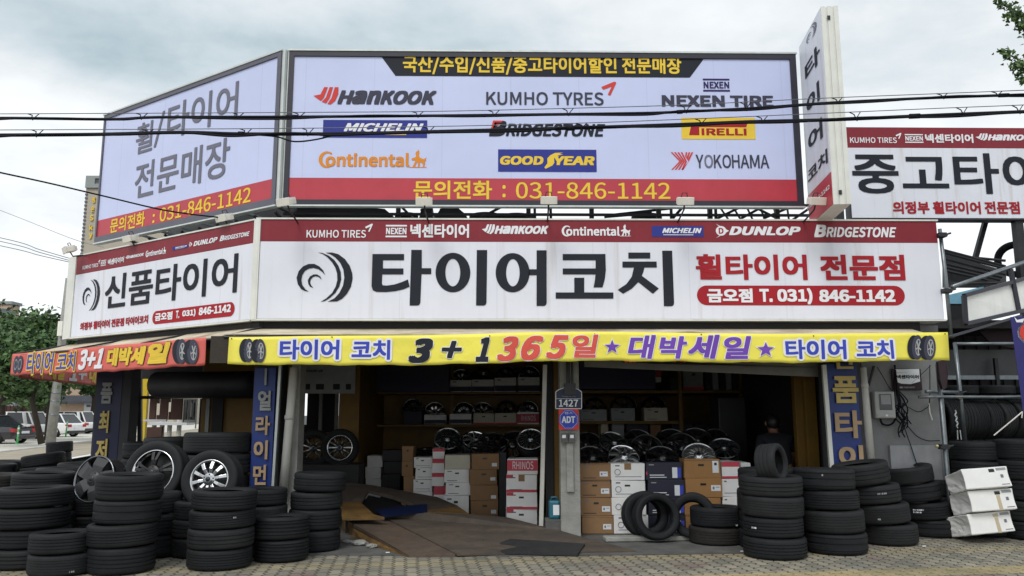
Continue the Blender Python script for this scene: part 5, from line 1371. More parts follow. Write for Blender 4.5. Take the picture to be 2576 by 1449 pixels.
t = wheel('loose rim with polished lip and matt grey star cover on a tyre stack', .245, 5, 'wheel_cover', 'alloy_grey', 'cover', hub=True, wspoke=.23, lipw=.016)
put(t, 237, 1205, 8.5, -.28, 14, .25)
# stickers-free display wheels: one of each design, copied afterwards
proto = {}
def disp(kind, label, cx, cy, D, yaw=0.0, lean=35, roll=0.0, sc=1.0):
    spec = {'silver': (.215, 8, 'alloy_silver', 'chrome', 'ten'), 'fan': (.225, 14, 'alloy_silver', 'alloy_silver', 'turbine'), 'black': (.22, 5, 'alloy_black', 'alloy_black', 'twin'), 'gloss': (.235, 5, 'alloy_black', 'alloy_black', 'ten'),
            'grey': (.215, 6, 'alloy_grey', 'alloy_grey', 'twin'), 'mesh': (.21, 10, 'alloy_grey', 'alloy_silver', 'twin')}[kind]
    if kind not in proto:
        t = wheel(label, *spec); proto[kind] = t
    else:
        t = copy_tree(proto[kind]); t['label'] = label
    return put(t, cx + random.uniform(-4, 4), cy + random.uniform(-2, 2), D + random.uniform(-.05, .05), yaw + random.uniform(-.25, .25), lean + random.uniform(-7, 9), roll + random.uniform(-.3, .3), sc * random.uniform(.93, 1.04))
disp('silver', 'silver spoked rim on the white boxes right of the pillar', 1573, 1150, 10.45, .0, 40, .2)
disp('fan', 'silver rim with many turbine blades on the kraft boxes', 1757, 1146, 10.45, -.15, 40)
disp('black', 'black rim on the brown boxes right beside the pillar', 1488, 1150, 10.45, .1, 42)
disp('black', 'black rim on the navy boxes between two silver rims', 1668, 1150, 10.5, 0, 42, .5)
disp('grey', 'dark grey rim behind the silver spoked one', 1543, 1112, 10.9, .1, 40, .2)
disp('gloss', 'glossy black rim behind, left of the row centre', 1612, 1112, 11.0, .1, 38)
disp('gloss', 'glossy black rim behind, in the row centre', 1690, 1110, 11.1, -.2, 38, .4)
disp('gloss', 'glossy black rim behind, right of the row centre', 1752, 1108, 11.3, -.1, 40, .8)
disp('grey', 'grey rim at the right end of the display above the pink boxes', 1822, 1128, 11.0, -.3, 45)
disp('silver', 'chrome rim glinting above the cream box', 1196, 1108, 12.3, .2, 45, .3)
disp('mesh', 'split spoke rim above the red and white boxes', 1126, 1105, 12.6, .1, 32, .2)
disp('gloss', 'dark rim above the tall brown boxes', 1237, 1118, 12.2, 0, 40)
disp('mesh', 'split spoke rim above the maroon lettered box', 1338, 1106, 11.6, -.3, 36)
disp('black', 'black rim lying above the white boxes on the left', 1070, 1140, 12.9, 0, 60)
for k_, lb, x_, y_, d_, l_ in (('black', 'black rim behind the glossy row next to the pillar', 1480, 1116, 11.4, 40), ('gloss', 'glossy black rim squeezed between the two rows of rims at the centre', 1630, 1132, 10.8, 30), ('black', 'black rim behind the glossy row at its right end', 1800, 1110, 11.6, 35), ('gloss', 'glossy dark rim behind the turbine bladed one', 1722, 1126, 10.9, 34),
                          ('black', 'black rim between the chrome rim and the split spoke rim on the right', 1290, 1116, 12.0, 40), ('gloss', 'dark rim half hidden behind the chrome one over the cream box', 1160, 1118, 12.5, 45), ('black', 'dark rim lying flat over the tall brown boxes', 1215, 1126, 12.1, 62)):
    disp(k_, lb, x_, y_, d_, 0, l_, .3)
# tyred wheels under the little window
put(wheel('mounted black wheel with silver edged spokes under the small window', .20, 10, 'alloy_grey', 'alloy_black', 'ten', tyreR=.30, wspoke=.04), 789, 1128, 12.9, .1, 4)
put(wheel('mounted dark wheel with bright rim marks right of its neighbour under the window', .20, 12, 'alloy_grey', 'alloy_silver', 'ten', tyreR=.30, wspoke=.05), 855, 1126, 12.9, .1, 4)
m = MB(); a = atY(745, 1170, 2.86); b = atY(905, 1170, 2.86); m.box(a.x, b.x, 2.78, 3.28, 0, atY(800, 1167, 2.9).z)
tag(m.build('wheel_stand', 'plastic_black', base=True, bevel=.01), 'low black stand carrying the two mounted wheels under the window', 'stand')

# ================================================================ boxes
def carton(label, x0, x1, y0, y1, z0, z1, mt, deco=(), group='wheel boxes', yaw=0.0, tilt=0.0, name='cardboard_box', bev=.006):
    c = Vector(((x0 + x1) / 2, y0, z0)); hw = (x1 - x0) / 2; dp = y1 - y0; h = z1 - z0
    t = thing(name, label, 'box', c, group)
    m = MB(); m.box(-hw, hw, 0, dp, 0, h)
    for v in m.v: v += Vector((random.uniform(-.005, .005), 0, random.uniform(-.004, .004) * (v.z > .01)))
    m.build('box_body', mt, t, local=True, bevel=bev)
    fr = lambda a, b, cc, d, e=.0015: [(-hw + 2 * hw * a, -e, h * cc), (-hw + 2 * hw * b, -e, h * cc), (-hw + 2 * hw * b, -e, h * d), (-hw + 2 * hw * a, -e, h * d)]
    def q(a, b, cc, d, name, mm, e=.002):
        k = MB(); k.box(-hw + 2 * hw * a, -hw + 2 * hw * b, -e, .001, h * cc, h * d); k.build(name, mm, t, local=True)
    for d in deco:
        if d == 'hole': ox = random.uniform(-.03, .03); q(.41 + ox, .57 + ox, .64, .75, 'hand_hole', 'plastic_black')
        elif d == 'label':
            ox, oy = random.uniform(-.06, .05), random.uniform(-.12, .12); q(.66 + ox, .92 + ox, .32 + oy, .62 + oy, 'label_sticker', 'paper'); q(.70 + ox, .75 + ox, .40 + oy, .54 + oy, 'label_print', 'ink_grey', .003); q(.78 + ox, .89 + ox, .50 + oy, .53 + oy, 'label_print', 'ink_grey', .003)
        elif d == 'label_low': ox, oy = random.uniform(-.05, .0), random.uniform(0, .25); q(.78 + ox, .97 + ox, .06 + oy, .28 + oy, 'label_sticker', 'paper')
        elif d == 'label_tall': q(.78, .95, .28, .92, 'label_sticker', 'paper'); q(.83, .90, .68, .82, 'label_print', 'plastic_black', .003)
        elif d == 'seam': q(0, 1, .935, .95, 'flap_seam', 'grime')
        elif d == 'flap': q(.40, .60, .62, 1, 'torn_flap', 'card_brown')
        elif d == 'print': q(.10, .52, .12, .16, 'print_line', 'plastic_black'); q(.12, .30, .80, .87, 'print_line', 'ink_grey')
        elif d == 'wide_print': q(.12, .90, .19, .225, 'print_line', 'ink_grey'); q(.13, .26, .82, .90, 'print_line', 'ink_grey')
        elif d == 'ring':
            k = MB(); o = [(-hw + 2 * hw * .20 + .035 * math.cos(rad(a)), -.002, h * .48 + .035 * math.sin(rad(a))) for a in range(0, 361, 20)]
            k.tube(o, .004, 5); k.build('printed_ring', 'ink_grey', t, local=True)
        elif d == 'red_base': q(0, 1, 0, .14, 'red_stripe', 'card_red')
        elif d == 'red_corner':
            q(0, .22, .80, 1, 'red_corner', 'card_red')
        elif d == 'red_top': q(0, 1, .70, 1, 'red_stripe', 'card_red')
        elif d == 'blue_tag': q(.72, .86, .12, .72, 'label_sticker', 'paper'); q(.86, .96, .14, .70, 'blue_tag', 'ink_royal')
        elif d == 'white_lines': q(.10, .50, .26, .31, 'print_line', 'paper'); q(.10, .56, .14, .18, 'print_line', 'paper'); q(.08, .22, .84, .90, 'print_line', 'paper_dim')
        elif d == 'dark_base': q(0, 1, .05, .45, 'printed_band', 'card_navy')
        elif d == 'tape': q(.46, .56, 0, 1, 'tape', 'tape')
        elif isinstance(d, tuple) and d[0] == 'text':
            fcx = Face((0, 0, 0), (1, 0, 0)); k = MB(); 
            (st, a, b, cc, dd, mm) = d[1:]
            vs, fs = raw_text(st, .06, 0, 1.0); xs = [v[0] for v in vs]; ys = [v[1] for v in vs]
            X = lambda v: (-hw + 2 * hw * (a + (b - a) * (v[0] - min(xs)) / (max(xs) - min(xs))), -.004, h * (cc + (dd - cc) * (v[1] - min(ys)) / (max(ys) - min(ys))))
            k.add([X(v) for v in vs], fs); k.build('lettering', mm, t, local=True)
        elif isinstance(d, tuple) and d[0] == 'panel': q(*d[1:])
    t.rotation_euler = (0, tilt, yaw)
    return t
def box_stack(desc, px0, px1, ys, Y, mt, decos, word, dpth=.42, z0=.012, jit=.02):
    """ys: picture heights of the box edges from the top down to the base"""
    a, b = atY(px0, 1200, Y).x, atY(px1, 1200, Y).x
    zs = [atY((px0 + px1) / 2, y, Y).z for y in ys]
    if z0 is not None: zs[-1] = z0
    n = len(ys) - 1
    for i in range(n):
        mm = mt[i] if isinstance(mt, (list, tuple)) else mt
        dc = decos[i] if isinstance(decos, list) else decos
        ww = word[i] if isinstance(word, list) else word
        nm = {0: 'topmost', n - 1: 'bottom'}.get(i, ['', 'second', 'third', 'fourth'][i] + ' from the top')
        dx = random.uniform(-jit, jit)
        carton('%s box, %s of the stack %s' % (ww, nm, desc), a + dx, b + dx, Y + random.uniform(0, .02), Y + dpth, zs[i + 1], zs[i] - .003, mm, dc, yaw=random.uniform(-.06, .06))
YR = .32
box_stack('right against the concrete pillar', 1459, 1537, [1166, 1208, 1252, 1298, 1341], YR, 'card_brown', [('label', 'print', 'seam'), ('label', 'hole', 'print', 'seam'), ('label', 'hole', 'print'), ('label', 'flap', 'seam')], 'brown')
box_stack('behind the upright loose tyres', 1540, 1626, [1165, 1208, 1252, 1296, 1341], YR, 'card_white', [('flap', 'ring', 'wide_print'), ('hole', 'ring', 'wide_print'), ('hole', 'ring'), ('ring', 'wide_print')], 'white')
box_stack('between the white and the kraft stacks', 1629, 1721, [1163, 1208, 1252, 1296, 1341], YR, 'card_navy', [('blue_tag', 'white_lines', ('panel', .0, .035, .30, .48, 'red_mark', 'card_red')), ('blue_tag', 'white_lines'), ('blue_tag', 'white_lines'), ('blue_tag',)], 'navy')
box_stack('under the turbine bladed rim', 1724, 1815, [1155, 1203, 1252, 1296, 1341], YR - .02, 'card_kraft', [('hole', 'label_tall', 'seam'), ('hole', 'label'), ('hole',), ('seam',)], 'kraft')
box_stack('right of the kraft boxes', 1817, 1862, [1161, 1204, 1250, 1296, 1341], YR, 'card_white', [('red_top', 'red_base'), ('wide_print',), ('wide_print', 'red_base'), ()], 'pink and white')
carton('white slim box at the right end of the box row by the doorway', atY(1864, 1200, .5).x, atY(1890, 1200, .5).x, .5, .9, .012, atY(1875, 1164, .5).z, 'card_white', ('print',))
L1 = [1154, 1194, 1238, 1281, 1319]
box_stack('beside the white door jamb', 1276, 1353, L1, .95, 'card_white', [(('panel', 0, 1, .24, .93, 'red_panel', 'card_red', .0015), ('text', 'RHINOS', .18, .86, .34, .84, 'paper')), ('flap', 'red_base', 'red_corner', 'print'), ('hole', 'red_base', 'red_corner', 'print'), ('hole', 'red_corner', 'print')],
          ['maroon lettered white', 'red trimmed white', 'red trimmed white', 'red trimmed white'])
box_stack('left of the maroon lettered boxes', 1184, 1253, [1141, 1181, 1220, 1259, 1298], 1.9, 'card_brown', [('hole', 'label_low'), ('hole', 'label_low'), ('label_low',), ('hole', 'label_low')], 'tall brown')
m = MB(); m.box(atY(1255, 1200, 1.95).x, atY(1274, 1200, 1.95).x, 1.95, 2.4, 0, atY(1262, 1138, 1.95).z); tag(m.build('cabinet', 'card_black', base=True, bevel=.006), 'narrow black cabinet between the tall brown boxes and the maroon lettered ones', 'cabinet')  # plain black block filling the strip right of the brown stack
box_stack('topped by a cream box', 1120, 1183, [1144, 1180, 1214, 1246, 1300], 2.0, ['card_cream', 'card_white', 'card_white', 'card_white'], [(), ('hole', 'print'), ('hole', 'print'), ('hole', 'print')], ['plain cream', 'printed white', 'printed white', 'printed white'])
box_stack('between two white stacks', 1089, 1119, [1128, 1154, 1190, 1223, 1290], 2.3, 'card_white', [('red_top',), ('red_top',), ('red_top',), ('red_top',)], 'red topped white')
box_stack('left of the red topped ones', 1041, 1088, [1150, 1177, 1206, 1236, 1288], 2.5, 'card_white', [('hole', 'wide_print'), ('hole', 'wide_print'), ('hole', 'wide_print'), ()], 'plain white')
box_stack('in the dark behind the lift', 1012, 1040, [1122, 1160, 1198, 1240, 1284], 2.6, 'card_brown', [('hole',), ('hole',), (), ()], 'shadowed brown')
box_stack('left of the shadowed brown ones', 961, 1010, [1132, 1160, 1192, 1228, 1262], 3.6, 'card_black', [(), (), (), ()], 'black')
box_stack('beside the ochre post', 920, 960, [1146, 1175, 1204, 1258], 3.7, 'card_white', [(), (), ()], 'crumpled white')
# shelving on the back wall
YS = 5.3
t = thing('wall_shelf', 'long ochre shelves on the back wall left of the pillar', 'shelf', (atY(1200, 1000, YS).x, 5.6, 0))
m = MB()
for y in (986, 1068): z = atY(1200, y, YS).z; m.box(atY(930, y, YS).x, atY(1372, y, YS).x, YS, 6.18, z - .04, z)
m.build('shelf_board', 'paint_ochre', t)
m = MB()
for px in (1136, 935): m = MB(); x = atY(px, 1000, 5.5).x; m.box(x - .03, x + .03, 5.6, 5.66, 0, 2.6); m.build('shelf_upright', 'paint_ochre', t)
def shelf_box(px0, px1, yt, yb, Y, mt, deco, label):
    carton(label, atY(px0, 1000, Y).x, atY(px1, 1000, Y).x, Y, Y + .42, atY(px0, yb, Y).z, atY(px0, yt, Y).z, mt, deco)
for i, (a, b, yt) in enumerate(((1132, 1185, 956), (1187, 1242, 955), (1244, 1299, 950), (1303, 1358, 949))):
    shelf_box(a, b, yt, 986, YS + .02, 'card_white', ('dark_base', 'print'), 'white and navy box, %s on the upper shelf left of the pillar' % ['leftmost', 'second', 'third', 'rightmost'][i])
    disp(['silver', 'gloss', 'grey', 'mesh'][i], '%s rim peeping over the box, %s on the upper shelf' % (['silver', 'dark', 'grey', 'thin spoked'][i], ['leftmost', 'second', 'third', 'rightmost'][i]), (a + b) / 2, yt - 2, 15.75, 0, 12, .3 * i)
LB_ = [(1015, 1062, 1035, 'card_navy', (), 'dark navy'), (1068, 1122, 1043, 'card_white', ('dark_base',), 'white and navy'), (1132, 1185, 1041, 'card_white', ('dark_base',), 'white and navy'), (1191, 1243, 1040, 'card_cream', ('hole', 'red_base'), 'cream red based'), (1245, 1299, 1039, 'card_cream', ('hole', 'red_base'), 'cream red based'), (1301, 1355, 1037, 'card_white', (('panel', 0, 1, .1, .85, 'red_panel', 'card_red', .0015), ('text', 'RHINOS', .18, .86, .28, .72, 'paper')), 'maroon lettered')]
for i, (a, b, yt, mt, dc, wd) in enumerate(LB_):
    nm = ['leftmost', 'second', 'third', 'fourth', 'fifth', 'rightmost'][i]
    shelf_box(a, b, yt, 1067, YS + .02, mt, dc, '%s box, %s on the lower shelf left of the pillar' % (wd, nm))
    disp(['mesh', 'silver', 'mesh', 'silver', 'black', 'mesh'][i], 'rim standing behind the box, %s on the lower shelf left of the pillar' % nm, (a + b) / 2 + (-2, 2, 10, 0, 0, 0)[i], yt - 4, 15.75, 0, 12, .25 * i)
t = thing('wall_shelf', 'ochre shelves on the back wall right of the pillar', 'shelf', (atY(1700, 1000, 4.3).x, 4.6, 0))
m = MB()
for y in (982, 1059): z = atY(1700, y, 4.3).z; m.box(atY(1440, y, 4.3).x, atY(1868 if y < 1000 else 1720, y, 4.3).x, 4.3, 6.18, z - .05, z)
m.build('shelf_board', 'paint_ochre', t)
m = MB()
for px, w_, y_ in ((1711, .03, 4.26), (1450, .03, 4.26), (1880, .12, 4.3)):
    m = MB(); x = atY(px, 1000, 4.28).x; m.box(x - w_, x + w_, y_, y_ + .06, 0, 2.6); m.build('shelf_upright', 'paint_ochre', t)
for i, (a, b, yt, mt) in enumerate(((1459, 1525, 1030, 'paper_dim'), (1537, 1596, 1027, 'paper_dim'), (1621, 1678, 1026, 'card_cream'))):
    nm = ['leftmost', 'middle one', 'rightmost'][i]
    shelf_box(a, b, yt, 1059, 4.34, mt, ('hole', 'print'), '%s box, %s on the shelf right of the pillar' % (['grey', 'grey white', 'cream'][i], nm))
    disp(['black', 'gloss', 'black'][i], 'dark rim behind the shelf box, %s right of the pillar' % nm, (a + b) / 2, yt - 3, 14.6, 0, 12, .4 * i)
shelf_box(1787 - 100, 1710, 949, 981, 4.36, 'card_black', (), 'black box beside the red and white carton on the high shelf')
carton('small red and white carton on the high shelf beside the navy sheet', atY(1648, 960, 4.3).x, atY(1664, 960, 4.3).x, 4.3, 4.6, atY(1655, 961, 4.3).z - .0, atY(1655, 926, 4.3).z, 'card_white', (('panel', .1, 1, .35, .85, 'red_panel', 'card_red'),))
carton('pale box on the high shelf under the shutter', atY(1719, 960, 4.4).x, atY(1770, 960, 4.4).x, 4.4, 4.8, atY(1740, 981, 4.4).z, atY(1740, 925, 4.4).z, 'paper_dim', ('hole', 'red_base'))
for i in range(5):
    carton('upright bluish file box, %s on the high shelf under the shutter' % ORD[5][i].replace('bottom', 'leftmost').replace('top', 'rightmost'), atY(1776 + 17 * i, 960, 4.4).x, atY(1790 + 17 * i, 960, 4.4).x, 4.4, 4.8, atY(1800, 981, 4.4).z, atY(1800, 928 + 3 * (i % 2), 4.4).z, ['card_navy', 'paper_dim', 'card_navy', 'paper_dim', 'card_navy'][i], (), group='file boxes on the high shelf')
for i, (a, b, yt, yb, mt) in enumerate(((1512, 1530, 1063, 1080, 'tape'), (1540, 1570, 1064, 1092, 'paper_dim'), (1575, 1630, 1066, 1094, 'card_navy'), (1636, 1662, 1068, 1092, 'card_brown'), (1690, 1742, 1066, 1090, 'card_navy'), (1748, 1790, 1068, 1096, 'card_black'))):
    carton('%s carton on the floor cabinet behind the glossy rims' % ['small tan', 'pale', 'wide navy', 'brown', 'blue black', 'black'][i], atY(a, 1070, 4.6).x, atY(b, 1070, 4.6).x, 4.6, 5.0, atY(a, 1100, 4.6).z, atY(a, yt, 4.6).z, mt, (), group='cartons behind the rims')
m = MB(); z = atY(1600, 1100, 4.6).z; m.box(atY(1455, 1100, 4.5).x, atY(1800, 1100, 4.5).x, 4.5, 5.6, 0, z); tag(m.build('floor_cabinet', 'plastic_black', base=True, bevel=.01), 'long low black cabinet at the back under the right shelves', 'cabinet')
# display tables that carry the rows of rims
m = MB(); z = atY(1600, 1150, .8).z - .06; m.box(atY(1460, 1150, .8).x, atY(1860, 1150, .8).x, .80, 1.9, .0, z); tag(m.build('display_table', 'plastic_black', base=True, bevel=.01), 'black display table behind the boxes carrying glossy rims', 'table')
def sheet(label, px0, px1, y0, y1, Y, mt, name='hanging_sheet'):
    m = MB(); a = atY(px0, y0, Y); b = atY(px1, y1, Y); m.box(a.x, b.x, Y, Y + .03, b.z, a.z); return tag(m.build(name, mt, base=True, bevel=.005), label, 'board')
sheet('navy board hanging at the back left of the upper shelf boxes', 932, 1130, 905, 986, 5.1, 'paint_navy')
sheet('navy board hanging at the back right of the pillar', 1458, 1650, 900, 979, 4.15, 'paint_navy')
t = thing('poster', 'dim grey poster with machine pictures on the ochre wall above the small window', 'poster', atY(820, 950, 3.28))
a = atY(765, 915, 3.28); b = atY(893, 990, 3.28); m = MB(); m.box(a.x, b.x, 3.26, 3.28, b.z, a.z + .2); m.build('sheet', 'paper_dim', t)
fc = Face((0, 3.255, 0), (1, 0, 0)); m = MB()
for x0, x1 in ((768, 780), (795, 815), (838, 855), (870, 883)): frect(m, fc, x0, 966, x1, 980, .003)
ftext(m, fc, 'BOARD V8', (768, 936), (812, 930), .003, .03); m.build('print', 'interior_dark', t)
m = MB(); p0 = atY(1880, 1090, 3.0); m.box(p0.x - .45, p0.x - .0, 3.0, 3.6, 0, 1.75); tag(m.build('tool_cabinet', 'plastic_black', base=True, bevel=.02), 'tall black cabinet in the dark left of the doorway', 'cabinet')
m = MB(); z = atY(1985, 1172, 1.9).z; m.box(atY(1968, 1170, 1.9).x, atY(2010, 1170, 1.9).x, 1.9, 2.3, z - .03, z); m.box(atY(1972, 1170, 1.95).x, atY(2006, 1170, 1.95).x, 1.95, 2.25, 0, z - .03)
tag(m.build('desk', 'paper_dim', base=True, bevel=.01), 'small pale desk beside the person in the doorway', 'desk')
# LED sign hidden behind the yellow banner
t = thing('led_sign', 'thin dark LED ticker with red characters under the yellow banner', 'sign', atY(1750, 908, .18))
a = atY(1568, 898, .2); b = atY(1900, 911.5, .2); m = MB(); m.box(a.x, b.x, .19, .26, b.z, a.z); m.build('housing', 'plastic_black', t)
fc = Face((0, .188, 0), (1, 0, 0)); m = MB()
for x0, x1, st in ((1570, 1600, '영업중'), (1658, 1668, '타'), (1688, 1698, '이'), (1710, 1722, '어'), (1868, 1885, '휠')): ftext(m, fc, st, (x0, 911), (x1, 903), .002, .0)
m.build('lettering', 'led_red', t)
# jerrycan
p = atY(1394, 1308, .15)
t = thing('jerrycan', 'teal plastic jerrycan with paper label standing left of the concrete pillar', 'jerrycan', p)
c = atY(1394, 1305, .15); zb0 = c.z; zt0 = atY(1394, 1258, .15).z
m = MB(); m.box(c.x - .062, c.x + .07, .10, .26, zb0, zt0); m.build('can_body', 'plastic_teal', t, bevel=.025)
m = MB(); m.tube([(c.x - .03, .18, zt0 - .01), (c.x - .03, .18, zt0 + .03), (c.x + .03, .18, zt0 + .035), (c.x + .045, .18, zt0 - .01)], .012, 8); m.build('can_handle', 'plastic_teal', t, smooth=True)
m = MB(); m.box(c.x - .015, c.x + .06, .095, .101, zb0 + .05, zb0 + .17); m.build('label_sticker', 'paper', t)
m = MB(); m.box(c.x - .11, c.x + .10, .08, .30, .008, zb0); tag(m.build('plinth', 'concrete_dark', base=True, bevel=.01), 'dark concrete block under the teal jerrycan', 'block')

# ================================================================ ramp and wheel alignment lift
gD = lambda x, y: (644 + x * .3827, 894.6 + y * .3827)
ZP = .17
t = thing('vehicle_ramp', 'rusty brown steel drive on ramp with worn yellow sides and a blue lift bed', 'ramp', (-.3, 0, .01))
def PZ(x, y, z): v = atZ(*gD(x, y), z); return Vector((v.x, v.y, z))
def platep(pts, th, mt, name):
    m = MB(); m.prism(pts, (0, 0, -th)); return m.build(name, mt, t)
A = PZ(568, 1062, ZP); B = PZ(845, 1066, ZP); C_ = PZ(1322, 1306, .035); D_ = PZ(1004, 1311, .03)
A2 = PZ(650, 1105, ZP - .02)
platep([PZ(632, 1102, ZP - .015), B + Vector((-.02, 0, 0)), C_ + Vector((-.02, 0, 0)), D_], .03, 'steel_rust', 'ramp_plate')
E_ = Vector(atY(1075, 1289.5, .54)); E2_ = Vector(atY(1180, 1293, .6)); F_ = PZ(1650, 1062, .16); G_ = Vector(atZ(1408, 1334, .10)); H_ = Vector(atZ(1470, 1352, .06)); I_ = Vector(atZ(1600, 1385, .025)); J_ = Vector(atZ(1330, 1391, .02))
K_ = C_ + Vector((0, 0, .005))
m = MB()
top = [B + Vector((0, 0, .012)), E_, E2_, F_, G_, H_, I_, J_, K_]
m.prism(top, (0, 0, -.02)); m.build('ramp_plate', 'plate_brown', t)
m = MB(); a = Vector((A.x, A.y, .012)); d = PZ(690, 1225, .012); e = D_ + Vector((0, 0, -.02))
m.add([A, PZ(632, 1102, ZP - .015), D_, e, d, a], [(0, 1, 2, 3, 4, 5)])
m.add([A + Vector((.02, .02, 0)), PZ(632, 1102, ZP - .015) + Vector((.02, .02, 0)), D_ + Vector((.02, .02, 0)), e + Vector((.02, .02, 0)), d + Vector((.02, .02, 0)), a + Vector((.02, .02, 0))], [(5, 4, 3, 2, 1, 0)])
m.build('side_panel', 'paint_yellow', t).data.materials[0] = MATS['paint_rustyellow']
def V(px, py, Y, dz=0.0): v = atY(px, py, Y); return Vector((v.x, v.y, v.z + dz))
platep([V(861, 1301, .2), V(874, 1303, .2), V(967, 1302, .22, .006), V(941, 1294, .36), V(908, 1264, .9), V(851, 1262, .9)], .03, 'paint_rustyellow', 'runway')
platep([V(851, 1262, .9), V(908, 1264, .9), V(927, 1233, 1.25), V(935, 1220, 1.5), V(874, 1214.5, 1.5), V(853, 1220, 1.45)], .04, 'plate_brown', 'runway')
platep([V(935, 1220, 1.5), V(1027, 1237, 1.45), V(1099, 1250, 1.3), V(1151, 1271.5, 1.0), V(1096, 1281, .76), V(1076, 1282, .72), V(988, 1248, 1.12), V(927, 1233, 1.25)], .04, 'plate_brown', 'runway')
platep([V(1076, 1283, .70), V(1096, 1282, .74), V(1151, 1272.5, .98), V(1180, 1292, .62), V(1075, 1289, .55)], .04, 'paint_rustyellow', 'runway')
m = MB(); q = [V(943, 1282, .62), V(1072, 1269, .80), V(1074, 1289, .62), V(964, 1301.5, .42)]
m.prism(q, (0, .10, 0)); m.build('lift_bed', 'lift_blue', t)
m = MB(); m.prism([V(927, 1234, 1.27, -.06), V(988, 1249, 1.14, -.06), V(1076, 1283, .74, -.06), V(943, 1290, .62, -.06), V(908, 1266, .92, -.06)], (0, 0, -.04)); m.build('lift_well', 'plastic_black', t)
m = MB()
for px, py, Y in ((880, 1290, .5), (900, 1230, 1.35), (1030, 1250, 1.3), (1140, 1280, .9), (1165, 1290, .72)):
    p0 = V(px, py, Y); m.box(p0.x - .05, p0.x + .05, Y, Y + .12, .009, p0.z - .03)
m.box(A.x + .05, F_.x - .1, A.y + .35, A.y + .45, .009, .13)
m.build('support_leg', 'steel_dark', t)
m = MB(); gE = lambda x, y: (1288 + x * .3827, 894.6 + y * .3827)
q = [Vector(atZ(*gE(-75, 1235), .055)), Vector(atZ(*gE(-10, 1210), .07)), Vector(atZ(*gE(480, 1243), .05)), Vector(atZ(*gE(430, 1312), .02)), Vector(atZ(*gE(-60, 1300), .025)), Vector(atZ(*gE(-100, 1270), .03))]
m.prism([v + Vector((0, 0, .012)) for v in q], (0, 0, -.02)); tag(m.build('rubber_mat', 'mat_black', base=True), 'black rubber mat lying across the lower edge of the ramp', 'mat')
# loose kerb piece, rubble, litter
m = MB(); a = Vector(atZ(1520, 1362, .01)); b = Vector(atZ(1740, 1358, .01)); m.beam(a + Vector((0, 0, .03)), b + Vector((0, 0, .03)), .16, .055); tag(m.build('kerb_stone', 'concrete', base=True, bevel=.012), 'worn concrete sill in front of the upright loose tyres', 'kerb')
for i, (px, py, s, mt, lab) in enumerate(((905, 1372, .10, 'concrete', 'broken concrete chunk left of the ramp foot'), (935, 1378, .07, 'concrete', 'smaller concrete chunk at the ramp foot'), (875, 1366, .06, 'concrete', 'concrete crumb in the shade left of the ramp'))):
    p = atZ(px, py, .008); m = MB(); m.ell((p.x, p.y, .012 + s * .25), (s, s * .6, s * .35), 6)
    for v in m.v: v += Vector((random.uniform(-1, 1), random.uniform(-1, 1), random.uniform(-.4, .4))) * s * .12
    tag(m.build('rubble', mt, base=True), lab, 'rubble')
for i, (px, py, lab) in enumerate(((975, 1392, 'white cigarette end on the pavement left of the ramp'), (2325, 1376, 'white scrap on the pavement in front of the leaning stacks'), (1868, 1389, 'white scrap on the apron before the tyre pair'))):
    p = atZ(px, py, .01); m = MB(); m.tube([p + Vector((-.02, 0, .008)), p + Vector((.02, .008, .008))], .006, 6); tag(m.build('litter', 'paper', base=True), lab, 'litter')
p = atZ(415, 1397, .012); m = MB(); m.tube([p + Vector((-.04, 0, .012)), p + Vector((.07, .05, .012))], .012, 8); tag(m.build('pipe_offcut', 'paper', base=True, smooth=True), 'short white pipe offcut on the ground between the left stacks', 'pipe')

def tread_mark(word, mt, dz, a0, n, rows=1):
    """painted batch marks on the tread that faces the street"""
    for o in [x for x in COL.objects if x.get('label') and x.get('label') == word]:
        M = o.rotation_euler.to_matrix(); d = M.inverted() @ Vector((CAM.x - o.location.x, CAM.y - o.location.y, 0)); a = math.atan2(d.y, d.x) + a0
        m = MB(); rn = random.Random(len(word))
        for r in range(rows):
            x = a
            for k in range(n):
                wd = rn.uniform(.012, .05)
                pts = []
                for aa in (x, x + wd):
                    for z in (.1075 + dz - .012 - .03 * r, .1075 + dz + .006 - .03 * r): pts.append((.3225 * math.cos(aa), .3225 * math.sin(aa), z))
                m.add(pts, [(0, 2, 3, 1)]); x += wd + rn.uniform(.01, .03)
        m.build('tread_mark', mt, o, local=True)
for args in (('ribbed tyre, third of the leaning stack below the torn blue sign', 'paper_dim', .02, .2, 6), ('ribbed tyre, second of the leaning stack nearest the white boxes', 'paper', .03, -.35, 7, 2), ('ribbed tyre, second of the leaning stack below the torn blue sign', 'paper_dim', -.04, -.1, 2),
             ('worn tyre, second of the stack that carries the upright tyre', 'paper', .0, -.75, 4), ('worn tyre, top of the low pair by the doorway right of the upright loose tyres', 'paper', -.08, .75, 2), ('worn tyre, top of the stack right of the one carrying the upright tyre', 'paper_dim', .05, -.05, 1),
             ('worn tyre, bottom of the low pair in the bottom left corner', 'paper_dim', -.06, .2, 3), ('worn tyre, third of the tall stack in front of the silver spoked wheel', 'paper_dim', .03, .3, 2)):
    tread_mark(*args)
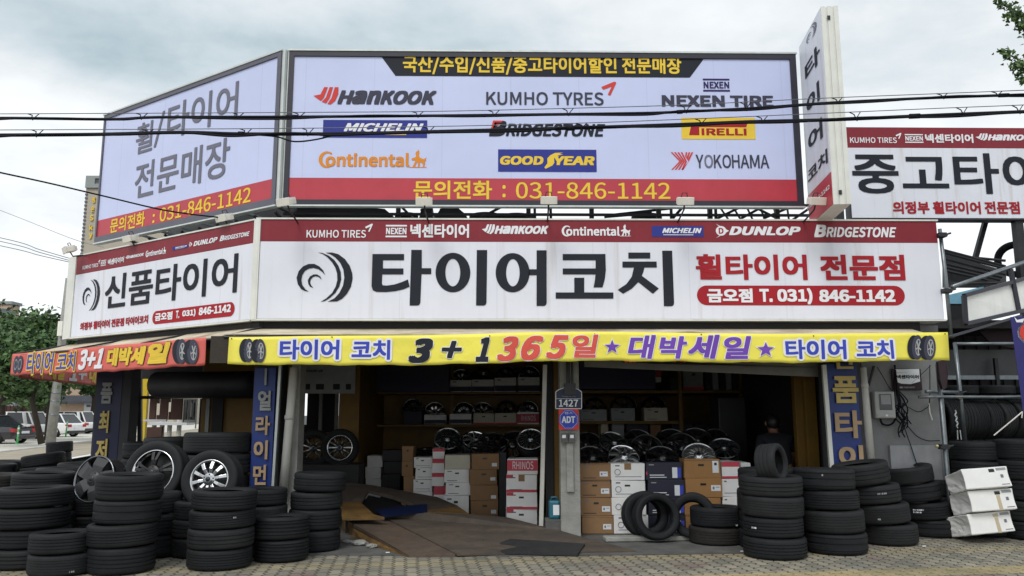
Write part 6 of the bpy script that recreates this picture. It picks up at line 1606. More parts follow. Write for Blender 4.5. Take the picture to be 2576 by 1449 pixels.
# ================================================================ grey wall fittings
gW = lambda x, y: (2108.6 + x * .2646, 830.7 + y * .2646)
YW = .31
t = thing('meter_box', 'beige electricity meter box with clear window on the grey wall', 'meter', atY(*gW(440, 840), YW))
a, b = atY(*gW(362, 838), .20), atY(*gW(534, 582), .20)
m = MB(); m.box(a.x, b.x, .20, .315, a.z, b.z); m.build('housing', 'plastic_grey', t, bevel=.014)
a2, b2 = atY(*gW(396, 758), .2), atY(*gW(505, 606), .2)
m = MB(); m.box(a2.x, b2.x, .192, .203, a2.z, b2.z); m.build('meter_window', 'glass_smoke', t, bevel=.008)
m = MB(); m.box(a2.x + .02, b2.x - .02, .188, .193, a2.z + .07, b2.z - .012); m.build('dial_plate', 'paper_dim', t)
m = MB(); m.box(a.x + .015, b.x - .015, .193, .2, a.z + .015, a.z + .06); m.build('terminal_cover', 'plastic_grey', t, bevel=.005)
m = MB(); m.box((a.x + b.x) / 2 - .01, (a.x + b.x) / 2 + .02, .19, .194, a.z + .025, a.z + .05); m.build('seal', 'paper', t)
t = thing('wall_sign', 'small white and purple tyre brand sign on the grey wall above the meter', 'sign', atY(*gW(650, 570), .25))
fc = Face(atY(*gW(650, 480), .27), (1, 0, 0))
m = MB(); a = fc.uv(*gW(524, 570)); b = fc.uv(*gW(786, 366)); slab(fc, a[0], b[0], a[1], b[1], -.03, 0, m); m.build('board', 'cloth_purple', t, bevel=.006)
m = MB(); fpoly(m, fc, [gW(543, 372), gW(768, 368), gW(778, 488), gW(690, 512), (gW(600, 508)), gW(550, 490)], .003); m.build('white_field', 'paper', t)
m = MB(); ftext(m, fc, '넥센타이어', gW(556, 462), gW(762, 425), .006, .04); m.build('lettering', 'ink_black', t)
m = MB(); ftext(m, fc, 'Beyond Tire', gW(552, 412), gW(650, 396), .006, .0); frect(m, fc, *gW(584, 536), *gW(612, 552), .003); ftext(m, fc, 'nexen', gW(622, 552), gW(722, 536), .004, .02); m.build('small_print', 'paper_dim', t)
m = MB(); a, b = atY(*gW(500, 1316), .29), atY(*gW(962, 1094), .29); m.box(a.x, b.x, .27, .315, a.z - .2, b.z); o = m.build('metal_sheet', 'wall_grey', base=True, bevel=.004)
o.data.materials[0] = mat('sheet_zinc', (0.30, 0.305, 0.32), 0.5, 0.2, var=.15, streak=.3); tag(o, 'pale metal sheet leaning against the grey wall behind the stacks', 'sheet')
t = thing('wall_cables', 'tangle of black cables hanging down the grey wall beside the meter', 'cable', atY(*gW(600, 900), .25))
m = MB()
for k in range(9):
    x0 = 548 + k * 9; ph = k * 1.7
    pts = [atY(*gW(532 + 3 * k, 330 if k < 4 else 560), .28)] + [atY(*gW(x0 + 38 * math.sin(ph + j * 1.1) + j * 6, 620 + j * (45 + 7 * (k % 4))), .26 - .02 * (j % 3) - .004 * k) for j in range(1, 7)]
    m.tube(catmull(pts, 5), .008, 5)
m.build('cable_bundle', 'cable', t)
m = MB(); m.tube(catmull([atY(*gW(x, y), .27) for x, y in ((400, 840), (420, 890), (480, 902), (530, 870), (560, 780))]), .012, 6)
m.tube(catmull([atY(*gW(x, y), .27) for x, y in ((370, 350), (430, 450), (490, 550), (540, 600))]), .005, 5)
m.tube(catmull([atY(*gW(x, y), .27) for x, y in ((600, 690), (680, 740), (760, 775), (820, 750), (868, 680), (870, 330))]), .005, 5)
m.tube(catmull([atY(*gW(x, y), .25) for x, y in ((630, 930), (680, 1070), (720, 1190), (748, 1275))]), .006, 5)
m.tube(catmull([atY(*gW(x, y), .27) for x, y in ((660, 910), (740, 1000), (840, 1048), (965, 1050))]), .006, 5)
m.tube(catmull([atY(*gW(x, y), .27) for x, y in ((700, 500), (780, 430), (880, 335))]), .004, 5)
m.build('single_cable', 'cable', t)
m = MB(); m.beam(atY(*gW(340, 340), .28), atY(*gW(290, 528), .28), .03, .02); tag(m.build('steel_bracket', 'steel_dark', base=True), 'black steel bracket slanting down the grey wall beside the drainpipe', 'bracket')
m = MB(); m.tube([atY(*gW(862, 690), .27), atY(*gW(872, 780), .27), atY(*gW(895, 855), .27)], .007, 5); tag(m.build('rope_end', 'rope', base=True), 'short frayed white rope end on the grey wall', 'rope')
m = MB()
pp = [gW(955, 300), gW(1018, 300), gW(1040, 430), gW(1030, 540), gW(1000, 560), gW(965, 470)]
m.prism([atY(x, y, -.05) for x, y in pp], (0, .05, 0)); tag(m.build('hanging_cloth', 'cloth_purple', base=True, bevel=.01), 'dark purple cloth hanging at the right end of the awning', 'cloth')

# ================================================================ scaffold and yard rack
def pole(label, pts, r, joints=(), mt='steel_galv', extra=()):
    P = [atY(*p) for p in pts]
    t = thing('scaffold_pole', label, 'pole', (P[0].x, P[0].y, min(p.z for p in P)), 'galvanised scaffold poles')
    m = MB(); m.tube(P, r, 10); m.build('tube', mt, t, smooth=True)
    for j in joints:
        c = atY(*j); m = MB(); m.box(c.x - .05, c.x + .05, c.y - .05, c.y + .05, c.z - .03, c.z + .03); m.tube([c + Vector((.03, -.04, 0)), c + Vector((.10, -.05, .02))], .014, 6); m.tube([c + Vector((-.06, -.03, -.01)), c + Vector((.06, -.03, .0))], .022, 6)
        m.build('clamp', 'steel_dark', t, bevel=.006)
    for e in extra: 
        m = MB(); m.ell(atY(*e), (.022, .022, .022), 8); m.build('clamp_bolt', 'brass', t, smooth=True)
    return t
pole('tall galvanised pole rising along the right edge of the main sign', [(2364, 576, .02), (2379, 700, .0), (2392, 842, -.02)], .024, [(2368, 592, -.02), (2380, 732, -.04)])
pole('galvanised pole standing from the awning corner down behind the tyres', [(2358, 915, .10), (2386, 1230, .06), (2392, 1330, .06)], .026, [(2374, 1124, .03)], extra=((2357, 1122, -.02),))
pole('galvanised pole in the yard with a chain beside it', [(2402, 862, .55), (2428, 1112, .5)], .026, [(2408, 989, .5)], extra=((2403, 987, .44), (2414, 1001, .44)))
pole('short horizontal pole at the height of the meter box', [(2311, 999, .05), (2360, 998, .05), (2500, 999, .3), (2640, 996, .5)], .019)
pole('stub pole clamped across between the two yard poles', [(2330, 985, .12), (2412, 987, .48)], .022)
pole('horizontal pole high in the yard behind the navy banner', [(2400, 865, .6), (2640, 864, .7)], .022)
pole('long diagonal pole slanting up to the right above the angled white board', [(2396, 722, .3), (2480, 693, .9), (2576, 660, 1.5), (2700, 618, 2.2)], .030)
t = thing('chain', 'bright turnbuckle and chain hanging by the yard pole', 'chain', atY(*gW(1130, 1050), .5)); m = MB()
for k in range(6): p = atY(*gW(1112 + 4 * k, 760 + 26 * k), .5); m.tube([p, p + Vector((.012 * (-1) ** k, 0, -.03)), p + Vector((0, 0, -.055))], .008, 5)
for sx in (-.018, .018): p = atY(*gW(1146, 950), .5); m.tube([p + Vector((sx, 0, 0)), p + Vector((sx * 1.3, 0, -.12))], .007, 5)
m.build('links', 'alu', t)
# tyre rack: tyres on their treads
n_ = 0
for i, px in enumerate((2412, 2442, 2474, 2508, 2544, 2582, 2620)):
    p = atY(px, 1056, 1.25); Rr = .285
    tyre((p.x - .1, 1.55, p.z), Rr, .215, 'rack tyre standing on its tread, number %s from the scaffold pole' % ['one', 'two', 'three', 'four', 'five', 'six', 'seven'][i], (0, PI / 2, .06 * i), TY[i % 3], 'tyres standing in the yard rack')
for i, px in enumerate((2445, 2540, 2635)):
    p = atY(px, 985, 1.3); tyre((p.x, 1.65, atY(px, 991, 1.3).z), .27, .13, 'flat tyre lying on the upper rack, %s' % ['nearest the scaffold pole', 'middle of the row', 'furthest right'][i], (0, 0, i), TY[4], 'tyres lying on the upper rack')
t = thing('tyre_rack', 'dark steel tyre rack in the yard right of the grey wall', 'rack', (atY(2500, 1100, 1.5).x, 1.5, 0)); m = MB()
x0, x1 = atY(2400, 1000, 1.5).x, atY(2700, 1000, 1.5).x
for z_ in (atY(2500, 1110, 1.25).z, atY(2500, 993, 1.3).z):
    for y_ in (1.35, 1.8): m.box(x0, x1, y_, y_ + .04, z_ - .05, z_ - .01)
for x_ in (x0, (x0 + x1) / 2, x1): m.box(x_, x_ + .05, 1.86, 1.91, 0, 2.3)
m.build('rail', 'steel_dark', t)
m = MB(); a = atY(2500, 953, 1.9); m.box(x0 - .2, x1, 1.88, 1.92, a.z - .01, a.z + .05); m.build('edge_strip', 'steel_galv', t)
t = thing('yard_shed', 'dark corrugated shed with a low pipe roof behind the yard rack', 'shed', (8, 4, 0)); m = MB()
m.box(5.5, 13, 2.6, 2.7, 0, 2.75); m.box(5.44, 5.54, .56, 2.6, 0, 2.75)
for k in range(40): m.box(5.5 + .19 * k, 5.58 + .19 * k, 2.57, 2.6, 0, 2.75)
m.build('wall', 'wall_dark', t)
m = MB(); m.box(5.46, 13, 1.42, 2.56, 2.70, 2.82); m.build('roof', 'interior_dark', t)
gP = lambda x, y: (2300 + x * .2293, 562.3 + y * .2293)
m = MB()
q = [(atY(*gP(330, 330), 2.5)), atY(*gP(1010, 520), 2.5), atY(*gP(1010, 700), 2.5), atY(*gP(330, 700), 2.5)]
m.prism(q, (0, .06, 0)); m.build('roof_sheet', 'corrug', t)
m = MB()
for (a, b) in (((325, 292), (1000, 470)), ((330, 320), (1010, 500)), ((335, 385), (1000, 560)), ((340, 440), (960, 590)), ((350, 480), (940, 620)), ((350, 520), (800, 620)), ((660, 375), (1000, 408)), ((420, 660), (900, 655))):
    m.tube([atY(*gP(*a), 2.35), atY(*gP(*b), 2.25)], .022, 6)
m.build('roof_pipe', 'steel_dark', t)
m = MB(); m.prism([atY(*gP(x, y), 2.3) for x, y in ((385, 780), (760, 690), (760, 880), (385, 880))], (0, .04, 0)); m.build('blue_sheet', 'sheet_blue', t)
m = MB(); m.prism([atY(*gP(x, y), 2.32) for x, y in ((380, 880), (700, 880), (700, 1100), (380, 1100))], (0, .04, 0)); m.build('dark_sheet', 'tarp_dark', t)
m = MB(); m.prism([atY(*gW(x, y), 1.7) for x, y in ((1020, -60), (1340, 10), (1700, -60), (1700, 180), (1560, 150), (1450, 120), (1340, 10))], (0, .04, 0)); m.build('sagging_cover', 'cloth_purple', t)
m = MB(); m.prism([atY(*gW(x, y), 2.0) for x, y in ((1020, 185), (1720, 185), (1720, 450), (1020, 450))], (0, .04, 0)); m.build('grey_panel', 'corrug', t)
# angled white boards
t = thing('white_board', 'blank off white light box boards in a black frame slanting up at the right edge', 'board', atY(*gP(800, 900), .9))
m = MB(); Q1 = [gP(553, 800), gP(1075, 652), gP(1132, 960), gP(566, 1090)]; Q2 = [gP(1115, 636), gP(1500, 530), gP(1560, 860), gP(1170, 950)]
for Q in (Q1, Q2):
    Ys = (.7, 1.25, 1.25, .7) if Q is Q1 else (1.3, 1.8, 1.8, 1.3)
    pts = [atY(x, y, Y) for (x, y), Y in zip(Q, Ys)]; m.prism(pts, (.02, .05, 0))
m.build('panel', 'card_white', t).data.materials[0] = mat('panel_offwhite', (.86, .87, .83), .5, var=.08, streak=.06)
m = MB()
for (a, b, Ya, Yb) in (((545, 790), (1080, 640), .68, 1.23), ((1080, 640), (1510, 520), 1.23, 1.78), ((545, 790), (566, 1100), .68, .68), ((566, 1098), (1170, 960), .68, 1.23), ((1170, 960), (1570, 870), 1.23, 1.78), ((1055, 500), (1150, 985), 1.22, 1.22)):
    m.beam(atY(*gP(*a), Ya), atY(*gP(*b), Yb), .055, .05)
m.beam(atY(*gP(360, 1250), .3), atY(*gP(1170, 1010), 1.2), .03)
m.build('board_frame', 'frame_dark', t)
d = atY(*gP(1165, 345), 2.6); tyre((d.x + .1, 2.9, d.z), .30, .22, 'black tyre hung high beside the dark post at the right edge', (0, PI / 2, .9), TY[3], 'loose tyres high in the yard')
# navy banner with a red disc
t = thing('banner', 'navy hanging banner with a white rimmed red disc at the right edge', 'banner', atY(2600, 1030, .0))
fcn = Face(atY(2560, 900, -.1), (1, -.25, 0)); m = MB()
fpoly(m, fcn, [gW(1635, -125), gW(2100, -140), gW(2130, 800), gW(1755, 775), gW(1720, 500)], 0); o = m.build('cloth', 'banner_navy', t); md = o.modifiers.new('solid', 'SOLIDIFY'); md.thickness = .004
m = MB(); fpoly(m, fcn, ellipse(*gW(1930, 20), 60, 39, 40), .004); m.build('white_ring', 'ink_white', t)
m = MB(); fpoly(m, fcn, ellipse(*gW(1930, 20), 55, 34, 40), .007); m.build('red_disc', 'ink_scarlet', t)
m = MB(); a0 = gW(1640, -120)
fpoly(m, fcn, [(a0[0] + 8, a0[1] - 2), (a0[0] + 16, a0[1] + 6), (a0[0] + 34, a0[1] + 2), (a0[0] + 30, a0[1] + 12), (a0[0] + 14, a0[1] + 12)], .007); m.build('swash', 'ink_white', t)
m = MB(); m.tube(catmull([atY(*gW(1480, 1000), .0), atY(*gW(1620, 885), -.05), atY(*gW(1752, 775), -.09)]), .008, 6); m.tube([atY(*gW(1752, 775), -.09), atY(*gW(1745, 835), -.09)], .006, 5)
tag(m.build('rope', 'rope', base=True), 'white rope tying the navy banner down to the tyres', 'rope')

# ================================================================ three white boxes at the right
for i, (px, py, D, pitch, roll, deco) in enumerate(((2501, 1341, 9.25, -12, -4.5, ('flap_', 'tape_')), (2504, 1284, 9.25, -12, -4, ('hole_', 'tape_')), (2490, 1227, 9.28, -15, -4.5, ('hole_',)))):
    d = ray(px, py); c = CAM + d * (D / d.dot(FWD)); W2, Hh = .53, .235
    nm = ['bottom', 'middle', 'top'][i]
    dc = [('panel', .58, .70, .74, .90, 'hand_hole', 'plastic_black' if i else 'tape'), ('panel', .74, .95, .80, .93, 'print_line', 'paper_dim'), ('panel', .80, .86, .44, .60, 'print_line', 'ink_grey'), ('panel', .78, .95, .10, .14, 'print_line', 'ink_grey')]
    if i < 2: dc.append(('panel', .60, .68, .0, .72, 'tape', 'tape'))
    t = carton('crumpled white box, %s of the slumping pile of three at the right' % nm, c.x - W2 / 2, c.x + W2 / 2, c.y, c.y + .44, c.z, c.z + Hh, 'card_white', dc, 'white boxes at the right edge', bev=.012)
    t.rotation_euler = (Matrix.Rotation(rad(2 - 3 * i), 3, 'Z') @ Matrix.Rotation(rad(roll), 3, 'Y') @ Matrix.Rotation(rad(pitch), 3, 'X')).to_euler()
    for ch in t.children:
        if ch.name.startswith('box_body'):
            me = ch.data
            import bmesh
            bm = bmesh.new(); bm.from_mesh(me); bmesh.ops.subdivide_edges(bm, edges=bm.edges, cuts=5, use_grid_fill=True)
            for v in bm.verts:
                x_, y_, z_ = v.co; cx_ = x_ / (W2 / 2)
                if abs(cx_) > .95: v.co.x += -.03 * cx_ * math.sin(PI * z_ / Hh) * math.sin(PI * min(1, y_ / .44) + .3)
                if y_ > .01: v.co += Vector((random.uniform(-.006, .006), 0, random.uniform(-.006, .006)))
            bm.to_mesh(me); bm.free()
m = MB(); c = atZ(2500, 1338, .02); m.beam((c.x - .2, c.y + .12, .04), (c.x + .25, c.y + .12, .04), .08, .07); tag(m.build('wooden_block', 'card_brown', base=True), 'wooden block under the slumping white boxes', 'block')

# ================================================================ person in the doorway, seen from behind
def skin_body(name, verts, edges, radii, mt, parent, sub=2):
    me = bpy.data.meshes.new(name); me.from_pydata([tuple(v) for v in verts], edges, [])
    me.materials.append(MATS[mt]); o = bpy.data.objects.new(name, me); COL.objects.link(o); o.parent = parent
    sk = o.modifiers.new('skin', 'SKIN'); sk.use_smooth_shade = True
    layer = me.skin_vertices[0].data if me.skin_vertices else None
    if layer is None:
        import bmesh
        bm = bmesh.new(); bm.from_mesh(me); bm.verts.layers.skin.verify(); bm.to_mesh(me); bm.free(); layer = me.skin_vertices[0].data
    for i, r in enumerate(radii): layer[i].radius = (r, r) if isinstance(r, (int, float)) else r
    layer[0].use_root = True
    sb = o.modifiers.new('subsurf', 'SUBSURF'); sb.levels = sub; sb.render_levels = sub
    return o
pd = ray(1945, 1070); D = 11.3; pc = CAM + pd * (D / pd.dot(FWD))
t = thing('person', 'person in a dark navy shirt seen from behind, stooping in the dark doorway', 'person', (pc.x, pc.y - .22, .01))
V = [(0, 0, .90), (0, .03, 1.05), (0, .10, 1.20), (0, .17, 1.31), (0, .21, 1.385), (0, .23, 1.44), (0, .245, 1.52), (0, .25, 1.60),
     (-.10, 0, .86), (-.115, .02, .48), (-.12, -.01, .09), (-.125, .12, .035), (.10, 0, .86), (.115, .02, .48), (.12, -.01, .09), (.125, .12, .035),
     (-.19, .17, 1.30), (-.245, .20, 1.04), (-.20, .40, .90), (-.18, .47, .87), (.19, .17, 1.30), (.255, .18, 1.04), (.255, .30, .87), (.25, .35, .82)]
E_ = [(0, 1), (1, 2), (2, 3), (3, 4), (4, 5), (5, 6), (6, 7), (0, 8), (8, 9), (9, 10), (10, 11), (0, 12), (12, 13), (13, 14), (14, 15), (3, 16), (16, 17), (17, 18), (18, 19), (3, 20), (20, 21), (21, 22), (22, 23)]
R_ = [.15, .145, .155, .13, .062, .075, .095, .06, .085, .055, .042, .04, .085, .055, .042, .04, .062, .045, .032, .03, .062, .045, .032, .03]
# fingers of both hands: five short chains from each palm
for base_i, sgn in ((19, -1), (23, 1)):
    bx, by, bz = V[base_i]
    for k in range(4):
        n0 = len(V); ox = (k - 1.5) * .018
        V += [(bx + ox, by + .045, bz - .03), (bx + ox * 1.1, by + .075 - .006 * abs(k - 1.3), bz - .055), (bx + ox * 1.1, by + .08, bz - .085)]
        E_ += [(base_i, n0), (n0, n0 + 1), (n0 + 1, n0 + 2)]; R_ += [.0095, .0085, .0075]
    n0 = len(V); V += [(bx - sgn * .035, by + .02, bz - .015), (bx - sgn * .05, by + .05, bz - .03)]; E_ += [(base_i, n0), (n0, n0 + 1)]; R_ += [.011, .009]
skin_body('body', V, E_, R_, 'skin', t)
tv = [(0, .0, .88), (0, .03, 1.05), (0, .10, 1.20), (0, .17, 1.32), (0, .212, 1.405), (-.19, .17, 1.30), (-.235, .195, 1.12), (.19, .17, 1.30), (.24, .18, 1.12)]
skin_body('shirt', tv, [(0, 1), (1, 2), (2, 3), (3, 4), (3, 5), (5, 6), (3, 7), (7, 8)], [(.19, .15), (.18, .15), (.19, .155), (.165, .15), .082, .092, .074, .092, .074], 'shirt_navy', t)
tv = [(0, 0, .92), (-.10, 0, .84), (-.115, .02, .48), (-.12, -.01, .10), (.10, 0, .84), (.115, .02, .48), (.12, -.01, .10)]
skin_body('trousers', tv, [(0, 1), (1, 2), (2, 3), (0, 4), (4, 5), (5, 6)], [.165, .10, .075, .065, .10, .075, .065], 'trouser', t)
m = MB(); m.ell((0, .235, 1.545), (.101, .114, .122), 12)
m.f = [f for f in m.f if sum(m.v[i].z for i in f) / 4 > 1.495 + (sum(m.v[i].y for i in f) / 4 - .235) * .7]; m.m = [0] * len(m.f)
o = m.build('hair', 'hair', t, smooth=True, local=True); md = o.modifiers.new('solid', 'SOLIDIFY'); md.thickness = .008
m = MB(); m.ell((-.098, .24, 1.525), (.014, .026, .035), 8); m.ell((.098, .24, 1.525), (.014, .026, .035), 8); m.build('ear', 'skin', t, smooth=True, local=True)
m = MB()
m.ell((0, .345, 1.525), (.014, .024, .026), 8); m.ell((-.034, .332, 1.55), (.014, .008, .008), 8); m.ell((.034, .332, 1.55), (.014, .008, .008), 8); m.ell((0, .335, 1.475), (.026, .010, .007), 8); m.build('face', 'skin', t, smooth=True, local=True)
for s_ in (-.12, .12):
    m = MB(); m.ell((s_, .06, .045), (.05, .14, .05), 10); m.build('shoe', 'plastic_black', t, smooth=True, local=True)
t.location.z = pc.z - 1.50

# ================================================================ background on the left
# beige tower
DT = 110.0
def atD(px, py, D): d = ray(px, py); return CAM + d * (D / d.dot(FWD))
a = atD(190, 640, DT); b = atD(203, 640, DT); ztp = atD(215, 466, DT).z; zc_ = atD(215, 434, DT).z
t = thing('apartment_tower', 'tall beige tower block with yellow vertical letters behind the slanted billboard', 'tower', (b.x + 5, b.y + 5, 0))
m = MB(); m.box(b.x, b.x + 14, b.y, b.y + 12, 0, ztp); m.build('tower_body', 'tower_beige', t)
m = MB(); m.prism([(a.x, a.y + 4, 0), (b.x, b.y, 0), (b.x, b.y + 10, 0), (a.x, a.y + 12, 0)], (0, 0, ztp)); m.build('stair_wing', 'tower_trim', t)
m = MB()
for k in range(60): z = .5 + k * (ztp - 1) / 60; m.box(b.x - .02, b.x + .30, b.y - .12, b.y, z, z + .25)
m.build('balcony_edge', 'tower_glass', t)
m = MB(); a2 = atD(203, 450, DT); x0 = a2.x; x1 = b.x + 14.3
lo, hi = atD(226, 456, DT), atD(300, 441, DT)
m.box(x0, x1, b.y - .3, b.y + 12, ztp, lo.z); m.box(x0, x1, b.y - .3, b.y + 12, hi.z, zc_); m.box(x0, lo.x, b.y - .3, b.y + 12, lo.z, hi.z)
for k in range(4): z = lo.z + (hi.z - lo.z) * (k + .3) / 4; m.box(lo.x, x1, b.y - .1, b.y + .1, z, z + .08)
m.build('roof_crown', 'tower_trim', t)
fc = Face((b.x, b.y - .14, 0), (1, 0, 0))
for st, px, py in (('정', 228, 503), ('은', 225.5, 527), ('S', 223, 548), ('k', 221.5, 572), ('y', 220.5, 594)):
    m = MB(); ftext(m, fc, st, (px + 3, py + 7), (px + 12, py - 7), .03, .03); o = m.build('letter', 'ink_yellow', t); md = o.modifiers.new('solid', 'SOLIDIFY'); md.thickness = .1
# grey block and far block
a, b = atD(-40, 1022, 88), atD(73, 946, 88)
t = thing('office_block', 'grey low block with narrow windows behind the car park', 'building', ((a.x + b.x) / 2, a.y, 0))
m = MB(); m.box(a.x, b.x, a.y, a.y + 10, 0, b.z); m.build('wall', 'office_grey', t)
for k in range(7):
    for r_ in range(2):
        x = a.x + .8 + k * 1.25; z = 2.2 + r_ * 1.8; m = MB(); m.box(x, x + .55, a.y - .03, a.y + .02, z, z + 1.1); f_ = m.build('window', 'paper_dim', t)
        m = MB(); m.box(x + .06, x + .49, a.y - .05, a.y - .03, z + .08, z + 1.02); m.build('pane', 'tower_glass', f_)
m = MB(); m.box(b.x - .9, b.x, a.y - .2, a.y, 0, b.z - .1); m.box(a.x - .2, b.x + .2, a.y - .25, a.y + 10, b.z, b.z + .25); m.build('trim', 'tower_trim', t)
a, b = atD(-60, 830, 160), atD(21, 764, 160)
t = thing('far_block', 'distant apartment block just showing over the trees at the left edge', 'building', ((a.x + b.x) / 2, a.y, 0))
m = MB(); m.box(a.x, b.x, a.y, a.y + 3, 0, b.z); m.build('wall', 'house_pink', t)
m = MB()
for k in range(9): m.box(a.x, b.x + .05, a.y - .2, a.y, b.z - 3 * k - 2.2, b.z - 3 * k - .9)
m.build('window_band', 'tower_glass', t); m = MB(); m.box(a.x - .3, b.x + .3, a.y - .3, a.y + 3.3, b.z, b.z + .6); m.build('roof', 'tower_trim', t)
# brown fence and house
a, b = atD(-60, 1037, 78), atD(122, 1021, 78); m = MB(); m.box(a.x, b.x, a.y, a.y + .2, 0, b.z)
for k in range(20): x = a.x + (b.x - a.x) * k / 20; m.box(x, x + .08, a.y - .05, a.y, 0, b.z + .08)
tag(m.build('boundary_fence', 'fence_brown', base=True), 'brown boundary fence behind the parked cars', 'fence')
a, b = atD(150, 1045, 72), atD(262, 962, 72)
t = thing('house', 'low pinkish house with a grey tiled eave behind the car park', 'house', ((a.x + b.x) / 2, a.y, 0))
m = MB(); m.box(a.x, b.x, a.y, a.y + 6, 0, b.z); m.build('wall', 'house_pink', t)
z0_, z1_ = atD(200, 1012, 71).z, atD(200, 995, 71).z
m = MB(); m.prism([(a.x - .3, a.y - 1.1, z0_), (b.x + .3, a.y - 1.1, z0_), (b.x + .1, a.y - .02, z1_), (a.x - .1, a.y - .02, z1_)], (0, .05, -.12))
for k in range(26): x = a.x + (b.x - a.x) * k / 26; m.beam((x, a.y - 1.1, z0_ + .03), (x, a.y - .02, z1_ + .03), .07)
m.build('eave_roof', 'roof_tile', t)
m = MB(); m.box(a.x - .3, b.x + .3, a.y - .3, a.y + 6.3, b.z, b.z + .2); m.build('roof', 'roof_tile', t)
c0, c1_ = atD(207, 1040, 71.8), atD(229, 1013, 71.8); m = MB(); m.box(c0.x, c1_.x, a.y - .06, a.y, 0, c1_.z); m.build('door', 'paper', t)
c2, c3_ = atD(212, 1024, 71.7), atD(222, 1018, 71.7); m = MB(); m.box(c2.x, c3_.x, a.y - .10, a.y - .06, c2.z, c3_.z); m.build('door_sign', 'ink_grey', t)
# yellow panel, street side post, red banner remnant
m = MB(); a, b = atY(346, 1112, 5.4), atY(366, 968, 5.4); m.box(a.x, b.x + .05, 5.4, 5.48, 0, b.z + .3); tag(m.build('yellow_panel', 'paint_yellow', base=True, bevel=.006), 'bright yellow panel on the street side seen through the left bay', 'panel')
t = thing('side_counter', 'white counter and pipes outside the left bay', 'counter', atY(450, 1090, 6.8)); m = MB()
a, b = atY(372, 1090, 6.8), atY(470, 1062, 6.8); m.box(a.x, b.x, 6.8, 7.2, b.z - .06, b.z); m.build('counter_top', 'paper', t)
m = MB()
for px in (385, 405, 424, 448): p = atY(px, 1080, 6.9); m.tube([(p.x, 6.95, 0), (p.x, 6.95, b.z + (.6 if px in (405, 448) else 0))], .05, 8)
m.build('counter_leg', 'pipe_white', t)
m = MB(); p = atY(395, 1090, 6.85); m.box(p.x - .2, p.x + .1, 6.82, 6.9, .4, b.z - .1); m.build('red_panel', 'fence_brown', t)
# utility pole with its box
t = thing('utility_pole', 'grey concrete utility pole at the kerb of the side street', 'pole', atD(127, 1113, 36))
b0 = atD(127, 1113, 36); b0.z = .13; b1_ = atD(174, 700, 36)
m = MB(); m.tube([b0, b0.lerp(b1_, .35), b1_], [.215, .19, .15], 14); m.build('shaft', 'concrete', t, smooth=True)
for f in (.18, .26, .31): p = b0.lerp(b1_, f); m = MB(); m.tube([p, p + (b1_ - b0).normalized() * .06], .215 - .03 * f, 14); m.build('steel_band', 'steel_galv', t, smooth=True)
a, b = atD(146, 846, 35.7), atD(158, 808, 35.7); m = MB(); m.box(a.x, b.x, a.y - .12, a.y + .12, a.z, b.z); m.build('junction_box', 'plastic_cream', t, bevel=.02)
# bollards
for i, (px, py, yt, lab) in enumerate(((43, 1118, 1070, 'thin green flexible bollard behind the black sedan'), (165, 1100, 1055, 'thin green flexible bollard by the white hatchback'))):
    p = atZ(px, py, .13); q = atY(px + 5, yt, p.y)
    t = thing('bollard', lab, 'bollard', p, 'green bollards by the car park')
    m = MB(); m.tube([p, q], [.045, .035], 10); m.build('post', 'bollard_green', t, smooth=True)
    m = MB(); m.tube([p, p + Vector((0, 0, .05))], .09, 10); m.build('foot', 'bollard_green', t)
    m = MB()
    for f in (.55, .8): r_ = p.lerp(q, f); m.tube([r_, r_ + (q - p).normalized() * .07], .047, 10)
    m.build('reflective_band', 'paper', t)
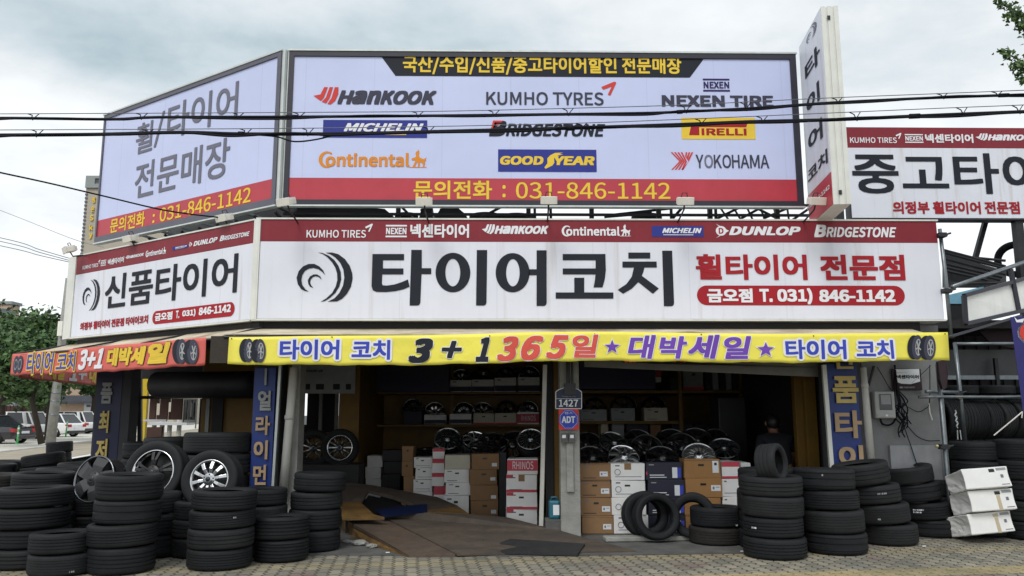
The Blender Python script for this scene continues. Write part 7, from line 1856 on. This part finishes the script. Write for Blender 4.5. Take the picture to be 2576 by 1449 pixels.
# parked cars
def car(label, paint, pos, yaw, H=1.5, L=4.5, Wd=1.82, kind='suv'):
    t = thing('parked_car', label, 'car', pos, 'cars in the car park')
    hw = Wd / 2; zb = .22; bl = .92 if kind != 'sedan' else .86
    st = [(-L / 2, .82, .42, bl - .12), (-L / 2 + .12, .94, .28, bl - .03), (-L / 2 + .6, 1, zb, bl), (-.3, 1, zb, bl), (L / 2 - 1.25, 1, zb, bl - .02), (L / 2 - .45, .97, zb, bl - .12), (L / 2 - .08, .88, .28, bl - .24), (L / 2, .76, .40, bl - .36)]
    m = MB(); K = 10
    for x, s_, z0, z1 in st:
        h = hw * s_; m.v += [Vector(p) for p in ((x, -h * .93, z0), (x, -h, z0 + .18), (x, -h, (z0 + z1) / 2 + .05), (x, -h * .97, z1 - .05), (x, -h * .90, z1), (x, h * .90, z1), (x, h * .97, z1 - .05), (x, h, (z0 + z1) / 2 + .05), (x, h, z0 + .18), (x, h * .93, z0))]
    for i in range(len(st) - 1):
        for k in range(K): a = i * K + k; b = i * K + (k + 1) % K; m.f.append((a, a + K, b + K, b)); m.m.append(0)
    m.f += [tuple(range(K)), tuple(reversed(range((len(st) - 1) * K, len(st) * K)))]; m.m += [0, 0]
    m.build('body', paint, t, smooth=False, local=True, bevel=.03)
    xr = -L / 2 + (.10 if kind == 'suv' else .28 if kind == 'hatch' else .75); xt = xr + (.42 if kind == 'suv' else .5 if kind == 'hatch' else .75); xf = .35; xw = 1.15
    m = MB()
    gs = [(xr, bl - .02, .86), (xt, H - .06, .68), (xf, H - .04, .68), (xw, bl - .05, .86)]
    base = [(-hw * .88, bl - .02), (hw * .88, bl - .02)]
    vs = [(xr, -hw * .88, bl - .03), (xr, hw * .88, bl - .03), (xw, -hw * .88, bl - .06), (xw, hw * .88, bl - .06), (xt, -hw * .70, H - .05), (xt, hw * .70, H - .05), (xf, -hw * .70, H - .04), (xf, hw * .70, H - .04)]
    m.add(vs, [(0, 1, 5, 4), (2, 6, 7, 3), (0, 4, 6, 2), (1, 3, 7, 5), (4, 5, 7, 6)]); m.build('glasshouse', 'car_glass', t, local=True)
    m = MB(); m.box(xt - .05, xf + .08, -hw * .70, hw * .70, H - .055, H)
    for (a, b) in (((xr - .02, bl - .03), (xt, H - .03)), ((xf, H - .02), (xw + .02, bl - .05)), ((-.45, bl - .02), (-.42, H - .04))):
        for sy in (-1, 1): m.beam((a[0], sy * hw * .885, a[1]), (b[0], sy * hw * .705, b[1]), .09, .05)
    if kind == 'suv':
        for sy in (-1, 1): m.beam((xr + .35, sy * hw * .87, bl), (xt + .2, sy * hw * .71, H - .05), .38, .03)
    m.build('roof', paint, t, local=True, bevel=.02)
    for sx in (-L / 2 + .85, L / 2 - .85):
        for sy in (-1, 1):
            w0 = bpy.data.objects.new('wheel', WH[0]); COL.objects.link(w0); w0.parent = t; w0.location = (sx, sy * (hw - .10), .33); w0.rotation_euler = (PI / 2, 0, 0)
            w1 = bpy.data.objects.new('rim', WH[1]); COL.objects.link(w1); w1.parent = w0
    for sy in (-1, 1):
        m = MB(); m.box(-L / 2 - .015, -L / 2 + .22, min(sy * hw * .55, sy * hw * .93), max(sy * hw * .55, sy * hw * .93), bl - .28, bl - .10); m.build('taillight', 'lamp_red', t, local=True, bevel=.02)
        m = MB(); m.box(L / 2 - .22, L / 2 + .005, min(sy * hw * .45, sy * hw * .86), max(sy * hw * .45, sy * hw * .86), bl - .38, bl - .26); m.build('headlight', 'lamp_clear', t, local=True, bevel=.02)
        m = MB(); m.box(.82, 1.0, min(sy * hw * .98, sy * hw * 1.12), max(sy * hw * .98, sy * hw * 1.12), bl - .02, bl + .12); m.build('mirror', paint, t, local=True, bevel=.02)
    m = MB(); m.box(-L / 2 - .03, -L / 2 + .10, -hw * .86, hw * .86, .26, .42); m.build('bumper', 'plastic_black' if kind != 'sedan' else paint, t, local=True, bevel=.03); m = MB(); m.box(L / 2 - .10, L / 2 + .02, -hw * .80, hw * .80, .26, .40); m.build('bumper', 'plastic_black' if kind != 'sedan' else paint, t, local=True, bevel=.03)
    m = MB(); m.box(-L / 2 - .04, -L / 2 + .0, -.26, .26, .52, .64); m.build('number_plate', 'paper', t, local=True)
    t.rotation_euler = (0, 0, yaw)
    return t
m = MB(); m.lathe([(.20, -.10), (.31, -.10), (.33, -.07), (.33, .07), (.31, .10), (.20, .10)], 24); o = m.build('wheel', 'rubber_new', smooth=True); w_me = o.data; bpy.data.objects.remove(o)
m = MB(); m.lathe([(0, -.085), (.20, -.085), (.205, -.06), (.205, .06), (.20, .085), (0, .085)], 20); o = m.build('rim', 'alloy_grey'); r_me = o.data; bpy.data.objects.remove(o)
WH = [w_me, r_me]
def rear_at(px, py, yaw, L): 
    p = atZ(px, py, 0); return Vector((p.x + math.cos(yaw) * L / 2, p.y + math.sin(yaw) * L / 2 + .3, .0))
HD = rad(172)
for lab, paint, px, py, kind, H, L, dy in (
        ('black sedan nearest the street at the left edge of the photo', 'car_black', 52, 1117, 'sedan', 1.44, 4.7, 0),
        ('white SUV with dark tail lights left of the tree trunk', 'car_white', 98, 1105, 'suv', 1.62, 4.6, 2),
        ('white hatchback between the utility pole and the green bollard', 'car_white', 186, 1100, 'hatch', 1.50, 4.2, -3),
        ('white SUV parked nearest the gold lettered sign', 'car_white', 226, 1092, 'suv', 1.66, 4.6, 3),
        ('silver sedan in the back row behind the white SUV', 'car_silver', 66, 1084, 'sedan', 1.46, 4.6, 0),
        ('dark grey hatchback in the back row next to the silver sedan', 'car_silver', 108, 1082, 'hatch', 1.52, 4.2, 4),
        ('white van in the back row left of the utility pole', 'car_white', 122, 1076, 'suv', 1.95, 4.9, 0),
        ('white sedan at the back of the car park behind the black one', 'car_white', 30, 1074, 'sedan', 1.46, 4.6, 2),
        ('white SUV at the back of the car park near the tiled house', 'car_white', 205, 1073, 'suv', 1.7, 4.6, -2),
        ('silver sedan at the back of the car park behind the hatchback', 'car_silver', 165, 1070, 'sedan', 1.5, 4.6, 3),
        ('silver car half hidden by the gold lettered sign', 'car_silver', 258, 1088, 'hatch', 1.55, 4.3, 0)):
    car(lab, paint, rear_at(px, py, HD + rad(dy), L), HD + rad(dy), H, L, kind=kind)
# trees
def leaf_tree(label, base, trunk_h, crown_c, crown_r, n, leaf, trunk_r=.15, seed=1, name='tree', clumps=26):
    rnd = random.Random(seed); base = Vector(base); cc = Vector(crown_c)
    t = thing(name, label, 'tree', base, 'trees behind the shop')
    m = MB(); top = Vector((cc.x, cc.y, cc.z - crown_r[2] * .2))
    mid = base.lerp(top, .5) + Vector((rnd.uniform(-.1, .1), 0, 0))
    m.tube([base, mid, top], [trunk_r, trunk_r * .75, trunk_r * .4], 10)
    C_ = []
    for k in range(clumps):
        while True:
            v = Vector((rnd.uniform(-1, 1), rnd.uniform(-1, 1), rnd.uniform(-1, 1)))
            if .25 < v.length < 1: break
        C_.append((Vector((cc.x + v.x * crown_r[0], cc.y + v.y * crown_r[1], cc.z + v.z * crown_r[2])), rnd.uniform(.22, .42)))
    for c, _ in C_[:10]: s_ = base.lerp(top, rnd.uniform(.55, .95)); m.tube([s_, s_.lerp(c, .5) + Vector((0, 0, -.1)), c], [trunk_r * .3, trunk_r * .2, trunk_r * .08], 6)
    m.build('trunk', 'bark', t, smooth=True)
    m = MB(); mean = sum(crown_r) / 3
    for i in range(n):
        c, s_ = C_[i % clumps]
        v = Vector((rnd.gauss(0, 1), rnd.gauss(0, 1), rnd.gauss(0, .8))) * s_ * mean * .62
        p = c + v; a = Vector((rnd.gauss(0, 1), rnd.gauss(0, 1), rnd.gauss(0, .6))).normalized(); b = a.cross(Vector((rnd.gauss(0, 1), rnd.gauss(0, 1), rnd.gauss(0, 1)))).normalized()
        l = leaf * rnd.uniform(.6, 1.3)
        m.add([p - a * l, p + b * l * .55, p + a * l, p - b * l * .55], [(0, 1, 2, 3)], rnd.choice((0, 0, 1, 2)))
    m.build('crown', ['leaf_a', 'leaf_b', 'leaf_c'], t, local=False)
    return t
b = atD(105, 1114, 37); b.z = .13
c = atD(70, 915, 37); leaf_tree('leafy street tree with a dark leaning trunk beside the utility pole', b, 3, c, (2.4, 1.8, 1.25), 15000, .14, .15, 3, clumps=40)
for i, (px, py, D, rx, rz, lab) in enumerate(((10, 868, 60, 4.0, 2.2, 'large green tree behind the car park at the left edge'), (125, 885, 64, 3.6, 2.4, 'green tree behind the car park above the red banner'), (70, 862, 75, 4.2, 2.3, 'further green tree rising between the two nearer ones'), (140, 885, 46, 2.6, 1.7, 'dark green tree close behind the junction box of the utility pole'), (20, 905, 44, 2.6, 1.6, 'dense green tree behind the kerbside tyres at the left edge'), (98, 985, 58, 1.7, .9, 'small dark tree behind the street tree trunk'), (240, 962, 66, 1.3, .7, 'tree half hidden by the navy upright sign'))):
    c = atD(px, py, D); leaf_tree(lab, (c.x, c.y, 0), 3, c, (rx, rx * .8, rz), 7000, .22 if D > 59 else .18, .22, 10 + i, clumps=30)
# ginkgo branches reaching in at the top right
t = thing('ginkgo_tree', 'ginkgo branches with small fan leaves reaching in at the top right corner', 'tree', (7.2, -2.6, 0))
m = MB(); mL = MB(); rnd = random.Random(5)
TB = Vector((7.4, -2.4, 0)); m.tube([TB, TB + Vector((-.1, .0, 3)), TB + Vector((.05, .1, 6)), TB + Vector((0, .1, 8))], [.16, .14, .10, .05], 12)
def fan(p, size):
    a = Vector((rnd.gauss(0, 1), rnd.gauss(0, 1), rnd.gauss(-.5, .8))).normalized(); s_ = a.cross(Vector((rnd.gauss(0, 1), rnd.gauss(0, 1), rnd.gauss(0, 1)))).normalized()
    q = [p] + [p + (a * math.cos(w_) + s_ * math.sin(w_)) * size * (1 if abs(w_) > .1 else .86) for w_ in (-.75, -.38, 0, .38, .75)]
    mL.add(q, [(0, 1, 2, 3), (0, 3, 4, 5)], rnd.choice((0, 1, 1, 2)))
YG = -3.4
for tip, root, z0 in (((2514, 8), (2700, 120), 5.2), ((2540, 40), (2720, 60), 5.3), ((2560, 66), (2720, 110), 5.1), ((2520, 128), (2700, 240), 4.6), ((2550, 165), (2720, 230), 4.6), ((2566, 195), (2720, 260), 4.5)):
    A_, B_ = atY(*tip, YG), atY(*root, YG + .3); T_ = TB + Vector((0, 0, z0))
    pts = catmull([T_, B_, B_.lerp(A_, .5) + Vector((0, 0, .03)), A_], 10); m.tube(pts, [.03 - .026 * i / (len(pts) - 1) for i in range(len(pts))], 6)
    nP = len(pts)
    for i, p in enumerate(pts):
        f = i / nP
        if f < .25: continue
        dens = int(26 * (1.25 - f) + 3)
        for k in range(dens): fan(p + Vector((rnd.gauss(0, 1), rnd.gauss(0, 1), rnd.gauss(0, 1))) * (.012 + .13 * (1 - f)), rnd.uniform(.022, .042))
for k in range(2500):
    p = TB + Vector((rnd.gauss(.2, .6), rnd.gauss(0, .6), rnd.uniform(4.2, 7.6))); fan(p, rnd.uniform(.03, .05))
m.build('trunk', 'bark', t, smooth=True); mL.build('crown', ['leaf_a', 'leaf_b', 'leaf_c'], t)
# tyres lying on the roof deck behind the main sign
for i, (px, rr, hh, lab) in enumerate(((1022, .17, .17, 'small tyre lying on the roof between two tarpaulin bundles'), (1222, .24, .12, 'low tyre on the roof right of the humped tarpaulin'), (1300, .28, .10, 'wide flat tyre on the roof behind the maroon strip centre'), (1628, .22, .12, 'lone tyre on the roof near the second billboard post'))):
    p = atY(px, 540, 1.3); tyre((p.x, 1.35, zd + .002 + (.04 if i else .0)), rr, hh, lab, (0, 0, i), TY[i % 4], 'tyres on the roof')
